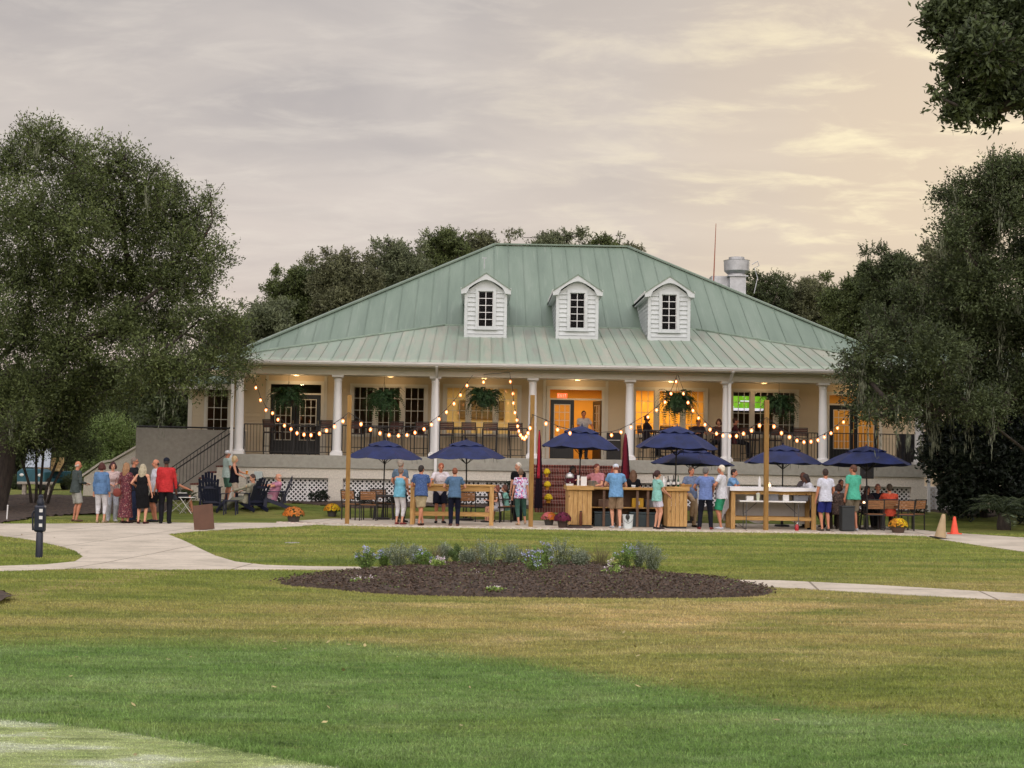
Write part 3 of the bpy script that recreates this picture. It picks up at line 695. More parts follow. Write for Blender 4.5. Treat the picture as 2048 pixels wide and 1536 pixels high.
# interior: floor, ceiling, partitions
M_INT=pm('interior_amber_wall',srgb(226,178,96),rough=.8,var=.05,scale=1); M_INT2=pm('interior_cream_wall',srgb(214,196,150),rough=.8,var=.06,scale=1); M_INTD=pm('interior_brown_wall',srgb(96,72,58),rough=.8,var=.15,scale=1)
m=MB(); m.box(XL+.16,YW+.06,ZD-.2,XR-.16,60,ZD-.01); H_(m,'interior_floor',pm('interior_floor',srgb(120,88,60),var=.2,scale=2))
m=MB(); m.box(XL+.16,YW+.06,4.62,XR-.16,60,4.7); H_(m,'interior_ceiling',M_INT2)
rooms=[(XL+.16,-4.9,M_INTD,8,(1,.65,.4),57),(-4.9,-1.35,M_INTD,6,(1,.7,.45),57),(-1.35,1.9,M_INT2,60,(1,.80,.46),55.6),(1.9,5.0,M_INT,70,(1,.66,.25),56),(5.0,8.4,M_INT,120,(1,.66,.2),55.2),(8.4,11.9,M_INTD,9,(1,.7,.5),56.5),(11.9,XR-.16,M_INT,45,(1,.7,.3),55.5)]
mats=[M_INTD,M_INT2,M_INT]; m=MB()
for x0,x1,mt,e,colr,yb in rooms:
    m.mi=mats.index(mt); m.box(x0+.03,yb,ZD-.01,x1-.03,yb+.06,4.62); m.box(x0,YW+.3,ZD-.01,x0+.03,yb+.06,4.62)
    l=bpy.data.lights.new('ceiling_lamp','AREA'); l.shape='RECTANGLE'; l.size=(x1-x0)*.7; l.size_y=1.5; l.energy=e*INTL; l.color=colr
    lo=bpy.data.objects.new('ceiling_lamp_light',l); C.objects.link(lo); lo.location=((x0+x1)/2,(YW+yb)/2+.2,4.55); lo['kind']='helper'
H_(m,'interior_wall',mats)
# trim + windows
def frame(m,x0,x1,z0,z1,y,w=.1,d=.03,bottom=True):
    m.box(x0-w,y-d,z0-(w if bottom else 0),x0,y,z1+w); m.box(x1,y-d,z0-(w if bottom else 0),x1+w,y,z1+w); m.box(x0,y-d,z1,x1,y,z1+w)
    if bottom: m.box(x0,y-d-.02,z0-w,x1,y,z0)
def muntins(m,x0,x1,z0,z1,nx,nz,y,w=.022):
    for i in range(1,nx): xx=x0+(x1-x0)*i/nx; m.box(xx-w/2,y-.012,z0,xx+w/2,y+.012,z1)
    for i in range(1,nz): zz=z0+(z1-z0)*i/nz; m.box(x0,y-.01,zz-w/2,x1,y+.01,zz+w/2)
YT=YW-.026
for k,x0,x1,z0,z1 in ops:
    if k in('win','win3'):
        m=MB(); frame(m,x0,x1,z0,z1,YT,w=.09)
        sashes=[(x0,x1,3)] if k=='win' else None
        if k=='win3':
            wd=x1-x0; sashes=[(x0+.03,x0+.285*wd,3),(x0+.345*wd,x0+.655*wd,4 if wd>2.4 else 3),(x0+.715*wd,x1-.03,3)]
            m.box(x0+.285*wd,YT-.02,z0,x0+.345*wd,YW+.05,z1); m.box(x0+.655*wd,YT-.02,z0,x0+.715*wd,YW+.05,z1); m.box(x0,YT-.01,z0,x0+.03,YW+.05,z1); m.box(x1-.03,YT-.01,z0,x1,YW+.05,z1)
        wn=H_(m,'window',M_TRIMB)
        m=MB()
        for a,b,nx in sashes:
            muntins(m,a,b,z0,z1,nx,4,YW+.01); m.box(a,YW-.01,z0,a+.03,YW+.03,z1); m.box(b-.03,YW-.01,z0,b,YW+.03,z1); m.box(a,YW-.01,z0,b,YW+.03,z0+.04); m.box(a,YW-.01,z1-.04,b,YW+.03,z1)
        H_(m,'window_sash',M_TRIMB if k!='win' else M_TRIMB,wn)
        m=MB(); m.box(x0,YW+.02,z0,x1,YW+.024,z1); H_(m,'window_pane',M_GLASS,wn)
    else:
        m=MB(); frame(m,x0,x1,z0,z1,YT,w=.12,bottom=False)
        zt=z1-.36
        m.box(x0,YT,zt,x1,YW+.04,zt+.06); 
        fr=H_(m,'door_frame',M_TRIMB)
        m=MB(); m.box(x0,YW+.02,zt+.06,x1,YW+.024,z1); H_(m,'transom_pane',M_GLASS,fr)
        def leaf(a,b,ang=0,hinge=None,rows=5,mt=M_TRIMB):
            q=MB(); st=.13 if b-a>.5 else .09; gx0,gx1=a+st,b-st; gz0,gz1=ZD+.5,zt-.15
            q.box(a,YW-.0,ZD+.01,gx0,YW+.045,zt); q.box(gx1,YW-.0,ZD+.01,b,YW+.045,zt); q.box(gx0,YW,ZD+.01,gx1,YW+.045,gz0); q.box(gx0,YW,gz1,gx1,YW+.045,zt)
            q2=MB(); muntins(q2,gx0,gx1,gz0,gz1,3,rows,YW+.02,.026); 
            q2.box(gx0,YW-.006,gz0,gx0+.03,YW-.002,gz1);q2.box(gx1-.03,YW-.006,gz0,gx1,YW-.002,gz1);q2.box(gx0+.03,YW-.006,gz0,gx1-.03,YW-.002,gz0+.03);q2.box(gx0+.03,YW-.006,gz1-.03,gx1-.03,YW-.002,gz1)
            q3=MB(); q3.box(gx0,YW+.022,gz0,gx1,YW+.026,gz1); q4=MB(); q4.tube([(b-.06,YW-.05,ZD+1),(b-.06,YW-.05,ZD+1.2)],.012,6)
            if ang:
                M=Matrix.Translation((hinge,YW,0))@Matrix.Rotation(ang,4,'Z')@Matrix.Translation((-hinge,-YW,0))
                for z_ in (q,q2,q3,q4): z_.v=[tuple(M@Vector(v)) for v in z_.v]
            dd=H_(q,'door',M_DARK,bevel=.004); H_(q2,'door_muntins',mt,dd); H_(q3,'door_pane',M_GLASS,dd); H_(q4,'handle',pm('brass',(.5,.4,.2),rough=.3,metal=1),dd)
        if k=='door':
            mid=(x0+x1)/2; leaf(x0+.02,mid-.01); leaf(mid+.01,x1-.02)
        elif k=='entry':
            leaf(x0+.02,x0+.86); leaf(x1-.02-.84,x1-.02,R(-74),x1-.02)
            s=MB(); s.cbox((x0+.5,YW+1.2,zt+.2),(.36,.05,.17)); 
            sg=H_(s,'exit_sign',pm('exit_sign_face',(.8,.12,.05),emit=(1,.14,.05),es=1.6),HOUSE)
            g5=MB(); u=.028; X0=x0+.5-.15; Zc=zt+.2
            for k_,segs in enumerate(([(0,0,0,2),(0,0,1,0),(0,1,.8,1),(0,2,1,2)],[(0,0,1,2),(1,0,0,2)],[(.5,0,.5,2)],[(.5,0,.5,2),(0,2,1,2)])):
                for (p,q,r_,s_) in segs:
                    ox=X0+.08*k_; g5.beam((ox+p*.05,YW+1.172,Zc-.05+q*.05),(ox+r_*.05,YW+1.172,Zc-.05+s_*.05),.004,.014,up=(0,1,0)) if (p!=r_ or q!=s_) else None
            H_(g5,'exit_lettering',pm('sign_white',(.9,.8,.7),emit=(1,.8,.6),es=1.5),sg)
        else:
            w3=(x1-x0); leaf(x0+.02,x0+w3*.5-.01); leaf(x0+w3*.5+.01,x1-.02)
# vertical trim boards beside entrance bay & corners
m=MB()
for x in (XL,XR-.14): m=MB(); m.box(x-.0,YT-.012,.3,x+.14,YT-.0,4.6); H_(m,'corner_trim',M_TRIMB)
for px in (533,650,1088,1213,): 
    x=at(px,850,YW).x; m=MB(); m.box(x-.05,YT-.008,ZD,x+.05,YT+.001,4.7); H_(m,'trim_board',M_TRIMB)
# left wall part of the house below floor level, right too
# dormers
def dormer(cx):
    Yf=53.4; hw=.715; zb=p2z(Yf)-.05; ze=7.93; za=8.5
    D=MB(); 
    z=zb
    yz=lambda z:RYr-(RZr-z)/S1 if z>ZBk else EY+(z-EZ)/S2
    W0,W1,Z0,Z1=cx-.27,cx+.27,6.68,7.95
    siding_ops=[('w',W0-.0,W1+.0,Z0,Z1)]
    siding_wall(D,cx-hw,cx+hw,zb,ze,Yf,siding_ops,lap=.165,dp=.04)
    # gable triangle
    D.add([(cx-hw,Yf-.01,ze),(cx+hw,Yf-.01,ze),(cx,Yf-.01,za-.05),(cx-hw,Yf+.04,ze),(cx+hw,Yf+.04,ze),(cx,Yf+.04,za-.05)],[(0,1,2),(5,4,3),(0,3,4,1),(1,4,5,2),(2,5,3,0)])
    # cheeks with laps
    z=zb+.0
    while z<ze-.01:
        zz=min(ze,z+.15); yb=max(yz(zz),Yf+.1)+.25
        for s in(-1,1):
            xo=cx+s*hw; D.add([(xo+s*.018,Yf,z),(xo+s*.018,yb,z),(xo+s*.0,yb,zz),(xo,Yf,zz),(xo-s*.04,Yf,z),(xo-s*.04,yb,z),(xo-s*.04,yb,zz),(xo-s*.04,Yf,zz)],[(0,1,2,3),(4,7,6,5),(0,3,7,4),(1,5,6,2)])
        z=zz
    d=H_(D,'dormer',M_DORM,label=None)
    t=MB(); 
    for s in(-1,1): t.box(cx+s*hw-.055,Yf-.055,zb,cx+s*hw+.055,Yf+.05,ze-.02)
    t.box(cx-hw+.055,Yf-.055,zb,cx+hw-.055,Yf-.023,zb+.14)
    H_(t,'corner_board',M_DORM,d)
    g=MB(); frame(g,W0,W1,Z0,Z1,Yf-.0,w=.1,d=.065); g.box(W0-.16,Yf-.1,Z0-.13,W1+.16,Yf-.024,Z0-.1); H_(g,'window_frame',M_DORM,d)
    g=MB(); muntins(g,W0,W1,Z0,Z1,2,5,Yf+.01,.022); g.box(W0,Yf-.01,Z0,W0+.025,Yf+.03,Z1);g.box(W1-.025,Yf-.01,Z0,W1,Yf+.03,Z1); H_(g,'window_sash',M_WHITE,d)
    g=MB(); g.box(W0,Yf+.02,Z0,W1,Yf+.024,Z1); H_(g,'window_pane',M_MIRR,d)
    g=MB(); g.box(cx-hw+.05,Yf+.5,zb+.1,cx+hw-.05,Yf+.53,ze); H_(g,'attic_shade_sheet',MATS['dark_void'],d)  # near-black sheet standing in for the unlit attic behind the pane
    # roof of dormer
    g=MB(); ov=.9; sl=(8.60-8.02)/ov
    for s in(-1,1):
        yb=RYr-(RZr-8.6)/S1+.2; ye=RYr-(RZr-8.02)/S1+.15
        P=[(cx,Yf-.22,8.62),(cx+s*ov,Yf-.22,8.02),(cx+s*ov,ye,8.02),(cx,yb,8.62)]
        shell(g,P,.045)
    o=H_(g,'dormer_roof',M_ROOF,d)
    g=MB()
    # raked cornice with arched underside: outer rake, inner curve
    outer=[(cx-ov,8.015),(cx,8.572),(cx+ov,8.015)]
    N_=8; inner=[]
    inner.append((cx+ov,7.83)); inner.append((cx+.70,7.86))
    for i in range(N_+1):
        t=i/N_; u=.60-1.2*t; inner.append((cx+u,8.36-.30*abs(u/.60)**1.6))
    inner.append((cx-.70,7.86)); inner.append((cx-ov,7.83))
    poly=outer[::-1]+[]
    poly=[(cx-ov,8.015),(cx,8.572),(cx+ov,8.015)]+inner
    pts=poly; 
    # fan-split into left and right to stay convex-ish: triangulate through bmesh
    g.prism(pts,Yf-.20,Yf-.05,axis='y')
    for s in(-1,1): g.box(min(cx+s*hw+s*.02,cx+s*ov),Yf-.05,7.83,max(cx+s*hw+s*.02,cx+s*ov),56.9,7.86); 
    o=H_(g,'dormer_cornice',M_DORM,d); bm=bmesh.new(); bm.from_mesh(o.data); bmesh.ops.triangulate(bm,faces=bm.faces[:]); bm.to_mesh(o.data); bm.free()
    g=MB()
    for s in(-1,1): g.beam((cx+s*ov,Yf-.21,8.02-.01),(cx+s*ov,57.0,8.02-.01),.015,.09)
    H_(g,'dormer_fascia',M_WHITE,d)
M_MIRR=glassmat('dormer_glass',.004,(.4,.4,.4),.12)
for cx in (.16,3.48,6.82): dormer(cx)
# roof fittings
m=MB(); p=at(1473,575,66); 
m.cbox((p.x,66,p.z-.1),(.72,.72,1.1)); FB=H_(m,'exhaust_fan',pm('galvanised',(.42,.43,.45),rough=.45,metal=.6,var=.15,scale=3))
m=MB(); m.cbox((p.x,66,p.z+.48),(.9,.9,.05)); m.lathe((p.x,66,p.z+.5),[(.40,0),(.38,.3)],24); H_(m,'fan_curb',MATS['galvanised'],FB)
z0=at(1473,545,66).z; z1=at(1473,522,66).z
m=MB(); m.lathe((p.x,66,z0),[(.36,-.12),(.50,0),(.56,.06),(.58,z1-z0),(.6,z1-z0+.01),(.36,z1-z0),(.36,z1-z0+.16),(.30,z1-z0+.17)],28); H_(m,'fan_housing',MATS['galvanised'],FB,smooth='auto')
m=MB(); a_=p.x+.62; m.tube([(a_,65.6,z1-.2),(a_+.25,65.6,z1-.05),(a_+.32,65.6,z1-.25),(a_+.1,65.6,z1-.35),(a_+.25,65.6,z1-.8),(a_+.1,65.6,z1-1.5)],.02,6); H_(m,'fan_conduit',MATS['galvanised'],FB)
m=MB(); a0=at(1427,553,66);a1=at(1432,447,66); m.tube([a0-Vector((0,0,.4)),a1],[.035,.015],6); H_(m,'antenna_mast',pm('rusty_mast',srgb(150,90,70)))
m=MB(); a0=at(1428,568,66); m.cbox((a0.x+.45,66.4,a0.z+.12),(1.1,.8,.5)); H_(m,'rooftop_unit',MATS['galvanised'])
m=MB(); a0=at(969,527,60.5); a1=at(969,516,60.5); m.tube([a0-Vector((0,0,.2)),a1],.018,6); m.beam(a1-Vector((.10,0,0)),a1+Vector((.10,0,0)),.03,.03); H_(m,'roof_vent',MATS['galvanised'])
# railings
def railing(x0,x1,y,z,hh=1.0,name='railing'):
    m=MB(); m.beam((x0,y,z+hh),(x1,y,z+hh),.045,.03); m.beam((x0,y,z+.09),(x1,y,z+.09),.03,.025)
    n=max(2,round((x1-x0)/.105))
    for i in range(n+1):
        x=x0+(x1-x0)*i/n; w=.035 if i in(0,n) else .014
        m.beam((x,y,z+(.0 if i in(0,n) else .09)),(x,y,z+hh-.01),w,w,up=(0,1,0))
    return H_(m,name,M_IRON)
for i in range(7):
    if i==3: continue
    railing(COLX[i]+.17,COLX[i+1]-.17,YC+.02,ZD)
# side stairs at the porch end, descending away from the porch
SX=PX0-.0; ns=8
m=MB(); g=MB()
for k in range(ns):
    zt=ZD-.2*(k+1)+.0; x1=SX-.28*k; x0=x1-.28
    g.box(x0-.03,YC+.02,zt-.05,x1,YC+1.5,zt)
    m.box(x0,YC+.04,.1,x1,YC+1.48,zt-.052)
H_(g,'side_stair_tread',M_BRICK); H_(m,'side_stairs',M_STUC)
m=MB(); xa,xb=SX-.1,SX-.28*ns-.1; za,zb_=ZD+.92,ZD-.2*ns+.9
for yy in (YC+.06,):
    m.beam((xa,yy,za),(xb,yy,zb_),.045,.03); m.beam((xa,yy,za-.82),(xb,yy,zb_-.82),.03,.025)
    n=20
    for i in range(n+1):
        t=i/n; x=xa+(xb-xa)*t; z=za+(zb_-za)*t; m.beam((x,yy,z-.82),(x,yy,z),.014 if 0<i<n else .035,.014,up=(0,1,0))
    m.tube([(xa,yy-.05,za-.22),(xb-.1,yy-.05,zb_-.22),(xb-.25,yy-.05,zb_-.3)],.022,8)
H_(m,'stair_railing',M_IRON)
# big grey screen wall of the ramp
xl=at(272,900,51).x
m=MB(); m.prism([(xl,.2),(SX+.1,.2),(SX+.1,2.72),(xl,2.78)],50.95,51.15,axis='y'); H_(m,'ramp_wall',M_STUC2)
m=MB(); m.tube([(xl,51.05,2.82),(SX+.05,51.05,2.80)],.028,8); 
for i in range(6): x=xl+.2+(SX-xl-.3)*i/5; m.tube([(x,51.05,2.7),(x,51.05,2.8)],.012,6)
H_(m,'ramp_handrail',M_IRON)
# pale curved stair cheek beyond it
m=MB(); Ys=53.0
pts=[at(276,893,Ys),at(225,925,Ys),at(205,928,Ys),at(168,955,Ys),at(164,1015,Ys),at(276,1015,Ys)]
m.prism([(p.x,p.z) for p in pts],Ys,Ys+.25,axis='y'); H_(m,'entrance_stair_cheek',M_STUC)
m=MB(); pts=[at(278,890,Ys),at(224,921,Ys),at(204,924,Ys),at(163,952,Ys)]
for a_,b_ in zip(pts,pts[1:]): m.beam(a_+Vector((0,.12,0)),b_+Vector((0,.12,0)),.34,.07)
H_(m,'cheek_coping',M_STUC)
# wing at the far end
m=MB(); siding_wall(m,XR+.01,22.5,.3,4.5,54.0,[],.14); m.box(XR+.01,54.06,.3,22.5,60,4.5); H_(m,'wing_wall',M_WALL)
m=MB(); shell(m,[(XR-.2,53.4,4.45),(23,53.4,4.45),(23,57.5,6.4),(XR-.2,57.5,6.4)],.1); shell(m,[(XR-.2,61.5,4.45),(XR-.2,57.5,6.4),(23,57.5,6.4),(23,61.5,4.45)],.1); H_(m,'wing_roof',M_ROOF)
H_(lattice(15.05,16.3,GB,1.16,YC+1.2),'lattice_panel',M_WHITE)
m=MB(); m.box(15.0,YC+1.23,GB-.1,16.35,YW-.03,1.18); H_(m,'end_foundation',M_STUC)
# flush lamps on the porch ceiling
for i in range(7):
    x=(COLX[i]+COLX[i+1])/2; yy=YC+1.9
    m=MB(); m.lathe((x,yy,4.655),[(.07,0),(.10,.02),(.11,.045)],16); lm_=H_(m,'porch_lamp',pm('porch_lamp_glass',(1,.8,.5),emit=(1,.62,.3),es=.35))
    l=bpy.data.lights.new('porch_lamp_light','POINT'); l.energy=PORCHW[i]; l.color=(1,.68,.38); l.shadow_soft_size=.1; lo=bpy.data.objects.new('porch_lamp_light',l); C.objects.link(lo); lo.location=(x,yy,4.5); lo['kind']='helper'
# porch sconce lamps
def lampglow(name,p,r,es,colr=(1,.62,.25),par=None):
    m=MB(); m.ell(p,(r,r,r*1.3),8,6); return H_(m,name,pm('lamp_glass_%g'%es,colr,emit=colr,es=es),par)
for px,py in ((1795,832),):
    p=at(px,py,YW-.12); m=MB(); m.cbox(p+Vector((0,.06,.0)),(.1,.1,.28)); s=H_(m,'wall_sconce',M_IRON); lampglow('sconce_glass',p-Vector((0,.05,0)),.07,9,par=s)
# ================================================================ TREES
def leafmat(name,c1,c2,tr=.2,rough=.6):
    m=bpy.data.materials.new(name); m.use_nodes=True; t=m.node_tree; b=t.nodes['Principled BSDF']; b.inputs['Roughness'].default_value=rough; b.inputs['Specular IOR Level'].default_value=.3
    g=N(t,'ShaderNodeNewGeometry'); a=ramp(t,noise_(t,g.outputs['Position'],.9,4,.6),[(.32,tuple(c*.6 for c in c1)),(.5,c1),(.68,tuple(c*1.2 for c in c2))])
    a=mix(t,ramp(t,g.outputs['Random Per Island'],[(0,0),(1,.75)]),a,tuple(min(1,c*1.9+.01) for c in c2))
    L(t,a,b.inputs['Base Color']); tr_=N(t,'ShaderNodeBsdfTranslucent'); L(t,a,tr_.inputs[0]); mx=N(t,'ShaderNodeMixShader'); mx.inputs[0].default_value=tr
    L(t,b.outputs[0],mx.inputs[1]); L(t,tr_.outputs[0],mx.inputs[2]); L(t,mx.outputs[0],t.nodes['Material Output'].inputs[0]); return m
M_OAK=leafmat('oak_leaf',srgb(56,66,38),srgb(84,94,52))
M_OAKD=leafmat('dark_oak_leaf',srgb(46,54,34),srgb(70,80,48))
M_FAR=leafmat('far_leaf',srgb(72,80,58),srgb(96,102,74))
M_FAR2=leafmat('far_brown_leaf',srgb(72,76,54),srgb(96,98,70))
M_DKS=leafmat('dark_glossy_leaf',srgb(24,32,26),srgb(34,44,32),.1,.45)
M_LT=leafmat('feathery_leaf',srgb(104,124,66),srgb(128,146,88))
M_BARK=pm('bark',srgb(62,54,48),rough=.95,var=.25,scale=6,stretch=(2,2,.5),bump=.8,bscale=20,col2=srgb(38,33,30))
M_MOSS=pm('spanish_moss',srgb(120,124,104),rough=1,var=.2,island=.4)
def crown(lumps,dens,leaf,spray=.55,fill=.35,asp=.42,droop=0.0):
    """lumps: (centre,radius). Leaves sit along short twigs that start inside each lump and
    point outwards, so that the outline is ragged and the sky shows through."""
    Ps=[];A=[];S=[];tw=[]
    for c,r in lumps:
        c=np.array(c); nt_=max(6,int(dens*r*r))
        d=unit(nt_); rad=r*(nr.random(nt_)**fill)*(1+.16*nr.normal(size=nt_)*.6)
        sub=.72+.85*np.array([mn.noise(Vector(tuple((c+q*r)*1.15))) for q in d])   # uneven surface
        st=c+d*(rad*sub)[:,None]*np.array([1,1,.86])
        td=d*.8+unit(nt_)*.7+np.array([0,0,.25-droop]); td/=np.linalg.norm(td,axis=1,keepdims=True)
        ln=nr.uniform(.5,1.2,nt_)*spray
        k=11
        for j in range(k):
            t=(j+nr.random(nt_))/k
            p=st+td*(ln*t)[:,None]+nr.normal(size=(nt_,3))*spray*.085
            Ps.append(p); A.append(td*.8+unit(nt_)*.9); S.append(leaf*nr.uniform(.6,1.25,nt_))
        tw.append((st[::5],(st+td*ln[:,None])[::5]))
    P=np.concatenate(Ps);A=np.concatenate(A);S=np.concatenate(S)
    return leafgeo(P,A,S,asp),tw
def limbs(m,base,lumps,r0,fork=.35,bend=.6):
    "a branching skeleton: every lump hangs from the nearest branch already grown"
    base=Vector(base)
    top=Vector(sum((Vector(l[0])*l[1] for l in lumps),Vector())/sum(l[1] for l in lumps))
    f=base.lerp(Vector((top.x,top.y,top.z)),fork); f.x=base.x+(f.x-base.x)*.5; f.y=base.y+(f.y-base.y)*.5
    m.tube([base-Vector((0,0,.3)),base+Vector((0,0,.15)),base.lerp(f,.35)+Vector((.05,0,0)),base.lerp(f,.7),f],[r0*1.5,r0*1.15,r0*.95,r0*.88,r0*.8],12)
    L_=sorted(lumps,key=lambda l:(Vector(l[0])-f).length); nodes=[f]; par=[-1]
    for c,r in L_:
        c=Vector(c); best=min(range(len(nodes)),key=lambda i:(nodes[i]-c).length+.35*(nodes[i]-f).length); nodes.append(c); par.append(best)
    w=[1]*len(nodes)
    for i in range(len(nodes)-1,0,-1): w[par[i]]+=w[i]
    rad=lambda i:max(.016,r0*.62*math.sqrt(w[i]/w[0])*.8)
    for i in range(1,len(nodes)):
        a=nodes[par[i]]; c=nodes[i]; d=(c-a).length; o=Vector((rnd.gauss(0,1),rnd.gauss(0,1),rnd.gauss(.3,.5)))*d*.13; r=rad(i); ra=min(r*1.25,rad(par[i]) if par[i]>0 else r0*.6)
        m.tube([a,a.lerp(c,.3)+o*.8,a.lerp(c,.65)+o-Vector((0,0,.04*d)),c],[ra,r*1.05,r*.85,r*.7],7)
        R0=L_[i-1][1]
        for _ in range(3):
            q=c+Vector((rnd.gauss(0,1),rnd.gauss(0,1),rnd.gauss(0,.8))).normalized()*R0*.85
            m.tube([c,c.lerp(q,.5)+Vector((0,0,.08)),q],[min(r*.6,.03),.014,.006],4)
def tree(name,label,cat,base,lumps,dens,leaf,mat,r0,group=None,spray=.55,moss=0,fill=.35,fork=.35,bark=None,asp=.42):
    t=thing(name,label,cat,tuple(base),0,group); B=Vector(base)
    lm=[(tuple(Vector(c)-B),r) for c,r in lumps]
    (V,Fq),tw=crown(lm,dens,leaf,spray,fill,asp)
    npmesh('crown',V,Fq,mat,t)
    m=MB(); limbs(m,(0,0,0),lm,r0,fork)
    for a,b in tw:
        for p,q in list(zip(a,b))[:60]: m.beam(p,q,.012,.012)
    m.build('trunk',bark or M_BARK,t,smooth=True)
    if moss:
        cs=[];ax=[];sz=[]
        for _ in range(moss):
            c,r=rnd.choice(lm); d=Vector((rnd.gauss(0,1),-abs(rnd.gauss(0,1)),rnd.gauss(0,.6))).normalized()*r*.9; p=Vector(c)+d; ln=rnd.uniform(.5,1.6)
            for j in range(36):
                q=p+Vector((rnd.gauss(0,.05),rnd.gauss(0,.05),-ln*rnd.random())); cs.append(q); ax.append((rnd.gauss(0,.12),rnd.gauss(0,.12),-1)); sz.append(rnd.uniform(.12,.3))
        V,Fq=leafgeo(np.array(cs),np.array(ax),np.array(sz),.09); npmesh('spanish_moss',V,Fq,M_MOSS,t)
    return t
def pl(lst,Y,dY,k=1.0):
    out=[]
    for a in lst:
        px,py,r=a[:3]; y=Y+(a[3] if len(a)>3 else rnd.uniform(-dY,dY)); p=at(px,py,y); out.append((tuple(p),r*y/F*k))
    return out
def ground(px,Y): 
    x=at(px,1000,Y).x; return (x,Y,gz(x,Y))
LT=[(40,330,62),(95,290,50),(60,268,24),(150,320,58),(215,335,52),(250,318,30),(160,385,70),(290,372,52),(345,392,42),(395,430,38),(420,395,14),(428,520,28),(60,430,90),(150,470,95),(250,440,90),(340,460,75),(385,500,55),(60,560,105),(160,580,100),(270,560,95),(360,570,65),(410,560,32),(-60,480,110),(-60,640,110),(-120,760,100),(40,680,100),(140,700,85),(240,660,80),(330,660,70),(400,640,48),(455,655,42),(60,790,85),(150,800,70),(225,765,60),(300,730,60),(365,745,55),(430,735,52),(475,712,30),(-80,350,90),(120,850,50),(40,860,45),(490,740,16)]
tree('live_oak','huge dark live oak whose crown covers the side wall and porch corner','oak tree',ground(-22,45.5),pl(LT,45.3,1.9),520,.10,M_OAK,.46,'live oaks around the clubhouse',spray=.6,moss=16,fork=.4)
RT=[(1990,345,42),(2045,350,55),(1935,385,42),(1893,400,26),(2010,420,75),(1950,455,65),(1905,470,40),(2070,520,95),(1965,560,80),(1900,560,48),(2040,650,100),(1930,650,85),(1850,625,55),(1820,590,28),(1790,670,48),(1750,700,36),(1870,710,75),(1960,740,80),(2050,770,80),(1725,745,38),(1705,720,22),(1780,770,62),(1730,800,36),(1845,790,55),(1910,800,50),(1790,828,30),(1980,820,45),(1740,830,18),(1850,838,22),(2150,450,110),(2150,640,120),(2170,800,90)]
tree('live_oak','live oak hung with grey moss, its crown hiding the far porch corner','oak tree',ground(2110,43.5),pl(RT,43.3,1.6),720,.105,M_OAKD,.5,'live oaks around the clubhouse',spray=.55,moss=70,fork=.3)
OB=[(1885,55,34),(1862,28,16),(1935,30,60),(2010,40,80),(2070,110,85),(1975,115,58),(1920,95,30),(1910,145,22),(2010,180,48),(1960,195,36),(1915,205,24),(1870,192,9),(1930,225,26),(1975,225,20),(2060,200,30),(1900,15,30),(2160,40,120),(2180,170,90)]
tree('live_oak','near live oak bough of large leaves reaching in against the sky','oak tree',(9.6,21.5,0),pl(OB,20,.55),2600,.105,M_OAKD,.2,'live oaks around the clubhouse',spray=.26,fork=.75,asp=.36)
# dark glossy shrub under the right oak
DS=[(1885,870,42),(1930,865,55),(1985,850,55),(2040,860,60),(1870,915,34),(1920,930,62),(1980,925,62),(2040,940,60),(1900,965,32),(1950,980,50),(2010,985,52),(2060,1000,50),(1900,1000,24),(1935,1010,30),(2110,920,80),(2150,1000,60)]
tree('magnolia','dark glossy magnolia filling the shade beside the porch end','magnolia tree',ground(1965,47.5),pl(DS,47,.8),650,.14,M_DKS,.14,spray=.35,fork=.3,asp=.5)
# background trees ------------------------------------------------
def blob(px0,px1,ytop,ybot,Y,n,rr):
    out=[]
    cx=(px0+px1)/2; hw=(px1-px0)/2*1.3
    for i in range(n):
        u=rnd.uniform(-1,1); v=rnd.random(); py=ytop+rr+(ybot-ytop-rr)*v
        ww=hw*(math.sqrt(max(.05,1-(1-v)**2)) if v<1 else 1); out.append((cx+u*max(0,ww-rr*.7),py,rr*rnd.uniform(.55,1.35)))
    out+= [(cx+hw*(.62*u+rnd.uniform(-.1,.1)),ytop+rr*(.9+rnd.random()*.7)+abs(u)*rr*.9,rr*rnd.uniform(.7,1.1)) for u in(-1.1,-.7,-.3,0,.35,.75,1.15)]
    return out
BT=[(485,575,600,760,78,'grey green tree behind the roof, half covered by the big oak crown'),(545,650,530,740,84,'spreading tree behind the low end of the green roof'),(630,750,505,700,82,'broad grey green tree rising behind the roof slope'),(745,850,482,640,86,'rounded tree just behind the middle of the roof hip'),(850,935,462,580,90,'tall tree with a round top behind the upper roof hip'),(925,1015,462,560,92,'thin twiggy tree top beside the end of the ridge'),(1040,1165,458,560,95,'loose tree top showing over the middle of the roof ridge'),(1185,1240,466,540,97,'small tree top peeping over the ridge above the last dormer'),(1255,1285,488,560,97,'tiny twig of a tree top over the end of the ridge'),(1490,1575,545,680,88,'dark rounded tree beside the steel exhaust fan'),(1575,1665,553,700,90,'low dark tree beyond the long roof hip'),(1650,1760,545,740,80,'dense brownish green tree touching the roof hip'),(1735,1850,495,740,76,'big rounded tree behind the mossy oak'),(1840,1960,480,760,74,'tree mostly hidden behind the mossy oak crown')]
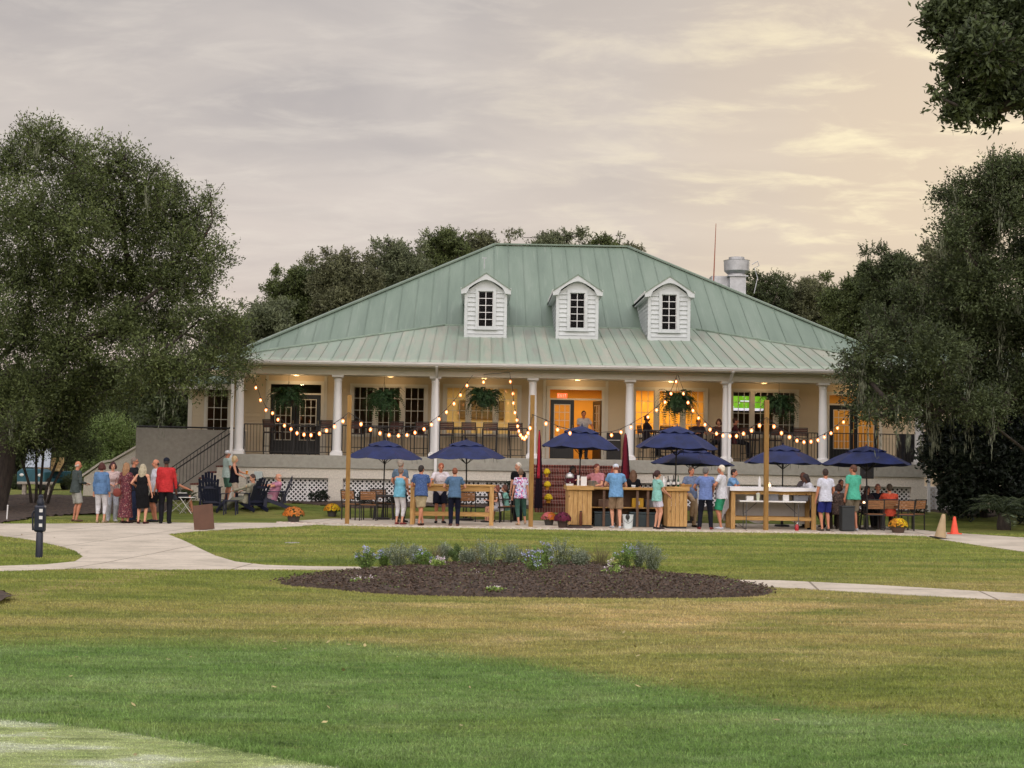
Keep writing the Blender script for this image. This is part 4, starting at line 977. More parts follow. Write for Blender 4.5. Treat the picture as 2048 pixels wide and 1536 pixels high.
for i,(a,b,t_,bo,Y,lab) in enumerate(BT):
    rr=max(14,(b-a)*.20)
    lumps=pl(blob(a,b,t_,bo,Y,max(8,int((bo-t_)*(b-a)/520)),rr),Y,1.5)
    lumps+=pl([((a+b)/2+(b-a)*u_,t_+rr*2.2+(bo-t_)*v_,rr*1.5) for u_ in(-.35,0,.35) for v_ in(.08,.35)],Y+1,1)
    lumps+=pl([((a+b)/2+rnd.uniform(-.6,.6)*(b-a),t_+rnd.uniform(.15,.8)*rr,rr*rnd.uniform(.35,.6)) for _ in range(6)],Y,1)
    tree('broadleaf_tree',lab,'tree',ground((a+b)/2,Y),lumps,330 if i not in(5,6,7,8) else 230,.15,[M_FAR,M_OAK,M_FAR2][i%3] if i<9 else [M_OAKD,M_FAR2,M_OAK][i%3],.3,'trees behind the clubhouse',spray=.42 if b-a>60 else .34,fork=.5)
for i,(a,b,t_,bo,Y,lab) in enumerate([(255,400,700,990,66,'dark tree standing in the gap before the house side wall'),(120,270,720,960,72,'dark tree beyond the feathery bush'),(-60,110,740,960,76,'dark tree beyond the parked golf cart'),(-300,-60,560,960,74,'dark tree beyond the huge oak trunk'),(2060,2240,600,960,70,'dark tree beyond the magnolia'),(400,520,640,900,80,'dark tree hidden behind the side wall window')]):
    tree('broadleaf_tree',lab,'tree',ground((a+b)/2,Y),pl(blob(a,b,t_,bo,Y,26,32),Y,2),130,.22,M_OAKD,.3,'trees behind the clubhouse',spray=.8,fork=.25)
# far treeline around the course
def treeline():
    cs=[];
    for a in np.arange(0,360,1.6):
        if 332<a or a<28: rr=150
        else: rr=130
        az=R(a); x,y=math.sin(az)*rr,math.cos(az)*rr
        back=70<a<290
        if back: x*=.75;y*=.75
        for k in range(9 if back else 4): cs.append(((x+rnd.uniform(-3,3),y+rnd.uniform(-3,3),rnd.uniform(1.5,14 if back else 7)),rnd.uniform(2.4,3.8)))
    (V,Fq),tw=crown(cs,5,1.1,1.6,.3,.6); o=npmesh('distant_woods',V,Fq,M_OAKD); tagset(o,'far off belt of woods around the golf course','woods',kind='stuff')
treeline()
# light feathery bush and crepe myrtle
FBL=[(200,855,26),(225,850,26),(190,885,28),(235,880,30),(260,868,14),(175,905,22),(215,915,34),(250,915,24),(180,935,24),(215,950,28),(245,945,20)]
tree('feathery_shrub','pale feathery green shrub above the curved stair cheek','shrub',ground(212,54.5),pl(FBL,54.5,.5),700,.12,M_LT,.05,spray=.45,fork=.2,asp=.25)
t=thing('crepe_myrtle','slender several stemmed tree in front of the parked golf cart','tree',ground(72,47),0); B=Vector(t.location)
lm=[(tuple(Vector(c)-B),r) for c,r in pl([(60,890,38),(110,880,40),(150,895,34),(30,880,34),(180,905,24),(90,850,40),(140,850,34)],47,.6)]
(V,Fq),tw=crown(lm,600,.09,.45,.35,.4); npmesh('crown',V,Fq,M_OAKD,t)
m=MB()
for dx,tx in ((-.12,-.55),(0,-.05),(.1,.12),(.2,.65),(.32,.9)):
    m.tube([(dx,0,-.1),(dx+tx*.2,.05,.6),(dx+tx*.6,0,1.3),(dx+tx,0,2.1)],[.055,.045,.04,.025],7)
m.build('trunk',M_BARK,t,smooth=True)
# shrubs
def shrub(px,py,rpx,hpx,Y,label,mat=None,leaf=.05,dens=700,group='clipped shrubs along the lattice',cat='shrub'):
    p=at(px,py,Y); rx=rpx*Y/F; rz=hpx*Y/F; g=gz(p.x,Y)
    t=thing('shrub',label,cat,(p.x,Y,g),0,group); lm=[]
    for i in range(7): lm.append(((rnd.uniform(-.5,.5)*rx,rnd.uniform(-.3,.3)*rx,max(.12,rz*rnd.uniform(.45,1.25))),rx*rnd.uniform(.45,.6)))
    (V,Fq),tw=crown(lm,dens,leaf,.1,.3,.5); V[:,2]=np.maximum(V[:,2],0.0); npmesh('foliage',V,Fq,mat or M_DKS,t)
    m=MB()
    for c,r in lm: m.tube([(c[0]*.1,c[1]*.1,-.05),(c[0]*.6,c[1]*.6,c[2]*.6),c],[.02,.014,.008],5)
    m.build('stem',M_BARK,t)
shrub(637,994,26,16,48.5,'rounded dark shrub behind the low pot of yellow mums')
shrub(560,994,14,16,48.5,'small dark shrub behind the man in the pink shirt')
shrub(727,992,20,14,48.4,'dark shrub behind the empty dining chairs')
shrub(785,1000,18,10,48.4,'low dark shrub behind the umbrella stand')
shrub(905,1002,26,14,48.4,'dark shrub glimpsed under the long pine table')
shrub(985,975,24,30,48.3,'tall clipped hedge between lattice and brick steps')
shrub(1015,962,20,36,48.2,'tall hedge end touching the brick steps')
shrub(1290,985,16,20,48.3,'dark shrub behind the bar on the step side')
shrub(1330,975,26,26,48.3,'dark shrub behind the bottles on the bar')
shrub(1770,975,26,26,48.3,'leafy shrub behind the man in the orange shirt')
shrub(1833,1008,22,16,48.2,'dark round shrub at the last porch pier')
shrub(370,985,26,16,48.3,'dark shrub below the side stair railing',mat=M_OAKD)
shrub(30,960,36,18,60,'low shrub beside the parked golf cart',mat=M_OAKD)
shrub(150,965,40,18,60,'loose shrub behind the bench and cart',mat=M_OAKD)
# sago palm
def sago(px,Y,label,r=1.5):
    p=at(px,1000,Y); t=thing('sago_palm',label,'palm',(p.x,Y,gz(p.x,Y))); cs=[];ax=[];sz=[]; st=MB()
    for i in range(34):
        az=rnd.uniform(0,2*PI); up=rnd.uniform(.3,1.25); ln=r*rnd.uniform(.8,1.1); pts=[]
        for j in range(22):
            s=j/21; a=up-s*1.5; 
            q=Vector((0,0,.5)) if not pts else pts[-1]+Vector((math.cos(az)*math.cos(a),math.sin(az)*math.cos(a),math.sin(a)))*ln/21
            pts.append(q)
        st.tube(pts[::4],[.014,.012,.01,.008,.006,.004],4)
        for j in range(2,22):
            for s_ in(-1,1):
                d=Vector((-math.sin(az)*s_+math.cos(az)*.5,math.cos(az)*s_+math.sin(az)*.5,-.35)); l=.24*math.sin(PI*min(1,j/22+.1))+.05
                cs.append(pts[j]+d.normalized()*l*.5); ax.append(tuple(d)); sz.append(l)
    V,Fq=leafgeo(np.array(cs),np.array(ax),np.array(sz),.09); npmesh('fronds',V,Fq,leafmat('sago_leaf',srgb(58,70,50),srgb(76,88,64),.1,.4),t); st.build('frond_stems',M_OAKD,t)
    MB().lathe((0,0,-.05),[(.2,0),(.22,.2),(.16,.55)],12).build('trunk',M_BARK,t)
sago(2008,44.5,'sago palm with arching fronds under the mossy oak',1.35)
# planting bed flowers
def bedplant(px,pyb,h,w,kind,label):
    p=G(px,pyb); p.z=gz(p.x,p.y)+.05; s=p.y/F; H=h*s*1.22; Wd=w*s/2*1.12
    nm={'sage':'sage_shrub','plumbago':'plumbago','grass':'ornamental_grass','low':'low_flower','rose':'low_shrub'}[kind]
    t=thing(nm,label,'plant',tuple(p),0,'plants in the oval bed'); st=MB(); cs=[];ax=[];sz=[];fc=[]
    n={'sage':60,'plumbago':40,'grass':90,'low':16,'rose':34}[kind]
    for i in range(n):
        a=rnd.uniform(0,2*PI); rr=rnd.random()**.6; top=Vector((math.cos(a)*Wd*rr,math.sin(a)*Wd*rr*.8,H*rnd.uniform(.55,1.08)*(1-.35*rr*rr)))
        b=Vector((math.cos(a)*.05*rr,math.sin(a)*.05*rr,-.03)); mid=b.lerp(top,.5)+Vector((rnd.gauss(0,.02),rnd.gauss(0,.02),.02))
        if kind=='grass': top=Vector((top.x*1.2,top.y*1.2,top.z)); 
        st.tube([b,mid,top],[.004,.003,.0015] if kind!='grass' else [.003,.0025,.001],4)
        if kind=='grass': continue
        k=26
        for j in range(k):
            q=(mid.lerp(top,j/k) if j>k*.35 else b.lerp(mid,.3+.7*j/(k*.35)))+Vector((rnd.gauss(0,.018),rnd.gauss(0,.018),rnd.gauss(0,.01)))
            cs.append(q); ax.append((rnd.gauss(0,1),rnd.gauss(0,1),rnd.gauss(.4,.7))); sz.append(rnd.uniform(.025,.05))
        if kind in('plumbago','low') and rnd.random()<.3: fc.append(top)
    stm={'grass':pm('dry_grass_blade',srgb(120,112,78),var=.3,scale=8)}.get(kind,pm('green_stem',srgb(86,98,56)))
    st.build('stems',stm,t)
    if cs:
        mt={'sage':leafmat('sage_leaf',srgb(110,120,102),srgb(134,142,122)),'plumbago':leafmat('plumbago_leaf',srgb(84,110,52),srgb(112,138,66)),'low':leafmat('low_leaf',srgb(100,130,56),srgb(140,160,80)),'rose':leafmat('rose_leaf',srgb(66,88,46),srgb(86,106,60))}[kind] if ('lm_'+kind) not in MATS else MATS['lm_'+kind]
        MATS['lm_'+kind]=mt
        V,Fq=leafgeo(np.array(cs),np.array(ax),np.array(sz),.4 if kind!='sage' else .3); npmesh('leaves',V,Fq,mt,t)
    if fc:
        P=[]
        for c in fc:
            for _ in range(12): P.append(c+Vector((rnd.gauss(0,.022),rnd.gauss(0,.022),rnd.gauss(.01,.018))))
        V,Fq=leafgeo(np.array(P),unit(len(P)),nr.uniform(.018,.032,len(P)),.9); npmesh('blossoms',V,Fq,pm('pale_blue_petal' if kind=='plumbago' else 'pale_pink_petal',srgb(178,184,220) if kind=='plumbago' else srgb(226,210,216),var=.1,island=.2,rough=.7),t)
for a in [(732,1143,36,46,'plumbago','blue flowered plant at the path end of the oval bed'),(768,1134,26,34,'plumbago','thin blue flowered plant behind the silvery shrub'),(796,1138,44,60,'sage','silvery grey shrub near the path end of the bed'),(830,1128,30,34,'sage','small grey green shrub tucked behind the silvery shrub'),(868,1131,34,36,'grass','thin brown grass tuft behind the tiny pink flowers'),(888,1125,30,30,'sage','small grey shrub beside the thin brown grass tuft'),(913,1126,26,28,'rose','bright dark green bush beside the small grey shrub'),(874,1143,20,30,'low','tiny pink flowered plant on the bare bark'),
    (975,1143,54,54,'sage','tall grey green shrub in the middle of the bed'),(950,1131,34,36,'grass','brown grass tuft behind the tall grey green shrub'),(1055,1135,38,48,'grass','brown grass tuft beside the lavender blue flowers'),(1070,1157,40,66,'plumbago','lavender blue flowering plant low in the bed middle'),(1085,1138,44,44,'plumbago','upright lavender blue flowers behind the low flowering plant'),(1122,1144,56,58,'sage','tallest grey green shrub beside the lavender flowers'),(1200,1138,40,44,'grass','dark wispy grass tuft between shrub and blue flowers'),(1168,1134,28,30,'grass','thin wispy grass behind the tallest shrub'),(1250,1139,38,52,'plumbago','tall blue flowered plant near the silvery end shrub'),(1225,1160,26,40,'low','low pale flowered plant with bright green leaves'),(1305,1146,46,60,'sage','silvery shrub at the far end of the bed'),(1278,1136,40,34,'sage','grey shrub behind the silvery end shrub'),(1020,1139,40,50,'sage','grey green shrub between tall shrub and lavender flowers'),(935,1137,30,34,'sage','small silvery shrub before the brown grass tuft'),(1160,1143,34,44,'sage','low grey shrub beside the tallest shrub'),(850,1139,30,40,'plumbago','loose pale flowered plant near the tiny pink flowers'),(970,1163,10,40,'low','sprawling seedling with tiny pale flowers'),(720,1172,8,50,'low','flat creeping weed on the bark'),(990,1190,8,40,'low','flat weed at the near rim of the bed')]:
    bedplant(*a)
# ================================================================ POSTS, STRING LIGHTS, FERNS
PT=.035   # top of the patio paving
POSTP=[]
for px,yt,yb,lab in ((695,790,1051,'round topped timber light post before the empty dining chairs'),(1062,790,1056,'timber light post with a dark knotted top in front of the brick steps'),(1532,800,1063,'timber light post in front of the white clothed table')):
    p=G(px,yb,0); p.y=max(p.y,40.3); x=at(px,1000,p.y).x; zt=at(px,yt,p.y).z
    t=thing('light_post',lab,'post',(x,p.y,0),0,'timber posts carrying the string lights')
    m=MB(); m.cbox((0,0,(zt-.3)/2-.0),(.12,.12,zt+.3),rz=R(4)); m.build('post',M_POST,t,bevel=.008)
    m=MB(); m.tube([(0,-.09,zt-.55),(0,-.11,zt-.55)],.012,6); m.tube([(0,-.11,zt-.55),(0,-.12,zt-.62),(0,-.1,zt-.64)],.006,5); m.build('eye_hook',M_IRON,t); POSTP.append((x,p.y))
M_BULB=pm('bulb_glow',(1,.6,.3),emit=(1,.60,.28),es=11)
M_FIL=bpy.data.materials.new('bulb_glass'); M_FIL.use_nodes=True; T=M_FIL.node_tree; b_=T.nodes['Principled BSDF']; b_.inputs['Base Color'].default_value=(1,.5,.25,1); b_.inputs['Emission Color'].default_value=(1,.22,.045,1); b_.inputs['Emission Strength'].default_value=1.7
tr_=N(T,'ShaderNodeBsdfTransparent'); mx_=N(T,'ShaderNodeMixShader'); mx_.inputs[0].default_value=.45; L(T,b_.outputs[0],mx_.inputs[2]); L(T,tr_.outputs[0],mx_.inputs[1]); L(T,mx_.outputs[0],T.nodes['Material Output'].inputs[0])
def string(label,pts,bulbs):
    "pts: (px,py,Y) along the cord"
    P=[at(*q) for q in pts]; c=Vector(P[0]); t=thing('string_lights',label,'string lights',tuple(c),0,'strings of warm bulbs over the patio')
    m=MB(); 
    Q=[Vector(a)-c for a in P]
    m.tube([q+Vector((0,0,.10)) for q in Q],.009,5); m.build('cord',M_IRON,t)
    b=None
    for (px,py,Y) in bulbs:
        q=at(px,py,Y)-c
        if b is None:
            m=MB(); m.lathe((0,0,0),[(.012,-.066),(.030,-.052),(.045,-.024),(.047,.0),(.039,.030),(.020,.050),(.014,.06)],10); b=bpy.data.objects.new('bulb',m.mesh('bulb',M_FIL)); o=b
            m=MB(); m.lathe((0,0,0),[(.018,.055),(.02,.1),(.01,.11)],8); s=bpy.data.objects.new('socket',m.mesh('socket',M_IRON)); C.objects.link(b); C.objects.link(s); s.parent=b
            m=MB(); m.ell((0,0,-.005),(.02,.02,.03),8,6); f_=bpy.data.objects.new('filament',m.mesh('filament',M_BULB)); C.objects.link(f_); f_.parent=b
        else:
            o=b.copy(); C.objects.link(o); s2=s.copy(); C.objects.link(s2); s2.parent=o; s3=f_.copy(); C.objects.link(s3); s3.parent=o
        o.parent=t; o.location=q
def interp(pts,Ya,Yb):
    n=len(pts); return [(x,y,Ya+(Yb-Ya)*i/(n-1)) for i,(x,y) in enumerate(pts)]
s1=interp([(512,775),(521,800),(532,820),(545,826),(556,839),(569,851),(582,858),(594,866),(608,869),(622,870),(639,867),(653,861),(669,853),(686,842)],48.6,41.0)
string('bulb string swooping from the porch corner down to the first timber post',[(505,757,48.9)]+s1+[(697,832,POSTP[0][1]-.1)],s1)
s2=interp([(722,848),(741,859),(760,866),(778,870),(797,871),(814,870),(830,865),(848,858),(863,849),(878,838),(893,824),(908,807),(921,790),(934,771)],41.0,48.2)
string('bulb string rising from the first post to the eave over the third porch bay',[(697,832,POSTP[0][1]-.1)]+s2+[(945,757,49)],s2)
s3=interp([(1021,763),(1026,787),(1027,806),(1030,825),(1034,840),(1035.5,852),(1038,862),(1041,870),(1045,875),(1049,877),(1052.5,873),(1056,866),(1060,856)],48.4,41.0)
string('bulb string dropping steeply from the eave to the middle timber post',[(967,755,49.0),(1019,751,48.9)]+s3+[(1063,842,POSTP[1][1]-.1)],[(967,764,48.9)]+s3)
s4=interp([(1092,847),(1115,859),(1140,866),(1165,871),(1192,872),(1223,870),(1242,864),(1262,854),(1296,834),(1313,820),(1330,804),(1342,787),(1352,763)],41.4,48.6)
string('bulb string passing behind the umbrella beside the steps up to the fern',[(1064,836,POSTP[1][1]-.1)]+s4+[(1354,756,48.9)],s4)
s5=interp([(1367,787),(1376,805),(1386,821),(1397,836),(1410,849),(1420,859),(1433,867),(1446,871),(1460,872),(1473,872),(1487,867),(1503,861),(1519,851)],48.4,41.2)
string('bulb string swooping from the fern by the amber window to the last post',[(1356,756,48.9)]+s5+[(1533,842,POSTP[2][1]-.1)],s5)
s6=interp([(1548,853),(1563,866),(1579,874),(1594,881),(1608,884),(1622,883),(1636,880),(1649,874),(1662,866),(1675,856),(1687,844)],41.2,47.5)
string('bulb string running from the last post towards the mossy oak',[(1533,842,POSTP[2][1]-.1)]+s6+[(1705,822,48.4)],s6)
# a faint warm light along the strings
# hanging ferns
def fern():
    t=thing('hanging_fern','x','hanging plant',(0,0,0),0,'ferns in baskets hanging from the porch ceiling')
    m=MB(); m.lathe((0,0,-.10),[(.06,-.1),(.15,-.07),(.19,.04),(.20,.08)],16); m.build('basket',pm('basket_brown',srgb(60,50,40)),t)
    m=MB()
    for k in range(3): a=2*PI*k/3; m.tube([(.19*math.cos(a),.19*math.sin(a),-.03),(0,0,.42)],.004,4)
    m.tube([(0,0,.42),(0,0,.66)],.005,4); m.build('hanger',M_IRON,t)
    cs=[];ax=[];sz=[]; st=MB()
    for i in range(120):
        az=rnd.uniform(0,2*PI); up=rnd.uniform(-.1,1.35); ln=rnd.uniform(.5,.82); q=Vector((.1*math.cos(az),.1*math.sin(az),0)); pts=[q]
        for j in range(16):
            a=up-(j/16)**1.2*2.3; q=q+Vector((math.cos(az)*math.cos(a),math.sin(az)*math.cos(a),math.sin(a)))*ln/16; pts.append(q)
        st.tube(pts[::4],[.004,.003,.003,.002,.001],3,cap=False)
        for j in range(1,17):
            w=.075*math.sin(PI*(j/17)**.7)+.012
            for s_ in(-1,1):
                d=Vector((-math.sin(az)*s_,math.cos(az)*s_,-.25)).normalized(); cs.append(pts[j]+d*w*.5); ax.append(tuple(d)); sz.append(w)
    V,Fq=leafgeo(np.array(cs),np.array(ax),np.array(sz),.5); npmesh('fronds',V,Fq,leafmat('fern_leaf',srgb(30,52,30),srgb(46,72,38),.2),t); st.build('frond_stems',MATS['green_stem'],t)
    return t
f0=fern(); ferns=[(577,790,'fern hanging before the dark double doors'),(768,796,'bright fern hanging before the dark triple window'),(968,792,'fern hanging before the cream lit window beneath the string lights'),(1354,800,'fern with bulbs around it before the amber window'),(1558,806,'fern hanging beside the window with the television')]
for i,(px,py,lab) in enumerate(ferns):
    p=at(px,py+7,49.75)
    if i==0: f=f0; f.location=p; f['label']=lab
    else: f=dup(f0,p,i*1.3,lab)
    f.scale=(1.1,1.1,1.4+.15*(i%2)); 
# television & mural inside
m=MB(); 
def inwall(px0,py0,px1,py1,Y):
    a=at(px0,py0,Y); b=at(px1,py1,Y); return a.x,b.z,b.x,a.z
x0,z0,x1,z1=inwall(1462,792,1534,822,55.5)
t=thing('television','large television showing a green sports field behind the bar window','television',((x0+x1)/2,55.5,z0)); t_=Vector(t.location)
m.box(x0-.04-t_.x,-.03,-.05,x1+.04-t_.x,.04,z1-z0+.05); m.build('bezel',M_IRON,t)
def tvmat():
    mt=bpy.data.materials.new('sports_broadcast'); mt.use_nodes=True; T=mt.node_tree; b=T.nodes['Principled BSDF']; b.inputs['Base Color'].default_value=(.02,.02,.02,1)
    tc=N(T,'ShaderNodeTexCoord'); wv=N(T,'ShaderNodeTexWave',Scale=.9,bands_direction='X'); L(T,tc.outputs['Object'],wv.inputs[0])
    c=ramp(T,wv.outputs[1],[(.3,srgb(120,190,30)),(.6,srgb(140,205,50))]); n=noise_(T,tc.outputs['Object'],9,2); c=mix(T,ramp(T,n,[(.66,0),(.68,1)]),c,(.8,.85,.9))
    L(T,c,b.inputs['Emission Color']); b.inputs['Emission Strength'].default_value=.85; return mt
m=MB(); m.box(x0-t_.x,-.036,.0,x1-t_.x,-.031,z1-z0); m.build('screen',tvmat(),t)
m=MB(); m.box(x0-t_.x,-.041,.0,x1-t_.x,-.037,.09); m.box(x0-t_.x+.35,-.041,(z1-z0)*.62,x0-t_.x+.75,-.037,(z1-z0)*.7); m.build('score_strip',pm('score_strip_glow',(.7,.7,.8),emit=(.8,.8,.9),es=1.0,scale=30,var=.6),t)
x0,z0,x1,z1=inwall(918,800,1008,838,55.4)
t=thing('wall_panel','long dark weathered picture panel on the cream room wall','picture',((x0+x1)/2,55.5,z0)); m=MB(); m.box(x0-t.location.x,0,0,x1-t.location.x,.05,z1-z0); m.build('panel',pm('weathered_panel',srgb(120,96,60),col2=srgb(70,60,44),scale=3,stretch=(1,1,4)),t,bevel=.01)
# ================================================================ UMBRELLAS
def umbrella(R_=1.36,h=2.55,drop=.56,pole=True):
    t=thing('patio_umbrella','x','umbrella',(0,0,0),0,'navy patio umbrellas')
    def canopy(r0,r1,z0,z1,name,wave=.0,n=8):
        vs=[];fs=[];K=7; sub=6; tot=n*sub
        for k in range(K+1):
            s=k/K; r=r0+(r1-r0)*s
            for j in range(tot):
                a=2*PI*(j+sub/2*0)/tot+PI/8; ph=(j%sub)/sub; dipc=math.sin(PI*ph)
                rr=r*(1-.0*dipc)*math.cos(PI/n)/math.cos((ph-.5)*2*PI/n)
                z=z0+(z1-z0)*s-.0*dipc; z-=.030*dipc*s*r/R_*2*.7; z+=wave*math.sin(a*9+1.3)*s*s
                z-= .05*math.sin(PI*s)*-1*(r1/R_)*.6
                vs.append((rr*math.cos(a),rr*math.sin(a),z))
        for k in range(K):
            for j in range(tot): fs.append((k*tot+j,(k+1)*tot+j,(k+1)*tot+(j+1)%tot,k*tot+(j+1)%tot))
        m=MB(); m.add(vs,fs); o=m.build(name,M_NAVY,t); sd=o.modifiers.new('thick','SOLIDIFY'); sd.thickness=.006; return o
    canopy(.42,R_,h-.14,h-drop,'canopy',.0); canopy(.03,.62,h,h-.17,'vent_canopy',.018)
    m=MB(); m.tube([(0,0,h-.02),(0,0,h+.07)],[.03,.012],8); m.build('finial',M_NAVY,t)
    for k in range(8):
        a=PI/8+2*PI*k/8; m=MB(); m.beam((math.cos(a)*.05,math.sin(a)*.05,h-.1),(math.cos(a)*R_*.985,math.sin(a)*R_*.985,h-drop-.01),.02,.02)
        m.beam((math.cos(a)*.03,math.sin(a)*.03,h-.75),(math.cos(a)*R_*.5,math.sin(a)*R_*.5,h-.3),.014,.014); m.build('rib',M_IRON,t)
    m=MB(); m.tube([(0,0,.0),(0,0,h-.02)],.024,10); m.build('pole',M_IRON,t)
    m=MB(); m.lathe((0,0,0),[(.26,0),(.26,.04),(.24,.06),(.05,.07),(.04,.3)],20); m.build('base',M_IRON,t)
    for a in (-.5,.7,1.2): m=MB(); m.tube([(math.cos(a)*R_*.9,-math.sin(a)*R_*.5,h-drop),(math.cos(a)*R_*.9+.02,-math.sin(a)*R_*.5,h-drop-.16)],.006,4); m.build('tie_strap',M_IRON,t)
    return t
U0=umbrella()
UMB=[(768,44.6,.63,1.20,876,'navy umbrella above the empty dining chairs by the first post'),(935,44.8,.57,1.2,875,'navy umbrella behind the man in the white polo'),(1157,43.6,.57,1.2,847,'tall navy umbrella in front of the entrance doors'),(1350,43.4,.57,1.22,847,'tall navy umbrella over the bar, overlapping a lower one'),(1384,45.4,.55,1.32,888,'low navy umbrella half hidden behind the tall one'),(1565,43.8,.57,1.18,885,'navy umbrella above the white clothed table'),(1735,42.6,.62,1.30,887,'large navy umbrella above the man in the mint polo')]
for i,(px,Y,_,r,ya,lab) in enumerate(UMB):
    p=at(px,ya,Y); h=p.z-gz(p.x,Y)-PT-.07; 
    if i==0: u=U0; u['label']=lab; u.location=(p.x,Y,PT)
    else: u=dup(U0,(p.x,Y,PT),i*.37,lab)
    u.scale=(r/1.36,r/1.36,h/2.55); u.rotation_euler=(R(.6),R([1.2,-.8,2.2,1.5,1.8,1.0,2.6][i]),i*.31)
# ================================================================ FURNITURE
M_SLAT=pm('teak_slat',srgb(150,104,62),rough=.7,var=.15,scale=5,stretch=(1,6,6),col2=srgb(112,74,44))
M_SLATD=pm('dark_brown_slat',srgb(84,52,44),rough=.7,var=.15,scale=5)
M_TOPD=pm('dark_table_top',srgb(52,50,52),rough=.5,var=.15)
def chair(mat=M_SLAT,high=False,lab='x',grp='dining chairs with teak backs on the patio',name='dining_chair'):
    s=.46 if not high else .76; b=s+.43
    t=thing(name,lab,'chair',(0,0,0),0,grp)   # front is -y
    for x in(-.24,.24):
        for y in(-.22,.22): 
            m=MB(); m.beam((x,y,0),(x,y*.98,s+(.22 if y<0 else 0)),.028,.028,up=(0,1,0)); m.build('leg',M_IRON,t)
        m=MB(); m.beam((x,-.25,s+.22),(x,.25,s+.22),.045,.025); m.build('armrest',M_IRON,t)
    m=MB()
    for y in(-.22,.22): m.beam((-.226,y,s-.02),(.226,y,s-.02),.028,.028)
    for x in(-.24,.24): m.beam((x,-.205,s-.02),(x,.205,s-.02),.028,.028)
    if high: 
        for y in(-.22,.22): m.beam((-.226,y,.28),(.226,y,.28),.022,.022)
    for x in(-.24,.24): m.beam((x,.22,s+.01),(x*.97,.30,b),.028,.028,up=(0,1,0))
    m.beam((-.235,.30,b-.01),(.235,.30,b-.01),.028,.028); m.build('frame',M_IRON,t)
    m=MB()
    for k in range(5): m.cbox((0,-.18+.09*k,s+.005),(.44,.08,.02))
    m.build('seat',mat,t)
    m=MB()
    for k in range(4):
        z=b-.06-.062*k; y=.30-.08*(b-z)/.43; m.cbox((0,y-.005,z),(.44,.018,.055))
    m.build('backrest',mat,t); return t
ch0=chair(); used=[False]
def putchair(px,Y,rz,lab,src=None,z=PT):
    x=at(px,1000,Y).x
    if src is None:
        if not used[0]: used[0]=True; ch0.location=(x,Y,z); ch0.rotation_euler=(0,0,rz); ch0['label']=lab; return ch0
        src=ch0
    return dup(src,(x,Y,z),rz,lab)
# rz 0: sitter faces the camera; PI: back of the chair towards the camera
for a in [(706,44.1,R(150),'teak backed chair partly behind the first timber post'),(738,43.7,R(178),'teak backed chair squarely in front of the first umbrella table'),(758,45.5,R(10),'teak backed chair on the far side of the first umbrella table'),(784,44.9,R(-80),'teak backed chair beside the man in the grey blue shirt'),
          (935,44.0,R(180),'teak backed chair seen through the pine table legs'),(1001,43.9,R(128),'brown backed chair of the seated girl in white'),(1018,44.4,R(105),'teak backed chair of the seated girl in mint'),(908,45.3,R(-20),'teak backed chair behind the man in the white polo'),
          (1748,42.2,R(176),'teak backed chair in front of the dark haired couple'),(1806,42.3,R(186),'teak backed chair beside the pot of yellow mums'),(1826,42.8,R(215),'outermost teak backed chair at the patio end'),(1777,42.55,R(180),'teak backed chair carrying the man in the orange shirt'),(1733,44.0,R(-10),'chair of the dark haired woman behind the patio table'),(1757,44.1,R(10),'chair of the man beside the dark haired woman')]:
    putchair(*a)
def rtable(px,Y,lab,z=PT,r=.55,h=.73):
    x=at(px,1000,Y).x; t=thing('round_table',lab,'table',(x,Y,z),0,'round dark tables')
    m=MB(); m.lathe((0,0,h-.04),[(r,0),(r,.035),(r-.01,.04)],28); m.build('table_top',M_TOPD,t)
    for k in range(4):
        a=PI/4+PI/2*k; m=MB(); m.beam((math.cos(a)*r*.75,math.sin(a)*r*.75,0),(math.cos(a)*r*.6,math.sin(a)*r*.6,h-.04),.04,.04,up=(0,1,0)); m.build('leg',M_IRON,t)
    return t
rtable(768,44.6,'dark round table below the first umbrella'); rtable(960,44.8,'dark round table of the two seated girls'); rtable(1745,43.2,'dark round table below the largest umbrella'); rtable(1672,42.9,'dark round table hidden behind the man in the white tee')
# tall pine table
def pinetable(name,px0,px1,Y0,depth,ytop,lab,z0=PT,wid=.12,st=True):
    xa=at(px0,1000,Y0).x; xb=at(px1,1000,Y0).x; zt=at((px0+px1)/2,ytop,Y0).z; c=((xa+xb)/2,Y0+depth/2,z0); L_=xb-xa; H=zt-z0
    t=thing(name,lab,'table',c)
    m=MB(); n=6
    for k in range(n): m.cbox((0,-depth/2+depth*(k+.5)/n,H-.022),(L_+.06,depth/n-.006,.044))
    m.build('table_top',M_PINE,t,bevel=.004)
    for x in(-1,1):
        for y in(-1,1): 
            m=MB(); m.cbox((x*(L_/2-wid/2-.02),y*(depth/2-wid/2-.01),(H-.045)/2),(wid,wid,H-.046)); m.build('leg',M_PINEV,t,bevel=.004)
    m=MB()
    for y in(-1,1): m.cbox((0,y*(depth/2-wid/2-.01),H-.12),(L_-2*wid-.045,.045,.14))
    m.build('apron',M_PINE,t,bevel=.004)
    m=MB()
    for y in((-1,1) if st else (1,)): m.cbox((0,y*(depth/2-wid/2-.01),.3),(L_-2*wid-.045,.045,.1))
    m.build('stretcher',M_PINE,t,bevel=.004)
    return t,c,H
T1,_,_=pinetable('bar_table',819,989,41.5,.78,969,'long high pine table with two people leaning on its near side')
T3,c3,H3=pinetable('bar_table',1461,1634,41.7,.95,976,'high pine table covered with a white cloth')
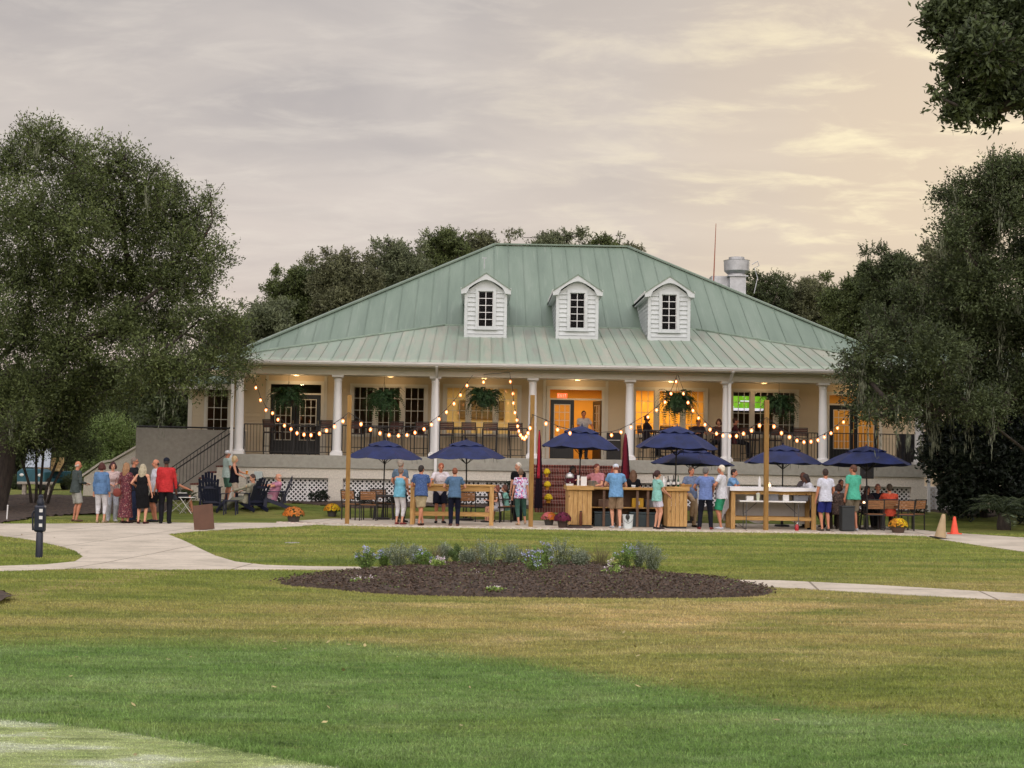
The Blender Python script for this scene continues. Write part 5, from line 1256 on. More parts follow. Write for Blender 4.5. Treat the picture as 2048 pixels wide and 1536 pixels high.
# cloth on T3
m=MB(); L_=2.75; D_=1.12; H=H3+.008
nx=40; vs=[];fs=[]
m.box(-L_/2+.12,-D_/2+.04,H,L_/2-.02,D_/2,H+.006)
def drape(m,p0,p1,h0,h1,amp=.02,n=24,nrm=(0,-1,0),thick=.006):
    p0=Vector(p0);p1=Vector(p1);nn=Vector(nrm); K=6; vs=[];fs=[]
    for k in range(K+1):
        for j in range(n+1):
            s=j/n; q=p0.lerp(p1,s); hh=h0+(h1-h0)*s; hh*=1+.08*math.sin(s*13); f=k/K
            vs.append(q+nn*(.01+amp*f*(1+math.sin(s*n*.9))) -Vector((0,0,hh*f)))
    N0=len(vs)
    for k in range(K):
        for j in range(n): a=k*(n+1)+j; fs.append((a,a+1,a+n+2,a+n+1))
    m.add(vs,fs); m.add([v-nn*thick for v in vs],[f[::-1] for f in fs])
drape(m,(-L_/2+.12,-D_/2+.04,H+.004),(L_/2-.02,-D_/2+.04,H+.004),.10,.10,.012,30)
drape(m,(L_/2-.02,-D_/2+.04,H+.004),(L_/2-.02,D_/2,H+.004),.62,.5,.02,14,(1,0,0))
drape(m,(-L_/2+.12,D_/2,H+.004),(-L_/2+.12,-D_/2+.04,H+.004),.95,.6,.03,14,(-1,0,0))
drape(m,(L_/2-.02,D_/2,H+.004),(-L_/2+.12,D_/2,H+.004),.98,.98,.02,40,(0,1,0))
o=m.build('tablecloth',pm('white_cloth',srgb(225,222,222),rough=.9,var=.04,bump=.3,bscale=8),loc=c3); tagset(o,'white cloth draped over the high pine table beside the last post','tablecloth')
# folding table with boxes beneath/behind
xa=at(1480,1000,41.55).x; xb=at(1613,1000,41.55).x; zt=at(1545,1002,41.55).z; c=((xa+xb)/2,41.6,PT); H=zt-PT; L_=xb-xa
t=thing('folding_table','low white folding table standing under the pine table','table',c)
m=MB(); m.cbox((0,.3,H-.02),(L_,.62,.045)); m.build('table_top',pm('white_plastic',srgb(228,226,222),rough=.4,var=.02),t,bevel=.012)
for x in(-1,1):
    m=MB()
    for y in(.05,.55): m.tube([(x*(L_/2-.2),y,H-.04),(x*(L_/2-.2),y,.02),],.014,8)
    m.tube([(x*(L_/2-.2),.05,.02),(x*(L_/2-.2),.55,.02)],.014,8); m.tube([(x*(L_/2-.2),.3,.45),(x*(L_/2-.55),.3,H-.05)],.01,6); m.build('leg_frame',pm('grey_steel',(.16,.16,.17),rough=.4,metal=.6),t)
ZT=zt+.005
def small(name,lab,cat,px,Y,z,fn,rz=0,group=None):
    x=at(px,1000,Y).x; t=thing(name,lab,cat,(x,Y,z),rz,group); fn(t); return t
def bx(w,d,h,mat,nm='box'):
    def f(t):
        m=MB(); m.cbox((0,0,h/2),(w,d,h)); m.build('carton',mat,t,bevel=.006); m=MB(); m.cbox((0,0,h+.004),(w*.96,.03,.006)); m.build('tape',pm('tape',srgb(190,180,150)),t)
    return f
WB=pm('white_card',srgb(222,220,218),rough=.7,var=.03)
small('carton','white carton with a blue lid patch on the folding table','box',1499,41.8,ZT,bx(.2,.2,.12,WB))
small('carton','white carton with dark print between cup and dark crate on folding table','box',1571,41.8,ZT,bx(.17,.15,.17,WB))
def crate(w,d,h,mat):
    def f(t):
        m=MB(); m.cbox((0,0,.01),(w,d,.02)); 
        for y in(-1,1): m.cbox((0,y*(d/2-.01),h/2+.01),(w,.02,h))
        for x in(-1,1): m.cbox((x*(w/2-.01),0,h/2+.01),(.02,d-.04,h))
        m.build('body',mat,t,bevel=.004); m=MB(); 
        for y in(-1,1): m.cbox((0,y*(d/2),h),(w+.02,.03,.025))
        m.build('rim',mat,t)
    return f
GREYB=pm('grey_bin',srgb(112,112,116),rough=.5); 
small('storage_bin','grey bin with dark things at the end of the folding table','bin',1600,41.85,ZT,crate(.4,.28,.14,GREYB))
small('storage_bin','clear grey bin in the middle of the folding table','bin',1540,41.9,ZT,crate(.42,.3,.17,GREYB))
def cup(r,h,mat,straw=True):
    def f(t):
        m=MB(); m.lathe((0,0,0),[(r*.75,0),(r,h),(r*.95,h),(r*.7,.01)],14); m.build('cup',mat,t); m=MB(); m.lathe((0,0,h),[(r*1.04,0),(r*1.04,.012),(r*.5,.025)],14); m.build('lid',WB,t)
        if straw: m=MB(); m.tube([(0,0,h*.5),(.01,0,h+.14)],.004,6); m.build('straw',WB,t)
    return f
small('drink_cup','tall pale cup with a straw on the folding table','cup',1516,41.7,ZT,cup(.055,.19,pm('pale_cup',srgb(210,214,190),rough=.3)))
small('gas_can','small red can on the paving under the folding table','can',1594,41.3,PT,lambda t:(MB().lathe((0,0,0),[(.05,0),(.055,.02),(.055,.13),(.03,.16),(.02,.18)],14).build('body',pm('red_plastic',srgb(170,30,40),rough=.4),t,smooth='auto'),MB().tube([(0,0,.18),(.03,0,.22)],.012,8).build('spout',WB,t)))
zc=c3[2]+H3+.016
small('squeeze_bottle','white tapered bottle standing on the white cloth','bottle',1519,41.9,zc,lambda t:(MB().lathe((0,0,0),[(.035,0),(.04,.02),(.04,.2),(.02,.26)],12).build('body',WB,t,smooth='auto'),MB().lathe((0,0,.255),[(.018,0),(.006,.06)],10).build('cap',WB,t)))
small('candle_lantern','little glowing lantern on the white cloth','lantern',1539,41.9,zc,lambda t:(MB().lathe((0,0,0),[(.05,0),(.055,.02),(.05,.12),(.03,.15)],14).build('glass',M_CLEAR,t),MB().lathe((0,0,.02),[(.03,0),(.03,.07),(.01,.08)],10).build('candle',pm('candle_glow',(1,.7,.4),emit=(1,.6,.3),es=6),t)))
small('cone_cup','small tea light glowing on the table under the largest umbrella','candle',1728,43.0,PT+.735,lambda t:(MB().lathe((0,0,0),[(.04,0),(.045,.09)],14).build('glass',M_CLEAR,t),MB().lathe((0,0,.01),[(.03,0),(.03,.05)],10).build('candle',MATS['candle_glow'],t)))
for i,px in enumerate((1560,1583,1606)):
    small('serving_tray',['empty tray on the white cloth behind the post','tray of plates in the middle of the white cloth','last tray on the white cloth beside the leaning man'][i],'tray',px,42.1,zc,lambda t:(MB().cbox((0,0,.008),(.3,.22,.016)).build('tray',pm('steel_tray',(.35,.35,.37),rough=.3,metal=.8),t),MB().lathe((0,0,.018),[(.06,0),(.08,.012)],14).build('plate',WB,t)))
# ---- the bar
def W(px,py,Y): return at(px,py,Y)
xa=W(1137,1000,41.55).x; xb=W(1184,1000,41.55).x; xc=W(1335,1000,41.4).x; xd=W(1375,1000,41.4).x; z1=W(1160,980,41.5).z; z2=W(1355,982,41.4).z
t=thing('bar_counter','rustic pine bar whose two board clad ends flank an open shelf side','bar',((xa+xd)/2,42.2,PT)); o0=Vector(t.location)
def wb(x0,y0,z0,x1,y1,z1_): return (x0-o0.x,y0-o0.y,z0,x1-o0.x,y1-o0.y,z1_)
for k,(a,b,hh,Yf) in enumerate(((xa,xb,z1-PT,41.55),(xc,xd,z2-PT,41.4))):
    m=MB(); n=5; 
    for i in range(n):
        w_=(b-a)/n; m.box(*wb(a+i*w_+.004,Yf,.06,a+(i+1)*w_-.004,Yf+.022,hh-.002))
    for xx in(a,b-.022): m.box(*wb(xx,Yf+.023,.06,xx+.022,Yf+1.5,hh-.002))
    m.build('end_panel',M_PINEV,t,bevel=.003)
    m=MB(); m.box(*wb(a-.05,Yf-.07,hh,b+.05,Yf+1.6,hh+.11)); m.build('end_top',M_PINE,t,bevel=.006)
    m=MB(); m.box(*wb(a+.02,Yf+.02,0,b-.02,Yf+1.4,.058)); m.build('toe_kick',M_IRON,t)
hh=z1-PT
m=MB(); m.box(*wb(xb+.052,42.05,hh+.012,xc-.052,42.75,hh+.075)); m.build('counter_top',M_PINE,t,bevel=.006)
m=MB(); m.box(*wb(xb+.002,42.62,.08,xc-.002,42.66,hh)); 
for xx in (xb+.35,xb+.75,(xb+xc)/2+.25,xc-.5): m.box(*wb(xx,42.1,.0,xx+.07,42.17,hh+.01))
m.build('back_panel',pm('shaded_plank',srgb(110,84,66),var=.15,scale=4),t)
m=MB(); m.box(*wb(xb+.002,42.18,.52,xc-.002,42.61,.55)); m.build('under_shelf',M_PINE,t,bevel=.003)
zb=PT+hh+.076; ze=PT+hh+.112; ze2=PT+(z2-PT)+.112
COOL=pm('dark_teal_plastic',srgb(48,62,66),rough=.45,var=.1); YEL=pm('yellow_card',srgb(206,158,40),var=.06)
def cooler(w,d,h):
    def f(t):
        m=MB(); m.cbox((0,0,h*.42),(w,d,h*.84)); m.build('body',COOL,t,bevel=.02)
        m=MB(); m.cbox((0,0,h*.92),(w+.02,d+.02,h*.15)); m.build('lid',COOL,t,bevel=.02)
        m=MB()
        for s in(-1,1): m.tube([(s*w/2,-.08,h*.6),(s*(w/2+.04),-.08,h*.55),(s*(w/2+.04),.08,h*.55),(s*w/2,.08,h*.6)],.012,6)
        m.build('handle',M_IRON,t)
    return f
small('cooler','dark teal cooler under the bar beside the board clad end','cooler',1206,42.35,PT,cooler(.52,.4,.42)); small('cooler','dark teal cooler under the bar behind the white bucket','cooler',1290,42.35,PT,cooler(.9,.4,.42))
small('carton','yellow carton with white mark on the bar under shelf','box',1275,42.35,PT+.552,lambda t:(MB().cbox((0,0,.13),(.32,.24,.26)).build('carton',YEL,t,bevel=.006),MB().lathe((0,-.122,.13),[(.05,-.0),(.05,.001)],14).build('printed_mark',WB,t) if False else MB().cbox((0,-.122,.12),(.1,.004,.1)).build('printed_mark',WB,t)))
small('carton','pale grey carton next to the yellow one under the bar','box',1300,42.35,PT+.552,bx(.26,.24,.22,GREYB)); small('carton','brown carton under the bar beside the first cooler','box',1210,42.35,PT+.552,bx(.4,.24,.2,pm('brown_card',srgb(120,92,76))))
small('bucket','white plastic bucket on the paving before the bar','bucket',1256,41.15,PT,lambda t:(MB().lathe((0,0,0),[(.13,0),(.155,.36),(.165,.365),(.165,.38),(.15,.38),(.125,.02)],20).build('pail',pm('bucket_white',srgb(206,214,214),rough=.4,var=.03),t,smooth='auto'),MB().tube([(-.16,0,.35),(-.1,-.12,.2),(.0,-.17,.14),(.1,-.12,.2),(.16,0,.35)],.005,5).build('handle',M_IRON,t)))
small('gloves','dark glove hung over the rim of the white bucket','glove',1256,40.96,PT+.22,lambda t:(MB().ell((0,.03,.1),(.06,.03,.08)).build('palm',M_IRON,t),MB().tube([(0,.03,.05),(.01,.0,-.03)],[.02,.01],8).build('finger',M_IRON,t)))
# tray / floor mat and stump on the end block
small('floor_mat','round dark mat lying in front of the bar end','mat',1157,41.2,PT,lambda t:(MB().lathe((0,0,0),[(.40,0),(.41,.012),(.38,.03),(.1,.035)],28).build('mat',pm('dark_rubber',(.05,.035,.035)),t),MB().lathe((0,0,.034),[(.2,0),(.2,.008)],20).build('centre',M_IRON,t)))
small('tap_handle','short dark wooden bat leaning on the bar end','bat',1162,41.45,PT+.035,lambda t:(MB().lathe((0,0,0),[(.03,0),(.045,.1),(.04,.3),(.03,.38),(.035,.4)],10).build('bat',pm('bat_wood',srgb(98,50,24)),t,smooth='auto'),MB().lathe((0,0,.4),[(.035,0),(.03,.02)],10).build('cap',M_IRON,t)))
# things on the bar
small('drink_dispenser','round topped drink dispenser with dark juice on the bar end','dispenser',1139,42.0,ze,lambda t:(MB().lathe((0,0,.06),[(.10,0),(.12,.02),(.12,.13),(.10,.15)],20).build('juice_jar',pm('dark_juice',srgb(70,14,34),rough=.15),t,smooth='auto'),MB().lathe((0,0,.215),[(.12,0),(.125,.05),(.10,.11),(.04,.14),(.02,.16)],20).build('domed_lid',pm('silver_lid',(.5,.5,.5),rough=.3,metal=.7),t,smooth='auto'),MB().lathe((0,0,0),[(.11,0),(.11,.055)],16).build('stand',WB,t),MB().tube([(0,-.12,.1),(0,-.16,.1),(0,-.16,.07)],.012,8).build('tap',WB,t)))
small('menu_card','white upright card on the bar end','card',1167,41.9,ze,lambda t:(MB().cbox((0,0,.13),(.17,.02,.26)).build('card',WB,t),MB().cbox((0,0,.008),(.17,.08,.012)).build('foot',WB,t)))
small('paper_towels','white roll standing between dispenser and card','roll',1156,41.95,ze,lambda t:(MB().lathe((0,0,0),[(.035,0),(.035,.29)],14).build('roll',WB,t,smooth='auto'),MB().tube([(0,0,.29),(0,0,.33)],.008,8).build('rod',M_IRON,t)))
small('ice_bin','grey steel bin on the counter before the man in pink','bin',1183,42.3,zb,lambda t:(MB().lathe((0,0,0),[(.1,0),(.13,.18),(.125,.18),(.09,.02)],18).build('bin',pm('steel_tray',(.35,.35,.37)),t,smooth='auto'),MB().tube([(-.13,0,.17),(-.16,0,.1),(-.12,0,.05)],.008,6).build('handle',M_IRON,t)))
GLS=[('bottle',1327,.075/2,.30,srgb(225,225,225),'clear bottle with a white label behind the mint shirted woman'),('bottle',1336,.04,.28,srgb(20,26,22),'very dark wine bottle next to the clear bottle'),('bottle',1347,.04,.3,srgb(14,16,14),'black bottle with white label on the far bar end'),('bottle',1356,.03,.3,srgb(30,80,50),'slim green bottle at the far bar end'),('bottle',1331,.03,.24,srgb(200,205,205),'small clear bottle beside the wine bottle')]
for k,(nm,px,r,h,c_,lab) in enumerate(GLS):
    small(nm,lab,'bottle',px,41.75+.06*k,ze2,lambda t:(MB().lathe((0,0,0),[(r,0),(r,h*.58),(r*.4,h*.75),(r*.36,h)],12).build('body',pm('bottle_%d'%k,c_,rough=.12,var=.02),t,smooth='auto'),MB().lathe((0,0,h*.2),[(r+.001,0),(r+.001,h*.25)],12).build('bottle_label',WB,t),MB().lathe((0,0,h),[(r*.42,0),(r*.42,.02)],8).build('cap',M_IRON,t)),group='bottles on the bar')
small('napkin_box','wooden tray of napkins at the far end of the bar','tray',1372,41.7,ze2,crate(.28,.2,.06,M_PINE))
small('carafe','clear carafe with stirrers on the far bar end','carafe',1341,41.9,ze2,lambda t:(MB().lathe((0,0,0),[(.05,0),(.055,.12),(.04,.16),(.05,.2)],14).build('glass',M_CLEAR,t,smooth='auto'),[MB().tube([(0,0,.03),(dx,.01,.33)],.004,5).build('stirrer',WB,t) for dx in(-.05,-.02,.02,.05)]))
# ---- adirondack chairs
def adirondack():
    t=thing('adirondack_chair','x','chair',(0,0,0),0,'navy adirondack chairs on the grass')
    M_=pm('navy_plastic',srgb(24,28,52),rough=.5,var=.1)
    m=MB()
    for k in range(6): m.cbox((0,-.28+.1*k,.36-.035*k),(.52,.09,.02))
    m.build('seat',M_,t)
    for k in range(7):
        u=(k-3)/3; x=u*.27; m=MB(); b=Vector((x*.85,.2,.2)); tp=b+Vector((x*.22,.34,.86-.24*u*u))
        m.beam(b,tp,.082,.02,up=(0,1,0)); m.lathe((0,0,0),[(.001,0)],3) if False else None; m.build('back_slat',M_,t,bevel=.008)
    for z in (.3,.75): m=MB(); y=.2+.34*(z-.2)/.86; m.cbox((0,y+.02,z),(.56,.025,.07)); m.build('back_brace',M_,t)
    for x in(-1,1):
        m=MB(); m.cbox((x*.33,-.02,.56),(.12,.72,.025)); m.build('armrest',M_,t,bevel=.01)
        m=MB(); m.cbox((x*.31,-.32,.275),(.04,.11,.55)); m.build('front_leg',M_,t)
        m=MB(); m.beam((x*.27,-.36,.34),(x*.27,.5,.03),.04,.11); m.build('rear_leg',M_,t)
        m=MB(); m.beam((x*.31,.3,.2),(x*.32,.3,.55),.04,.05,up=(0,1,0)); m.build('arm_post',M_,t)
    return t
A0=adirondack()
ADI=[(427,46.3,R(172),'empty navy adirondack chair with its back to the lawn'),(419,47.7,R(186),'navy adirondack chair behind the empty one, only its back top showing'),(502,46.5,R(228),'navy adirondack chair of the man in khaki'),(549,46.9,R(-76),'navy adirondack chair of the bald man in pink')]
for i,(px,Y,rz,lab) in enumerate(ADI):
    x=at(px,1000,Y).x; z=gz(x,Y)
    if i==0: A0.location=(x,Y,z); A0.rotation_euler=(0,0,rz); A0['label']=lab
    else: dup(A0,(x,Y,z),rz,lab)
x=at(462,1000,45.9).x
small('side_table','small dark slatted side table beside the khaki man','table',462,45.7,gz(x,45.7),lambda t:(MB().cbox((0,0,.43),(.42,.42,.03)).build('table_top',MATS['navy_plastic'],t),[MB().cbox((a,b,.21),(.035,.035,.42)).build('leg',MATS['navy_plastic'],t) for a in(-.18,.18) for b in(-.18,.18)]))
small('folding_stool','light folding table with pale top beside the person by the stair','table',374,45.8,gz(-8.9,45.8),lambda t:(MB().cbox((0,0,.5),(.46,.36,.022)).build('table_top',WB,t,bevel=.006),[MB().tube([(a,b*.16,.49),(-a,b*.16,0)],.012,6).build('leg',pm('alu',(.5,.48,.44),rough=.35,metal=.7),t) for a in(-.18,.18) for b in(-1,1)]))
def lawnchair(px,Y,rz,lab):
    x=at(px,1000,Y).x; t=thing('folding_chair',lab,'chair',(x,Y,gz(x,Y)),rz)
    m=MB(); 
    for s in(-1,1): m.tube([(s*.24,-.25,0),(s*.24,.2,.42),(s*.24,.33,.88)],.013,6); m.tube([(s*.26,.28,0),(s*.26,-.22,.42)],.013,6); m.tube([(s*.26,-.25,.62),(s*.26,.26,.62)],.016,6)
    m.build('frame',MATS['alu'],t); m=MB(); m.cbox((0,0,.42),(.46,.42,.02)); m.build('seat',M_IRON,t); m=MB(); m.cbox((0,.27,.68),(.46,.02,.36),M=Matrix.Rotation(R(-16),4,'X')); m.build('backrest',M_IRON,t)
lawnchair(352,45.9,R(120),'black folding chair under the seated person by the side stair')
# ---- pots of mums
def mums(px,pyb,w,h,lab,c1,c2,pot=srgb(70,66,64),potk=1.0,Y=None,z=None):
    p=G(px,pyb) if Y is None else at(px,pyb,Y); s=p.y/F; r=w*s/2; H=h*s; zz=(gz(p.x,p.y) if z is None else z)
    t=thing('potted_mums',lab,'potted plant',(p.x,p.y,zz),0,'pots of autumn mums'); ph=H*.46; pr=r*.62*potk
    m=MB(); m.lathe((0,0,0),[(pr*.72,0),(pr*.98,ph*.85),(pr*1.08,ph*.86),(pr*1.1,ph),(pr*.98,ph),(pr*.9,ph*.9)],20); m.build('pot',pm('pot_%02x%02x'%(int(pot[0]*999)%255,int(pot[2]*999)%255),pot,rough=.7),t,smooth='auto')
    n=380; d=unit(n); d[:,2]=np.abs(d[:,2])*.9-.12; P=d*np.array([r,r,H*.52])*(.9+.12*nr.random((n,1)))+np.array([0,0,ph])
    m=MB()
    side=(P[:,0]>nr.normal(size=n)*r*.25)
    V=[];Fq=[]
    vv=[];ff=[];mi=[]
    for k in range(7):
        ax=np.cross(d,unit(n)); cc=P+ax*.0; v,f=leafgeo(P+ax/np.linalg.norm(ax,axis=1,keepdims=True)*.012,ax,np.full(n,.034),.75,nrm=d+unit(n)*.35); vv.append((v,f)); mi.append(side)
    V,Fq=merge(vv); npmesh('blooms',V,Fq,[pm('petal_%d'%(hash(c1)%9999),c1,rough=.8,var=.1,island=.3),pm('petal_%d'%(hash(c2)%9999),c2,rough=.8,var=.1,island=.3)],t,mi=np.concatenate(mi).astype(int))
    n=500; d=unit(n); d[:,2]=np.abs(d[:,2])*.9-.25; P=d*np.array([r,r,H*.5])*.86+np.array([0,0,ph]); V,Fq=leafgeo(P,unit(n),np.full(n,.05),.5); npmesh('leaves',V,Fq,MATS.setdefault('mum_leaf',leafmat('mum_leaf',srgb(50,70,36),srgb(70,92,46))),t)
    m=MB(); m.tube([(0,0,ph*.6),(0,0,ph+H*.3)],[.04,.02],6); m.build('stem',MATS['green_stem'],t)
Yl=srgb(226,190,20); Or=srgb(214,120,34); Mr=srgb(96,16,52); Pk=srgb(206,110,110)
mums(587,1046,44,38,'pot of orange mums standing alone on the path edge',Or,srgb(206,130,60),pot=srgb(72,66,60))
mums(664,1033,34,30,'pot of yellow mums at the grass edge near the first post',srgb(216,150,30),Yl)
mums(1098,1037,34,30,'pot of pink and orange mums at the foot of the brick steps',Pk,Or,Y=42.4,z=PT)
mums(1125,1047,36,36,'pot of deep maroon mums beside the bar end',Mr,srgb(110,26,60),pot=srgb(62,46,40),Y=41.0,z=PT)
mums(1796,1062,40,34,'half barrel of golden mums at the patio end',srgb(206,138,30),Yl,pot=srgb(84,66,56),potk=1.25,Y=40.9,z=PT)
for (px,py,Y,w,h,lab) in ((1094,926,48.3,13,20,'yellow mums in a gold pot on the top brick step'),(1095,948,47.75,14,20,'yellow mums in a gold pot half way up the brick steps'),(1097,985,46.9,17,21,'yellow mums in a gold pot on the lowest brick steps'),(1243,940,48.0,16,20,'yellow mums beside the dark drape on the steps')):
    p=at(px,py,Y); zz=ZD-.2*max(0,round((48.98-Y)/.29))
    mums(px,py,w,h,lab,Yl,srgb(236,206,30),pot=srgb(190,130,30),Y=Y,z=GB+(ZD-GB)/8*max(1,math.floor(8-(49.08-Y)/.29)))
# dark drapes flanking the steps
def drapepole(px,ytop,ybot,Y,lab,c1,c2,w):
    p=at(px,ybot,Y); z0=p.z; zt=at(px,ytop,Y).z; g=max(gz(p.x,Y),GB if Y>46 else 0); t=thing('draped_banner',lab,'drape',(p.x,Y,g))
    m=MB(); m.tube([(0,.03,0),(0,.03,zt-g)],.02,8); m.build('pole',M_IRON,t)
    m=MB(); H=zt-g; K=14; n=28; vs=[];fs=[]
    for k in range(K+1):
        f=k/K; r=w*(.15+.85*f**.7)
        for j in range(n):
            a=2*PI*j/n; rr=r*(1+.30*math.sin(a*5+f*3)+.12*math.sin(a*11)); vs.append((rr*math.cos(a)+.05*f*w*3*0,rr*math.sin(a)*.6,H*(1-f)*.98+ .05*f))
    for k in range(K):
        for j in range(n): fs.append((k*n+j,(k+1)*n+j,(k+1)*n+(j+1)%n,k*n+(j+1)%n))
    m.add(vs,fs); m.mi=0; m.build('dark_cloth',fab(c2),t,smooth=True)
    m=MB(); vs=[];fs=[]
    for k in range(K+1):
        f=k/K*.6; r=w*(.2+.8*f**.7)*1.1
        for j in range(7):
            a=PI*1.0+PI*.9*j/6-(.9 if c1[0]>.3 else .4); vs.append((r*math.cos(a),r*math.sin(a)*.66,H*(1-f)*.985))
    for k in range(K):
        for j in range(6): fs.append((k*7+j,(k+1)*7+j,(k+1)*7+j+1,k*7+j+1))
    m.add(vs,fs); o=m.build('red_cloth',fab(c1),t,smooth=True); sd=o.modifiers.new('thick','SOLIDIFY'); sd.thickness=.006
drapepole(1077,860,1012,46.4,'tall dark banner with a crimson side beside the lower brick steps',srgb(190,20,50),srgb(34,20,34),.11)
drapepole(1250,866,975,46.6,'dark maroon drape on a pole at the other side of the steps',srgb(120,14,40),srgb(40,16,30),.17)
# ---- porch furniture
M_WICK=M_SLATD
pc0=chair(M_SLATD,True,'x','brown tall chairs along the porch railing','bar_chair')
PCH=[(712,50.6,R(170),'brown tall porch chair just past the first full column'),(790,50.9,R(190),'brown tall porch chair before the pale bench'),(838,50.7,R(200),'brown tall porch chair behind the hose end of the railing'),(893,50.3,R(180),'first brown tall chair before the cream lit window'),(938,50.3,R(176),'second brown tall chair before the cream lit window'),(979,50.3,R(183),'third brown tall chair before the cream lit window'),(1030,50.3,R(178),'last brown tall chair before the cream lit window'),(546,50.8,R(150),'brown tall porch chair before the dark double doors'),(648,50.8,R(205),'brown tall porch chair near the first full column'),(1500,50.6,R(120),'brown tall porch chair below the television window'),(1545,50.7,R(200),'brown tall porch chair behind the last timber post'),(1600,50.7,R(170),'brown tall porch chair near the column by the oak'),(1325,50.8,R(200),'brown tall porch chair behind the tall bar umbrella')]
for i,(px,Y,rz,lab) in enumerate(PCH):
    x=at(px,900,Y).x
    if i==0: pc0.location=(x,Y,ZD); pc0.rotation_euler=(0,0,rz); pc0['label']=lab
    else: dup(pc0,(x,Y,ZD),rz,lab)
for px,lab in ((600,'dark high porch table before the double doors'),(752,'dark high porch table behind the first umbrella'),(915,'dark high porch table before the cream lit window'),(1004,'dark high porch table beside the last tall chair'),(1370,'dark high porch table behind the tall bar umbrella'),(1520,'dark high porch table below the television window')):
    rtable(px,51.0,lab,ZD,.5,1.0)
x=at(1225,890,51.6).x
small('sign_board','black menu board with a pale line beside the entrance door','sign',1226,51.55,ZD,lambda t:(MB().cbox((0,0,.47),(.5,.06,.94)).build('board',M_IRON,t,bevel=.01),MB().cbox((0,-.032,.68),(.44,.004,.02)).build('pale_line',WB,t)))
def speaker(px,Y,z,w,h,lab,stand=0):
    x=at(px,900,Y).x; t=thing('loudspeaker',lab,'speaker',(x,Y,z))
    m=MB(); m.cbox((0,0,stand+h/2),(w,w*.9,h)); m.build('cabinet',pm('black_speaker',(.02,.02,.025),rough=.6),t,bevel=.015)
    for zz,r in((h*.3,w*.36),(h*.75,w*.22)):
        m=MB(); m.tube([(0,-w*.45-.001,stand+zz),(0,-w*.45-.012,stand+zz)],[r,r*.9],18); m.build('driver',M_IRON,t)
    if stand:
        m=MB(); m.tube([(0,0,.0),(0,0,stand)],.02,8)
        for k in range(3): a=2*PI*k/3; m.tube([(0,0,.45),(.4*math.cos(a),.4*math.sin(a),.01)],.013,6)
        m.build('tripod',M_IRON,t)
speaker(1815,49.9,ZD,.62,1.02,'big black loudspeaker on the porch behind the last railing')
z=at(1734,957,46.5).z; speaker(1734,46.5,gz(12,46.5),.36,.42,'small black loudspeaker on a tripod behind the largest umbrella',stand=z-gz(12,46.5))
# ---- lawn things
def cone(px,pyb,h,lab,colr,tilt=0,stripe=False,Y=None):
    p=G(px,pyb); s=p.y/F; H=h*s; t=thing('traffic_cone',lab,'cone',(p.x,p.y,gz(p.x,p.y)+.012),0,'cones at the patio end'); mt=pm('cone_%d'%int(colr[1]*1000),colr,rough=.6,var=.1,scale=3)
    m=MB(); m.lathe((0,0,.03),[(H*.235,0),(H*.08,H*.92),(H*.06,H*.97),(H*.05,H*.97)],24); o=m.build('cone_body',mt,t,smooth='auto')
    m=MB(); m.cbox((0,0,.015),(H*.64,H*.64,.03)); m.build('base',mt if not tilt else M_IRON,t,bevel=.008)
    t.rotation_euler=(0,R(tilt),R(8))
cone(1880,1078,49,'faded tan cone leaning at the patio corner',srgb(176,152,116),9); cone(1909,1069,34,'bright orange cone beside the faded tan one',srgb(236,86,60))
def washer():
    p=G(78,1115); t=thing('ball_washer','dark navy ball washer post with pale labels in the grass island','ball washer',(p.x,p.y,gz(p.x,p.y)),R(-8)); t.scale=(.88,.88,.98); M_=pm('navy_metal',srgb(24,30,48),rough=.4); s=p.y/F
    m=MB(); m.lathe((0,0,-.05),[(.075,0),(.07,.5),(.06,.52)],16); m.build('post',M_,t,smooth='auto')
    m=MB(); m.cbox((0,0,.72),(.22,.16,.5)); m.build('housing',M_,t,bevel=.04)
    m=MB(); m.lathe((0,0,.97),[(.07,0),(.08,.06),(.05,.12),(.055,.16),(.02,.19)],14); m.build('crank_knob',M_,t,smooth='auto')
    m=MB(); m.tube([(-.13,0,.86),(-.17,0,.8),(-.15,0,.5)],.02,8); m.build('towel_hook',M_,t)
    for z in(.87,.74,.6): 
        m=MB(); m.cbox((.05,-.084,z),(.07,.006,.06)); m.build('pale_label',WB,t)
washer()
p=G(409,1061); t=thing('sign_board','brown board leaning on its frame at the path edge','sign',(p.x,p.y,gz(p.x,p.y)),R(6)); Mx=Matrix.Rotation(R(-14),4,'X')@Matrix.Rotation(R(-7),4,'Y'); mb=pm('brown_board',srgb(96,66,50),rough=.8,var=.12,scale=3)
m=MB(); m.cbox(Mx@Vector((0,0,.34)),(.50,.04,.64),M=Mx); m.build('board',mb,t,bevel=.006); m=MB(); m.beam((-.12,.4,.0),(-.1,.22,.5),.03,.03,up=(0,1,0)); m.beam((.16,.4,.0),(.12,.22,.5),.03,.03,up=(0,1,0)); m.build('prop_leg',M_POST,t)
p=G(13,1043); t=thing('stake','thin white stake at the edge of the mulch under the huge oak','stake',(p.x,p.y,gz(p.x,p.y))); m=MB(); m.tube([(0,0,-.1),(0.02,0,.42)],.018,8); m.build('stake',M_WHITE,t); m=MB(); m.ell((.02,0,.43),(.022,.022,.02)); m.build('stake_cap',M_WHITE,t)
p=G(585,1086); t=thing('valve_cover','round pale valve cover flush in the lawn','cover',(p.x,p.y,gz(p.x,p.y))); MB().lathe((0,0,-.02),[(.17,0),(.17,.03),(.15,.034)],24).build('cover',M_DECK,t); MB().cbox((0,0,.022),(.06,.02,.006)).build('grip',M_IRON,t)
p=at(510,1000,48.0); t=thing('utility_box','pale grey utility box on a thin post before the lattice','box',(p.x,48.6,gz(p.x,48.6))); zb2=at(510,958,48.6).z-gz(p.x,48.6)
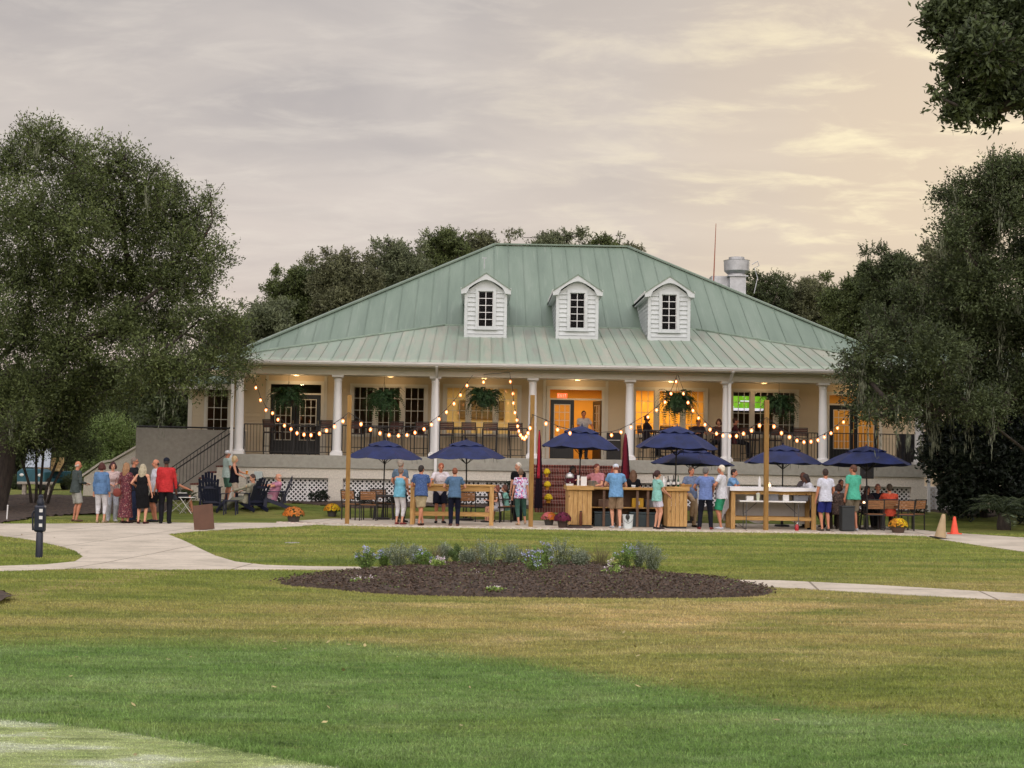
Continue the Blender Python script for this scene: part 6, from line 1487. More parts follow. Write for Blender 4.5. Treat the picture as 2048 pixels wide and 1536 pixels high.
m=MB(); m.cbox((0,0,zb2+.12),(.26,.12,.26)); m.build('housing',pm('pale_grey_metal',srgb(176,186,184),rough=.5),t,bevel=.01); m=MB(); m.tube([(0,0,0),(0,0,zb2)],.02,8); m.build('post',MATS['pale_grey_metal'],t)
small('litter_bin','dark square litter bin before the man in the mint polo','bin',1694,41.35,PT,lambda t:(MB().cbox((0,0,.34),(.36,.36,.66)).build('bin_body',pm('dark_green_bin',srgb(40,44,46),rough=.6),t,bevel=.02),MB().cbox((0,0,.69),(.38,.38,.04)).build('rim',MATS['dark_green_bin'],t,bevel=.01)))
# bench, golf cart
p=at(72,1000,52); z=gz(p.x,52); t=thing('garden_bench','pale stone bench under the slender stemmed tree','bench',(p.x,52,z),R(8)); MB().cbox((0,0,.44),(1.25,.4,.08)).build('seat',M_CONC,t,bevel=.01); [MB().cbox((s*.4,0,.2),(.12,.3,.4)).build('leg',M_CONC,t,bevel=.01) for s in(-1,1)]
def cart():
    Y=60; p=at(88,985,Y); t=thing('golf_cart','beige golf cart with pale windscreen and roof parked beyond the bench','golf cart',(p.x,Y,gz(p.x,Y)),R(-12)); cr=pm('cart_cream',srgb(206,196,168),rough=.4,var=.03); tl=pm('cart_teal',srgb(40,86,100),rough=.4)
    m=MB(); m.prism([(-.6,.28),(.6,.28),(.6,.72),(.4,.85),(-.4,.85),(-.6,.72)],-1.1,-.45,axis='y'); m.box(-.6,-.449,.28,.6,1.1,.45); m.box(-.6,.4,.451,.6,1.1,.75); m.build('body',tl,t,bevel=.03)
    m=MB(); m.cbox((0,.3,.8),(1.1,.5,.12)); m.cbox((0,.52,1.08),(1.1,.1,.45)); m.build('seat',pm('cart_seat',srgb(196,168,120),rough=.6),t,bevel=.03)
    m=MB(); m.cbox((0,.05,1.86),(1.2,1.7,.08)); m.build('canopy',cr,t,bevel=.03)
    m=MB()
    for x in(-.55,.55): m.tube([(x,-.6,.8),(x,-.45,1.83)],.02,6); m.tube([(x,.75,.7),(x,.7,1.83)],.02,6)
    m.build('roof_post',M_IRON,t); m=MB(); m.cbox((0,-.52,1.3),(1.06,.02,.8),M=Matrix.Rotation(R(-8),4,'X')); m.build('windscreen',pm('windscreen',srgb(176,186,200),rough=.15,var=.1),t)
    for x in(-.52,.52):
        for y in(-.8,.75):
            m=MB(); m.tube([(x-.09,y,.25),(x+.09,y,.25)],.25,20); w_=m.build('wheel',pm('tyre',(.02,.02,.02)),t); m=MB(); m.tube([(x-.1,y,.25),(x+.1,y,.25)],.12,14); m.build('hub',cr,w_)
        m=MB(); m.ell((x*.75,-1.1,.6),(.09,.03,.06)); m.build('headlight',WB,t)
    m=MB(); m.tube([(-.28,-.35,.85),(-.28,-.1,1.05)],.02,6); m.lathe((-.28,-.08,1.06),[(.17,0),(.17,.02)],16); m.build('steering_wheel',M_IRON,t)
cart()
# ================================================================ PEOPLE
SK1=srgb(206,150,122); SK2=srgb(190,128,100); SKD=srgb(92,60,46)
def skin(c):
    k='skin_%d'%int(c[0]*1000); return pm(k,c,rough=.6,var=.06,scale=9,spec=.3)
def ik(a,c,l1,l2,pole):
    a=Vector(a);c=Vector(c);d=c-a;D=min(d.length,(l1+l2)*.995); dn=d.normalized(); c=a+dn*D
    x=(l1*l1-l2*l2+D*D)/(2*D); h=math.sqrt(max(0,l1*l1-x*x)); p=Vector(pole); p=(p-dn*p.dot(dn))
    if p.length<1e-5: p=Vector((0,1,0))
    return a+dn*x+p.normalized()*h,c
def remesh(mb,name,mat,voxel,parent,smooth=2,noise_amp=0):
    me=mb.mesh(name,mat); o=bpy.data.objects.new(name,me); C.objects.link(o)
    r=o.modifiers.new('fuse','REMESH'); r.mode='VOXEL'; r.voxel_size=voxel; r.use_smooth_shade=True
    if smooth: s=o.modifiers.new('relax','SMOOTH'); s.factor=.5; s.iterations=smooth
    dg=bpy.context.evaluated_depsgraph_get(); dg.update(); me2=bpy.data.meshes.new_from_object(o.evaluated_get(dg)); o.modifiers.clear(); o.data=me2; bpy.data.meshes.remove(me)
    me2.materials.clear()
    for mm in (mat if isinstance(mat,list) else [mat]): me2.materials.append(mm)
    if noise_amp:
        co=np.empty(len(me2.vertices)*3,np.float32); me2.vertices.foreach_get('co',co); co=co.reshape(-1,3); nn=np.empty(len(me2.vertices)*3,np.float32); me2.vertices.foreach_get('normal',nn); nn=nn.reshape(-1,3)
        d=np.array([mn.noise(Vector(tuple(c*14*np.array([1,1,.55]))))+.5*mn.noise(Vector(tuple(c*31))) for c in co]); co+=nn*d[:,None]*noise_amp; me2.vertices.foreach_set('co',co.ravel()); me2.update()
    o.parent=parent; return o
def person(label,x,Y,z,H,rz,top=None,bottom=None,hair=('short',srgb(60,44,34)),sk=SK1,lh=(.25,-.03,.80),rh=(-.25,-.03,.80),feet=((.10,0),(-.10,0)),lean=0,side=0,pelvis=None,yaw=0,nod=0,belly=0,sex='m',shoe=srgb(60,50,44),cap=None,seated=False,extra=None,footz=(0,0),hip=(0,0),glasses=False,apron=None,group=None,lpole=None,rpole=None):
    k=H/1.75; t=thing('person',label,'person',(x,Y,z),rz,group); t.scale=(k,k,k)
    f=sex=='f'; shw=.155 if f else .178; hpw=.088
    P=Vector((hip[0],hip[1],.93)) if not seated else Vector((0,.05,.50))
    if pelvis: P=Vector(pelvis)
    SR=Matrix.Rotation(R(lean),3,'X')@Matrix.Rotation(R(side),3,'Y')
    up=lambda a,b,c:P+SR@Vector((a,b,c))      # along the spine; -y is the front
    LS=up(shw,0,.485);RS=up(-shw,0,.485); NB=up(0,0,.54)
    HR=Matrix.Rotation(R(lean*.35+nod),3,'X'); HY=Matrix.Rotation(R(yaw),3,'Z')@HR
    HC=NB+SR@Vector((0,-.01,.03))+HY@Vector((0,-.012,.125))
    hd=lambda a,b,c:HC+HY@Vector((a,b,c))
    # legs
    hips=[P+Vector((s*hpw,0,-.0)) for s in(1,-1)]; knees=[];ank=[]
    for i,s in enumerate((1,-1)):
        fx,fy=feet[i][:2]; a=Vector((fx,fy,.085+footz[i])); kn,a2=ik(hips[i],a,.44,.425,(0.12*s,-1,0) if len(feet[i])<3 else (feet[i][2],-1,0)); knees.append(kn);ank.append(a2)
    b=MB()
    def torso(m,infl,z0=-.09,z1=.5,shoulders=True,fl=0):
        secs=[(-.10,.135,.095,0),(-.03,.165,.112,0),(.05,.158+.0*belly,.108+belly*.4,-.5*belly*.4),(.14,(.128 if f else .148)+belly*.3,.092+belly,-belly*.6),(.23,(.135 if f else .155)+belly*.2,.098+belly*.8,-belly*.5),(.33,.155 if f else .172,.112+belly*.2+(.012 if f else 0),-.008),(.42,.155 if f else .178,.102,0),(.48,.13 if f else .15,.08,0),(.515,.075,.065,0)]
        pts=[];rad=[]
        for zz,a_,b_,yo in secs:
            if zz<z0 or zz>z1: continue
            if infl>.01 and zz<.15: a_=max(a_,.168); b_=max(b_,.116+belly*.5)
            pts.append(up(0,yo,zz)); rad.append((a_+infl+fl*max(0,.1-zz),b_+infl+fl*max(0,.1-zz)))
        xax=SR@Vector((0,1,0))
        m.tube(pts,rad,20,up=xax)
        if shoulders:
            for S in(LS,RS): m.ell(S-SR@Vector((0,0,.012)),(.055+infl,.055+infl,.058+infl),12,8)
            m.tube([LS+SR@Vector((-.02,0,.005)),RS+SR@Vector((.02,0,.005))],[.052+infl,.052+infl],12)
    torso(b,0)
    # tube() puts the second radius along its reference axis
    b.tube([NB-SR@Vector((0,0,.06)),NB+SR@Vector((0,0,.02)),hd(0,.012,-.06)],[.062,.055 if not f else .048,.052 if not f else .046],12)
    b.ell(hd(0,.008,.018),(.073,.093,.098),16,12,HY); b.ell(hd(0,-.028,-.04),(.054,.058,.062),12,8,HY); b.ell(hd(0,-.05,-.075),(.03,.03,.026),8,6,HY)
    b.tube([hd(0,-.085,.012),hd(0,-.108,-.022),hd(0,-.096,-.034)],[.010,.016,.010],8)
    for s in(-1,1): b.ell(hd(s*.074,.008,-.005),(.012,.02,.03),8,6,HY)
    # arms
    hands=[];elb=[]
    for i,(S,hnd,s) in enumerate(((LS,lh,1),(RS,rh,-1))):
        pole=(s*.5,.8,-.35) if not (lpole if i==0 else rpole) else (lpole if i==0 else rpole)
        e,wv=ik(S,Vector(hnd),.285,.25,pole); elb.append(e); hands.append(wv); kk=.9 if f else 1
        b.tube([S,S.lerp(e,.35),S.lerp(e,.8),e,e.lerp(wv,.3),e.lerp(wv,.8),wv],[.052*kk,.048*kk,.040*kk,.037*kk,.038*kk,.027*kk,.023*kk],12)
        d=(wv-e).normalized(); sdv=Vector((0,0,1)).cross(d); sdv=sdv.normalized() if sdv.length>.2 else Vector((0,1,0)); nv=d.cross(sdv)
        if nv.z<0 and abs(nv.z)>.3: nv=-nv
        b.tube([wv,wv+d*.03,wv+d*.085],[(.026,.018),(.036,.016),(.037,.013)],10,up=nv)
        for q in range(4):
            o=wv+d*.085+sdv*(-.027+.018*q); ln=[.062,.075,.07,.055][q]
            b.tube([o-d*.01,o+d*ln*.5-nv*.008,o+d*ln*.85-nv*.032],[.0095,.009,.0075],7)
        ts=s*(1 if nv.z>0 else -1); o=wv+d*.02-sdv*ts*.026; b.tube([o,o-sdv*ts*.025+d*.025,o-sdv*ts*.034+d*.055],[.012,.011,.008],7)
    # legs
    shoes=MB()
    for i,s in enumerate((1,-1)):
        h,kn,a=hips[i],knees[i],ank[i]
        b.tube([h+Vector((0,0,.04)),h.lerp(kn,.25),h.lerp(kn,.6),kn,kn.lerp(a,.25)+Vector((0,.012,0)),kn.lerp(a,.7),a,a-Vector((0,0,.05))],[.088,.082,.066,.052,.054,.036,.031,.033],14)
        fd=Vector((s*.22,-1,0)).normalized() if not seated else Vector((s*.1,-1,0)).normalized()
        if footz[i]>.04: fd=(fd+Vector((0,0,-.5))).normalized()
        b.tube([a-Vector((0,0,.045))-fd*.05,a-Vector((0,0,.05))+fd*.06,a-Vector((0,0,.062))+fd*.16],[(.035,.035),(.042,.032),(.036,.018)],10,up=(0,0,1))
        shoes.tube([a-Vector((0,0,.048))-fd*.07,a-Vector((0,0,.05))+fd*.0,a-Vector((0,0,.052))+fd*.08,a-Vector((0,0,.06))+fd*.19],[(.034,.036),(.040,.040),(.048,.036),(.036,.024)],12,up=(0,0,1))
    body=remesh(b,'body',skin(sk),.0095,t,2)
    if shoe is not None: 
        remesh(shoes,'shoes',fab(shoe,.5),.011,t,1)
    # trousers / shorts / skirt
    if bottom:
        kind,c=bottom; m=MB(); 
        ln={'shorts':(.92,0),'short':(.62,0),'capri':(1,.62),'long':(1,1)}.get(kind)
        wid=.024 if kind in('shorts','short') else .014
        pts=[];rad=[]
        for zz,a_,b_ in((-.10,.15,.105),(-.03,.176,.122),(.05,.168,.118+belly*.4),(.115,(.14 if f else .158)+belly*.3,.104+belly)): pts.append(up(0,-belly*.3 if zz>0 else 0,zz)); rad.append((a_,b_))
        m.tube(pts,rad,20,up=SR@Vector((0,1,0)))
        for i in range(2):
            h,kn,a=hips[i],knees[i],ank[i]; hem=h.lerp(kn,ln[0]) if ln[1]==0 else None
            if ln[1]==0: m.tube([h+Vector((0,0,.05)),h.lerp(kn,.3*ln[0]),hem],[.098,.092+wid*.4,.078+wid],16)
            else:
                e_=kn.lerp(a,ln[1]); sl=.0 if kind=='long' else -.008
                m.tube([h+Vector((0,0,.05)),h.lerp(kn,.3),h.lerp(kn,.7),kn,kn.lerp(a,.3)+Vector((0,.008,0)),e_-Vector((0,0,.0 if kind!='long' else .03))],[.1,.094,.084,.078,.070+sl,.058+sl],16)
        remesh(m,'shorts' if kind in('shorts','short') else 'trousers',fab(c) ,.0115,t,2,.011 if kind in('shorts','short') else .006)
    if top:
        kind,c=top[:2]; m=MB(); mat=top[2] if len(top)>2 else fab(c); dress=kind in('dress','maxi','tankdress')
        torso(m,.016,-.11 if not dress else -.03,.5,shoulders=kind not in('tank','dress'),fl=.10)
        if kind in('tank','dress'):
            for s in(-1,1): m.tube([up(s*.10,0,.40),up(s*.105,0,.505)],[(.045,.07),(.03,.055)],10,up=SR@Vector((0,1,0)))
        if kind in('polo','tee','long','maxi'):
            frac=.62 if kind in('polo','tee') else 1
            for i,(S,e,wv) in enumerate(zip((LS,RS),elb,hands)):
                if kind in('long',): m.tube([S,S.lerp(e,.5),e,e.lerp(wv,.5),e.lerp(wv,.92)],[.061,.055,.048,.043,.039],14)
                else: m.tube([S,S.lerp(e,.3),S.lerp(e,frac)],[.066,.064,.062],14)
        if dress:
            kc=(knees[0]+knees[1])/2; ac=(ank[0]+ank[1])/2
            end=kc+Vector((0,0,-.02)) if kind!='maxi' else ac+Vector((0,0,.08)); mid=P.lerp(end,.45)
            m.tube([P+Vector((0,0,.05)),P-Vector((0,0,.06)),mid,end],[(.175,.13),(.19,.145),(.19,.16),(.2,.19) if kind!='maxi' else (.23,.2)],20,up=(0,1,0))
        if kind in('polo','long') and not top[0]=='maxi': m.tube([NB-SR@Vector((0,0,.05)),NB+SR@Vector((0,0,.012))],[.075,.066],12)
        remesh(m,'dress' if dress else ('tank_top' if kind=='tank' else 'shirt'),mat,.0115,t,2,.014)
        if kind=='vest':
            pass
    if apron:
        m=MB(); m.tube([up(0,-.05,-.12),up(0,-.05,.1),up(0,-.045,.34)],[(.15,.1),(.15,.11),(.1,.1)],14,up=SR@Vector((0,1,0))); remesh(m,'apron',fab(apron),.012,t,1)
    # hair
    hs,hc=hair; m=MB(); hm=pm('hair_%d'%int(sum(hc)*3000),hc,rough=.7,var=.2,scale=30,bump=.8,bscale=90)
    if hs!='none':
        if hs in('short','bob','long','pony','curly'):
            r=.010 if hs=='short' else .018
            m.ell(hd(0,.022,.036),(.078+r*.6,.092+r*.5,.086+r),16,12,HY)
            m.ell(hd(0,.05,-.01),(.072+r*.4,.062+r*.5,.07),12,8,HY)
            if hs in('bob','curly'):
                for s in(-1,1): m.tube([hd(s*.07,.0,.04),hd(s*.086,.02,-.03),hd(s*.078,.025,-.085)],[.03,.038,.026],10)
                m.tube([hd(0,.07,.03),hd(0,.082,-.03),hd(0,.07,-.095)],[(.07,.04),(.075,.045),(.06,.03)],12,up=HY@Vector((0,1,0)))
            if hs=='long':
                for s in(-1,1): m.tube([hd(s*.068,.01,.04),hd(s*.088,.03,-.06),hd(s*.085,.05,-.17),hd(s*.06,.075,-.27)],[.03,.04,.036,.015],10)
                m.tube([hd(0,.07,.03),hd(0,.09,-.06),hd(0,.10,-.18),hd(0,.10,-.30)],[(.07,.045),(.085,.05),(.08,.04),(.05,.02)],12,up=HY@Vector((0,1,0)))
            if hs=='pony': m.tube([hd(0,.10,.06),hd(0,.15,.03),hd(0,.15,-.08),hd(0,.13,-.15)],[.02,.03,.026,.01],10)
        elif hs=='bald':
            for s in(-1,1): m.ell(hd(s*.064,.035,-.005),(.018,.045,.04),10,6,HY)
            m.ell(hd(0,.078,-.02),(.055,.024,.038),10,6,HY)
        elif hs=='cap':
            m.ell(hd(0,.045,-.012),(.075,.058,.05),12,8,HY)
        remesh(m,'hair',hm,.0105,t,1,.005 if hs!='bald' else 0)
    if cap:
        m=MB(); m.ell(hd(0,.008,.045),(.085,.104,.078),16,10,HY); m.tube([hd(0,-.07,.04),hd(0,-.13,.035),hd(0,-.165,.025)],[(.07,.012),(.066,.010),(.04,.006)],12,up=HY@Vector((0,0,1))); remesh(m,'cap',fab(cap),.0105,t,1)
    m=MB()
    for s in(-1,1): m.ell(hd(s*.031,-.079,.014),(.0115,.008,.006),8,6,HY); m.cbox(hd(s*.031,-.086,.032),(.03,.006,.006),M=HY.to_4x4())
    m.build('eyes',pm('eye_dark',(.03,.02,.018),rough=.3),t)
    m=MB(); m.ell(hd(0,-.088,-.052),(.022,.008,.006),8,6,HY); m.build('mouth',pm('lips',srgb(150,84,74)),t)
    if glasses:
        m=MB()
        for s in(-1,1): m.tube([hd(s*.012,-.096,.012),hd(s*.055,-.09,.012),hd(s*.078,-.02,.012)],.0045,5)
        m.build('glasses',M_IRON,t)
    if extra: extra(t,hands,hd,up,HY)
    return t,hands
def W2(px,Y,z=None):
    x=at(px,1000,Y).x; return x,Y,(gz(x,Y) if z is None else z)
def hold(t,hands,i,fn,name,lab,cat):
    "a held thing stays top-level: put it at the hand in world space"
    bpy.context.view_layer.update()
    k=t.scale[0]; M=Matrix.Translation(t.location)@Matrix.Rotation(t.rotation_euler.z,4,'Z')@Matrix.Diagonal((k,k,k,1)); p=M@hands[i]
    q=thing(name,lab,cat,tuple(p)); fn(q); return q
SX_=dict(
 blue=srgb(74,112,168))
def floralmat(name,base,cols,scale=26):
    m=bpy.data.materials.new(name); m.use_nodes=True; T=m.node_tree; b=T.nodes['Principled BSDF']; b.inputs['Roughness'].default_value=.85; tc=N(T,'ShaderNodeTexCoord'); c=base
    for i,cc in enumerate(cols):
        mp=N(T,'ShaderNodeMapping'); mp.inputs['Location'].default_value=(i*3.1,i*1.7,i*5); L(T,tc.outputs['Object'],mp.inputs[0])
        n=noise_(T,mp.outputs[0],scale,2,.5,.4); c=mix(T,ramp(T,n,[(.56,0),(.60,1)]),c,cc)
    L(T,c,b.inputs['Base Color']); return m
FL1=floralmat('maroon_floral',srgb(96,38,48),[srgb(150,110,104),srgb(60,26,40)],24); FL2=floralmat('white_floral',srgb(214,216,232),[srgb(214,110,160),srgb(130,150,210),srgb(150,40,100)],17)
BP=floralmat('blue_print',srgb(52,76,122),[srgb(84,108,150)],40)
GR='guests on the lawn and patio'
PHI=lambda *a:None
def P_(label,px,Y,H,rz,z=None,**k): 
    x,y,zz=W2(px,Y,z); return person(label,x,y,zz,H,R(rz),group=GR,**k)
Z0=.012
# --- group on the path
P_('bald man in a charcoal green shirt and pale grey shorts at the group edge',151,40.9,1.66,128,z=Z0,top=('long',srgb(72,82,80)),bottom=('shorts',srgb(176,174,166)),hair=('bald',srgb(190,180,170)),sk=SK2,lh=(.16,-.28,1.08),rh=(-.14,-.26,1.1),lean=3,belly=.02,shoe=srgb(110,84,60))
P_('woman with auburn hair in a denim shirt and white cropped trousers',202,40.5,1.62,176,z=Z0,top=('long',srgb(92,132,178)),bottom=('capri',srgb(222,220,224)),hair=('bob',srgb(74,30,24)),sex='f',lh=(.24,-.06,.83),rh=(-.22,-.08,.85),sk=SK1,shoe=srgb(190,160,130))
P_('woman with short dark red hair in a pale pink blouse facing the camera',224,41.2,1.64,22,z=Z0,top=('tee',srgb(214,186,180)),bottom=('long',srgb(206,210,222)),hair=('bob',srgb(58,14,24)),sex='f',sk=SK1,lh=(.10,-.24,1.12),rh=(-.06,-.26,1.08),shoe=srgb(220,216,214),glasses=True)
P_('woman with long fair hair in a long maroon flowered dress',251,40.4,1.63,150,z=Z0,top=('maxi',srgb(96,38,48),FL1),hair=('long',srgb(150,112,78)),sex='f',sk=SK1,lh=(.18,-.22,1.05),rh=(-.12,-.30,1.05),shoe=srgb(50,30,30))
P_('grey haired man in a dark shirt and jeans talking in the group',266,41.2,1.78,82,z=Z0,top=('polo',srgb(34,38,44)),bottom=('long',srgb(48,60,92)),hair=('short',srgb(120,104,92)),sk=SK2,glasses=True,lh=(.15,-.30,1.05),rh=(-.12,-.3,1.1))
P_('woman with long ash blonde hair in a black sleeveless dress',284,40.2,1.60,172,z=Z0,top=('dress',srgb(20,20,24)),hair=('long',srgb(176,166,140)),sex='f',sk=SK1,lh=(.26,-.16,1.12),rh=(-.28,-.05,.86),shoe=srgb(70,20,24))
P_('bald man in a white polo and black shorts behind the red shirt',311,41.4,1.74,-60,z=Z0,top=('polo',srgb(222,222,228)),bottom=('shorts',srgb(20,20,24)),hair=('bald',srgb(60,50,46)),sk=SK2,lh=(.2,-.1,.85),rh=(-.2,-.2,1.0),shoe=srgb(30,34,46),belly=.02)
P_('man in a bright red shirt, black trousers and navy cap',331,40.5,1.80,188,z=Z0,top=('long',srgb(206,30,34)),bottom=('long',srgb(28,28,34)),hair=('cap',srgb(40,34,30)),cap=srgb(28,34,50),sk=SKD,lh=(.22,-.05,.85),rh=(-.26,-.12,.88),shoe=srgb(20,20,22))
P_('seated person in a dark grey shirt beside the pale folding table',354,45.9,1.72,105,top=('tee',srgb(70,74,80)),bottom=('shorts',srgb(40,40,44)),hair=('short',srgb(60,50,42)),sk=SK2,seated=True,feet=((.12,-.42),(-.1,-.48)),lh=(.2,-.42,.72),rh=(-.18,-.4,.72),lean=-8,shoe=srgb(150,120,96))
P_('man in a white cap and mint shirt by the side stair',452,48.3,1.70,120,top=('polo',srgb(190,212,204)),bottom=('shorts',srgb(88,130,110)),hair=('cap',srgb(120,100,90)),cap=srgb(226,228,232),sk=SK2,lh=(.2,-.15,.95),rh=(-.2,-.15,.9))
_,h=P_('blonde woman in a black sleeveless top and beige shorts raising a drink',467,47.2,1.62,96,top=('tank',srgb(22,20,32)),bottom=('shorts',srgb(190,172,148)),hair=('bob',srgb(206,180,136)),sex='f',sk=SK1,lh=(.16,-.42,1.13),rh=(-.15,-.30,1.05),shoe=srgb(90,60,50),belly=.03)
pw=bpy.data.objects['person.010'] if 'person.010' in bpy.data.objects else None
hold(_,h,0,cup(.04,.11,pm('amber_drink',srgb(220,140,40),rough=.3),False),'drink_cup','amber drink held up by the blonde woman in black','cup')
P_('man in a khaki shirt and trousers lounging in a navy chair',492,46.4,1.78,-112,top=('long',srgb(176,170,146)),bottom=('long',srgb(140,140,122)),hair=('short',srgb(70,50,44)),sk=SK1,pelvis=(0,.05,.36),seated=True,feet=((.14,-.72),(-.12,-.66)),lh=(.28,-.32,.62),rh=(-.27,-.30,.62),lean=-20,nod=18,yaw=75,shoe=srgb(60,60,64))
P_('bald man in a pink shirt and pale shorts lounging in a navy chair',541,46.85,1.76,-74,top=('polo',srgb(214,140,170)),bottom=('shorts',srgb(196,168,176)),hair=('bald',srgb(196,170,150)),sk=SK1,pelvis=(0,.05,.36),seated=True,feet=((.14,-.64),(-.12,-.7)),lh=(.24,-.36,.66),rh=(-.2,-.42,.72),lean=-24,nod=22,belly=.05,shoe=srgb(50,50,54))
# --- pine table
P_('tall grey haired man in a slate blue shirt behind the woman in aqua',800,42.9,1.80,150,z=PT,top=('polo',srgb(96,120,142)),bottom=('long',srgb(34,36,52)),hair=('short',srgb(150,138,124)),sk=SK2,lh=(.24,-.2,1.0),rh=(-.24,-.05,.85),belly=.03)
P_('short haired woman in an aqua tank top and white cropped trousers',799,41.5,1.60,150,z=PT,top=('tank',srgb(110,186,214)),bottom=('capri',srgb(224,222,226)),hair=('short',srgb(128,108,94)),sex='f',sk=SK1,lh=(.12,-.36,1.13),rh=(-.05,-.38,1.10),belly=.02,lean=4,yaw=15,shoe=srgb(140,60,60))
P_('dark haired man in a blue patterned polo leaning on the pine table',842,41.1,1.68,188,z=PT,top=('polo',srgb(52,76,122),BP),bottom=('shorts',srgb(190,172,134)),hair=('short',srgb(40,32,28)),sk=SK2,lh=(.15,-.36,1.13),rh=(-.16,-.36,1.13),lean=14,hip=(0,.04),feet=((-.06,0),(.06,.1)),yaw=-35,shoe=srgb(84,56,44))
P_('man in a white polo leaning over the pine table towards the camera',880,42.75,1.76,8,z=PT,top=('polo',srgb(224,216,222)),bottom=('shorts',srgb(24,28,48)),hair=('short',srgb(150,80,50)),sk=SK2,lh=(.24,-.42,1.10),rh=(-.26,-.42,1.10),lean=18,hip=(0,.1),nod=8,shoe=srgb(40,40,46))
P_('auburn haired person in a steel blue shirt and navy trousers at the table',909,41.1,1.62,182,z=PT,top=('polo',srgb(84,118,152)),bottom=('long',srgb(22,26,50)),hair=('short',srgb(130,74,50)),sk=SK1,lh=(.26,-.34,1.12),rh=(-.26,-.34,1.12),lean=12,hip=(0,.06),yaw=-10,shoe=srgb(110,70,60))
P_('seated girl with red brown hair in a white top',996,43.8,1.45,-70,z=PT,top=('tee',srgb(226,222,226)),bottom=('short',srgb(190,190,196)),hair=('bob',srgb(120,66,50)),sex='f',sk=SK1,seated=True,feet=((.1,-.42),(-.1,-.42)),lh=(.12,-.38,.78),rh=(-.12,-.38,.78),lean=8)
P_('seated girl with brown curls in a mint top',1009,44.4,1.45,-82,z=PT,top=('tee',srgb(140,208,190)),bottom=('short',srgb(190,190,200)),hair=('curly',srgb(96,60,46)),sex='f',sk=SK1,seated=True,feet=((.1,-.42),(-.1,-.42)),lh=(.12,-.38,.78),rh=(-.12,-.38,.78),lean=4)
P_('white haired man in a black vest looking back over his shoulder',1036,44.9,1.80,-150,top=('vest' and 'tee',srgb(20,20,24)),bottom=('long',srgb(24,24,28)),hair=('short',srgb(214,206,190)),sk=SK1,lh=(.24,-.05,.85),rh=(-.24,-.05,.85),yaw=95)
P_('woman in a pink and blue flowered top and green cropped trousers',1041,42.2,1.60,190,z=PT,top=('tee',srgb(214,216,232),FL2),bottom=('capri',srgb(64,106,96)),hair=('short',srgb(110,90,72)),sex='f',sk=SK1,lh=(.25,-.1,.84),rh=(-.25,-.02,.82),feet=((.06,.06),(-.2,-.22)),footz=(0,.03),yaw=-10,belly=.02,shoe=srgb(206,170,130))
# --- bar
P_('bartender in a maroon shirt behind the drink dispenser',1144,43.3,1.70,20,z=PT,top=('polo',srgb(70,18,40)),bottom=('long',srgb(20,20,24)),hair=('curly',srgb(24,18,16)),sk=SKD,lh=(.2,-.3,1.1),rh=(-.18,-.3,1.12),sex='f',nod=10)
P_('man in a pink polo and apron reaching across the bar',1195,43.1,1.78,-30,z=PT,top=('polo',srgb(212,136,146)),bottom=('long',srgb(150,130,110)),hair=('short',srgb(120,62,52)),sk=SK1,apron=srgb(160,140,118),lh=(.1,-.4,1.12),rh=(-.5,-.22,1.28),lean=8,yaw=50,nod=8)
P_('man in a sky blue polo, khaki shorts and white cap at the bar',1232,41.15,1.80,182,z=PT,top=('polo',srgb(110,164,214)),bottom=('shorts',srgb(156,128,98)),hair=('cap',srgb(120,70,56)),cap=srgb(216,222,236),sk=SK1,lh=(.20,-.34,1.14),rh=(-.20,-.34,1.14),lean=5,nod=12,feet=((.08,-.02),(-.10,.12)),footz=(0,.0),belly=.03,shoe=srgb(190,190,196))
P_('woman with reddish hair hidden behind the man in sky blue',1228,43.2,1.70,15,z=PT,top=('polo',srgb(196,120,120)),bottom=('long',srgb(60,50,50)),hair=('long',srgb(170,90,70)),sex='f',sk=SK1)
def logo(t,hands,hd,up,HY):
    m=MB(); m.cbox(up(0,.142,.33),(.13,.006,.05)); m.cbox(up(0,.142,.28),(.11,.006,.03)); m.build('back_print',WB,t)
P_('curly brown haired woman in a black tee with pale back print',1266,43.1,1.60,178,z=PT,top=('tee',srgb(22,22,28)),bottom=('long',srgb(30,30,36)),hair=('long',srgb(104,76,56)),sex='f',sk=SK1,extra=logo,lh=(.22,-.15,.95),rh=(-.22,-.15,.95))
P_('dark haired woman in a mint tee and white shorts at the bar',1314,41.1,1.62,112,z=PT,top=('tee',srgb(146,214,202)),bottom=('short',srgb(222,216,232)),hair=('pony',srgb(58,28,26)),sex='f',sk=SK1,lh=(.12,-.38,1.05),rh=(-.1,-.34,1.02),shoe=srgb(50,40,44))
P_('man in a grey blue polo and khaki trousers with one foot raised',1382,42.5,1.72,20,z=PT,top=('polo',srgb(112,128,160)),bottom=('long',srgb(186,160,124)),hair=('short',srgb(96,72,56)),sk=SK2,feet=((.1,0),(-.12,-.25)),footz=(0,.28),lh=(.3,-.3,1.0),rh=(-.3,-.25,1.02),belly=.02,yaw=10)
P_('grey haired man in a periwinkle shirt and navy trousers, back turned',1411,41.2,1.74,172,z=PT,top=('polo',srgb(112,136,198)),bottom=('long',srgb(24,26,40)),hair=('short',srgb(110,106,104)),sk=SK2,lh=(.28,-.32,1.12),rh=(-.2,-.3,1.0),feet=((.16,0),(-.16,0)),belly=.02,yaw=-25,shoe=srgb(130,40,36))
P_('white haired man in a white polo and green shorts',1443,41.4,1.80,-118,z=PT,top=('polo',srgb(224,224,232)),bottom=('shorts',srgb(40,160,116)),hair=('short',srgb(228,216,196)),sk=SK2,lh=(.2,-.25,1.3),rh=(-.2,-.3,1.18),feet=((.08,.02),(-.08,-.04)),shoe=srgb(206,208,216),belly=.02)
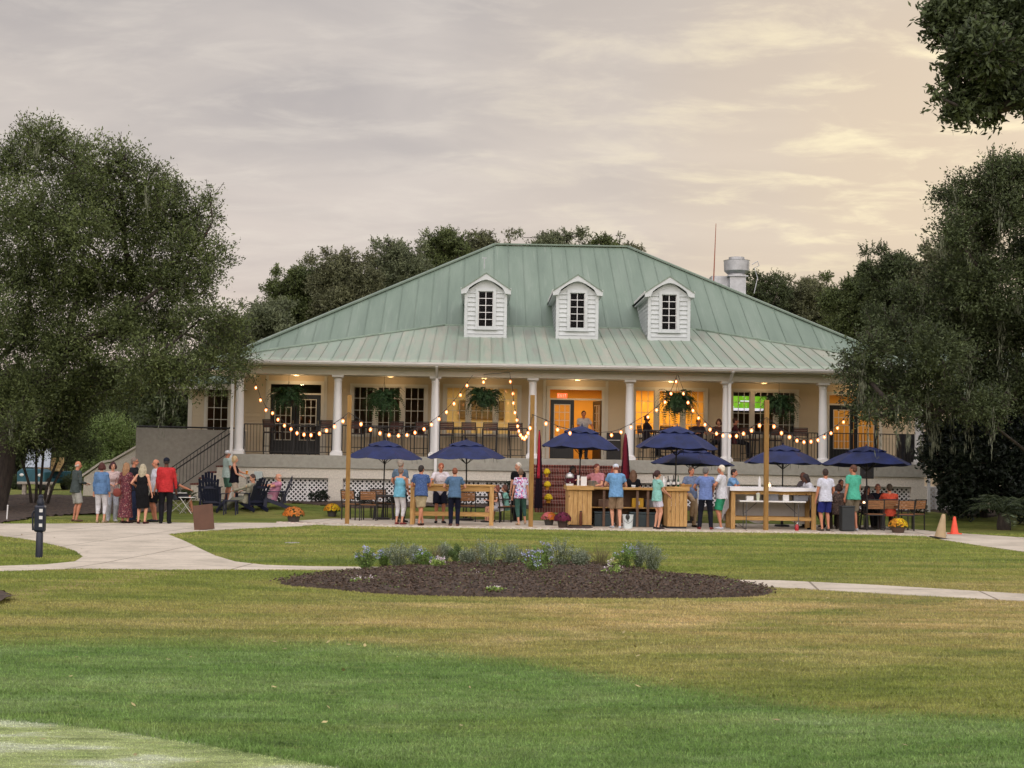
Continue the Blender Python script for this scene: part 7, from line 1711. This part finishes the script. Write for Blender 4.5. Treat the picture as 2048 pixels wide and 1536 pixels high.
P_('dark haired man in a light blue shirt behind the white haired man',1459,43.2,1.70,60,z=PT,top=('polo',srgb(120,170,220)),bottom=('long',srgb(40,44,60)),hair=('short',srgb(44,30,26)),sk=SK2,lh=(.2,-.45,1.02),rh=(-.1,-.5,1.02),lean=12)
# --- white clothed table
P_('person in a grey shirt leaning on the far end of the white cloth',1613,43.0,1.66,-50,z=PT,top=('tee',srgb(96,88,92)),bottom=('long',srgb(30,30,36)),hair=('bob',srgb(92,52,38)),sex='f',sk=SKD,lh=(.2,-.4,1.05),rh=(-.2,-.42,1.05),lean=25,hip=(0,.1))
P_('dark haired woman in white bending at the table end with a leg back',1626,42.2,1.64,-75,z=PT,top=('tee',srgb(214,214,222)),bottom=('long',srgb(34,38,54)),hair=('long',srgb(40,26,24)),sex='f',sk=SKD,lh=(.15,-.45,1.05),rh=(-.15,-.45,1.05),lean=28,hip=(0,.05),feet=((.06,-.05),(-.08,.45)),shoe=srgb(24,24,28))
P_('man in a white tee and royal blue shorts standing with his back turned',1651,41.3,1.74,195,z=PT,top=('tee',srgb(220,222,238)),bottom=('shorts',srgb(34,44,128)),hair=('short',srgb(50,34,28)),sk=SK2,lh=(.27,-.06,.84),rh=(-.22,-.15,.95),yaw=-30,belly=.02,shoe=srgb(90,76,66))
P_('seated man with dark hair in a pale shirt behind the mint polo',1683,44.0,1.72,10,z=PT,top=('tee',srgb(200,200,206)),bottom=('shorts',srgb(60,60,60)),hair=('short',srgb(60,40,32)),sk=SK2,seated=True,pelvis=(0,.05,.62),feet=((.12,-.4),(-.12,-.4)),lh=(.15,-.32,.8),rh=(-.15,-.32,.8))
P_('seated woman with dark hair in a brown patterned dress, back turned',1677,42.3,1.65,185,z=PT,top=('tee',srgb(82,66,58),floralmat('brown_print',srgb(78,62,56),[srgb(120,100,88)],30)),bottom=('long',srgb(60,50,46)),hair=('curly',srgb(56,34,28)),sex='f',sk=SK2,seated=True,pelvis=(0,.02,.56),feet=((.1,-.38),(-.1,-.38)),lh=(.18,-.34,.8),rh=(-.18,-.34,.8))
P_('tall man in a mint polo and khaki shorts under the largest umbrella',1707,41.6,1.86,205,z=PT,top=('polo',srgb(76,192,160)),bottom=('shorts',srgb(138,126,104)),hair=('short',srgb(92,58,42)),sk=SK2,lh=(.26,-.05,.82),rh=(-.24,-.12,.9),belly=.05,yaw=25,shoe=srgb(196,196,202))
P_('dark haired woman seated under the largest umbrella',1736,44.0,1.64,20,z=PT,top=('tee',srgb(60,44,50)),bottom=('long',srgb(40,36,40)),hair=('long',srgb(48,24,22)),sex='f',sk=SK2,seated=True,feet=((.1,-.4),(-.1,-.4)),lh=(.15,-.34,.78),rh=(-.15,-.34,.78))
P_('man in a navy shirt seated beside the dark haired woman',1756,44.1,1.72,-10,z=PT,top=('tee',srgb(26,26,40)),bottom=('long',srgb(30,30,36)),hair=('short',srgb(110,60,44)),sk=SK2,seated=True,feet=((.1,-.4),(-.1,-.4)),lh=(.15,-.34,.78),rh=(-.15,-.34,.78))
P_('man in an orange shirt seated with his back to the lawn',1778,42.5,1.76,180,z=PT,top=('tee',srgb(214,74,36)),bottom=('long',srgb(58,44,46)),hair=('short',srgb(60,48,36)),sk=SK2,seated=True,feet=((.2,-.36),(-.2,-.36)),lh=(.2,-.38,.76),rh=(-.2,-.38,.76),belly=.05)
P_('chair companion in brown seated at the table beside the white tee',1662,43.9,1.60,160,z=PT,top=('tee',srgb(110,80,64)),bottom=('long',srgb(50,40,40)),hair=('bob',srgb(80,46,34)),sex='f',sk=SK2,seated=True,feet=((.1,-.4),(-.1,-.4)),lh=(.15,-.34,.78),rh=(-.15,-.34,.78))
# --- porch
P_('man in a white shirt standing in the open entrance doorway',1165,51.85,1.70,5,z=ZD,top=('tee',srgb(206,204,212)),bottom=('long',srgb(60,60,66)),hair=('short',srgb(50,30,24)),sk=SK2,lh=(.30,-.25,1.1),rh=(-.1,-.28,1.05))
P_('person in dark clothes seated on the porch by the amber window',1294,50.7,1.74,100,z=ZD+.12,top=('tee',srgb(40,32,40)),bottom=('long',srgb(30,28,34)),hair=('short',srgb(50,32,28)),sk=SKD,seated=True,pelvis=(0,.05,.62),feet=((.12,-.4),(-.1,-.4)),lh=(.15,-.34,.85),rh=(-.15,-.34,.85))
P_('dark haired person seated behind the porch railing near a column',1396,50.9,1.70,10,z=ZD+.12,top=('tee',srgb(60,48,60)),bottom=('long',srgb(30,28,34)),hair=('short',srgb(30,22,24)),sk=SK2,seated=True,pelvis=(0,.05,.56),feet=((.12,-.4),(-.1,-.4)),lh=(.15,-.34,.85),rh=(-.15,-.34,.85))
P_('brown haired person seated on the porch next to a column',1436,50.7,1.70,-20,z=ZD+.12,top=('tee',srgb(96,60,50)),bottom=('long',srgb(30,28,34)),hair=('bob',srgb(90,50,38)),sex='f',sk=SK1,seated=True,pelvis=(0,.05,.56),feet=((.12,-.4),(-.1,-.4)),lh=(.15,-.34,.85),rh=(-.15,-.34,.85))
P_('person in a dark red top seated below the television window',1472,50.8,1.72,80,z=ZD+.12,top=('tee',srgb(84,34,38)),bottom=('long',srgb(30,28,34)),hair=('short',srgb(60,34,28)),sk=SK2,seated=True,pelvis=(0,.05,.6),feet=((.12,-.4),(-.1,-.4)),lh=(.15,-.34,.85),rh=(-.15,-.34,.85))
PBC=[(1294,50.85,100,'tall brown chair under the dark clothed porch sitter'),(1396,51.05,10,'tall brown chair of the porch sitter near the column'),(1436,50.85,-20,'tall brown chair of the brown haired porch sitter'),(1472,50.95,80,'tall brown chair of the porch sitter in dark red')]
for px,Y,rz,lab in PBC: dup(pc0,(at(px,900,Y).x,Y,ZD),R(rz),lab)
# handbag
small('handbag','red brown handbag hanging beside the maroon flowered dress','handbag',234,40.2,.72,lambda t:(MB().ell((0,0,.12),(.12,.06,.12)).build('bag',fab(srgb(140,66,56)),t,smooth=True),MB().tube([(-.1,0,.18),(-.03,0,.52),(.06,0,.50),(.1,0,.18)],.008,6).build('strap',fab(srgb(120,50,44)),t)))
small('drink_cup','small pale cup on the pine table before the aqua tank top','cup',818,41.9,PT+W(905,969,41.5).z-PT+.002,cup(.035,.1,WB,False))
for px,yy,lab in ((865,41.75,'clear tumbler on the pine table by the patterned polo'),(895,41.85,'clear tumbler before the man in the white polo')): small('tumbler',lab,'glass',px,yy,W(905,969,41.5).z+.002,lambda t:(MB().lathe((0,0,0),[(.03,0),(.036,.11),(.033,.11),(.027,.01)],12).build('glass',M_CLEAR,t,smooth='auto'),MB().lathe((0,0,.008),[(.027,0),(.031,.07)],12).build('drink',MATS['amber_drink'],t)))
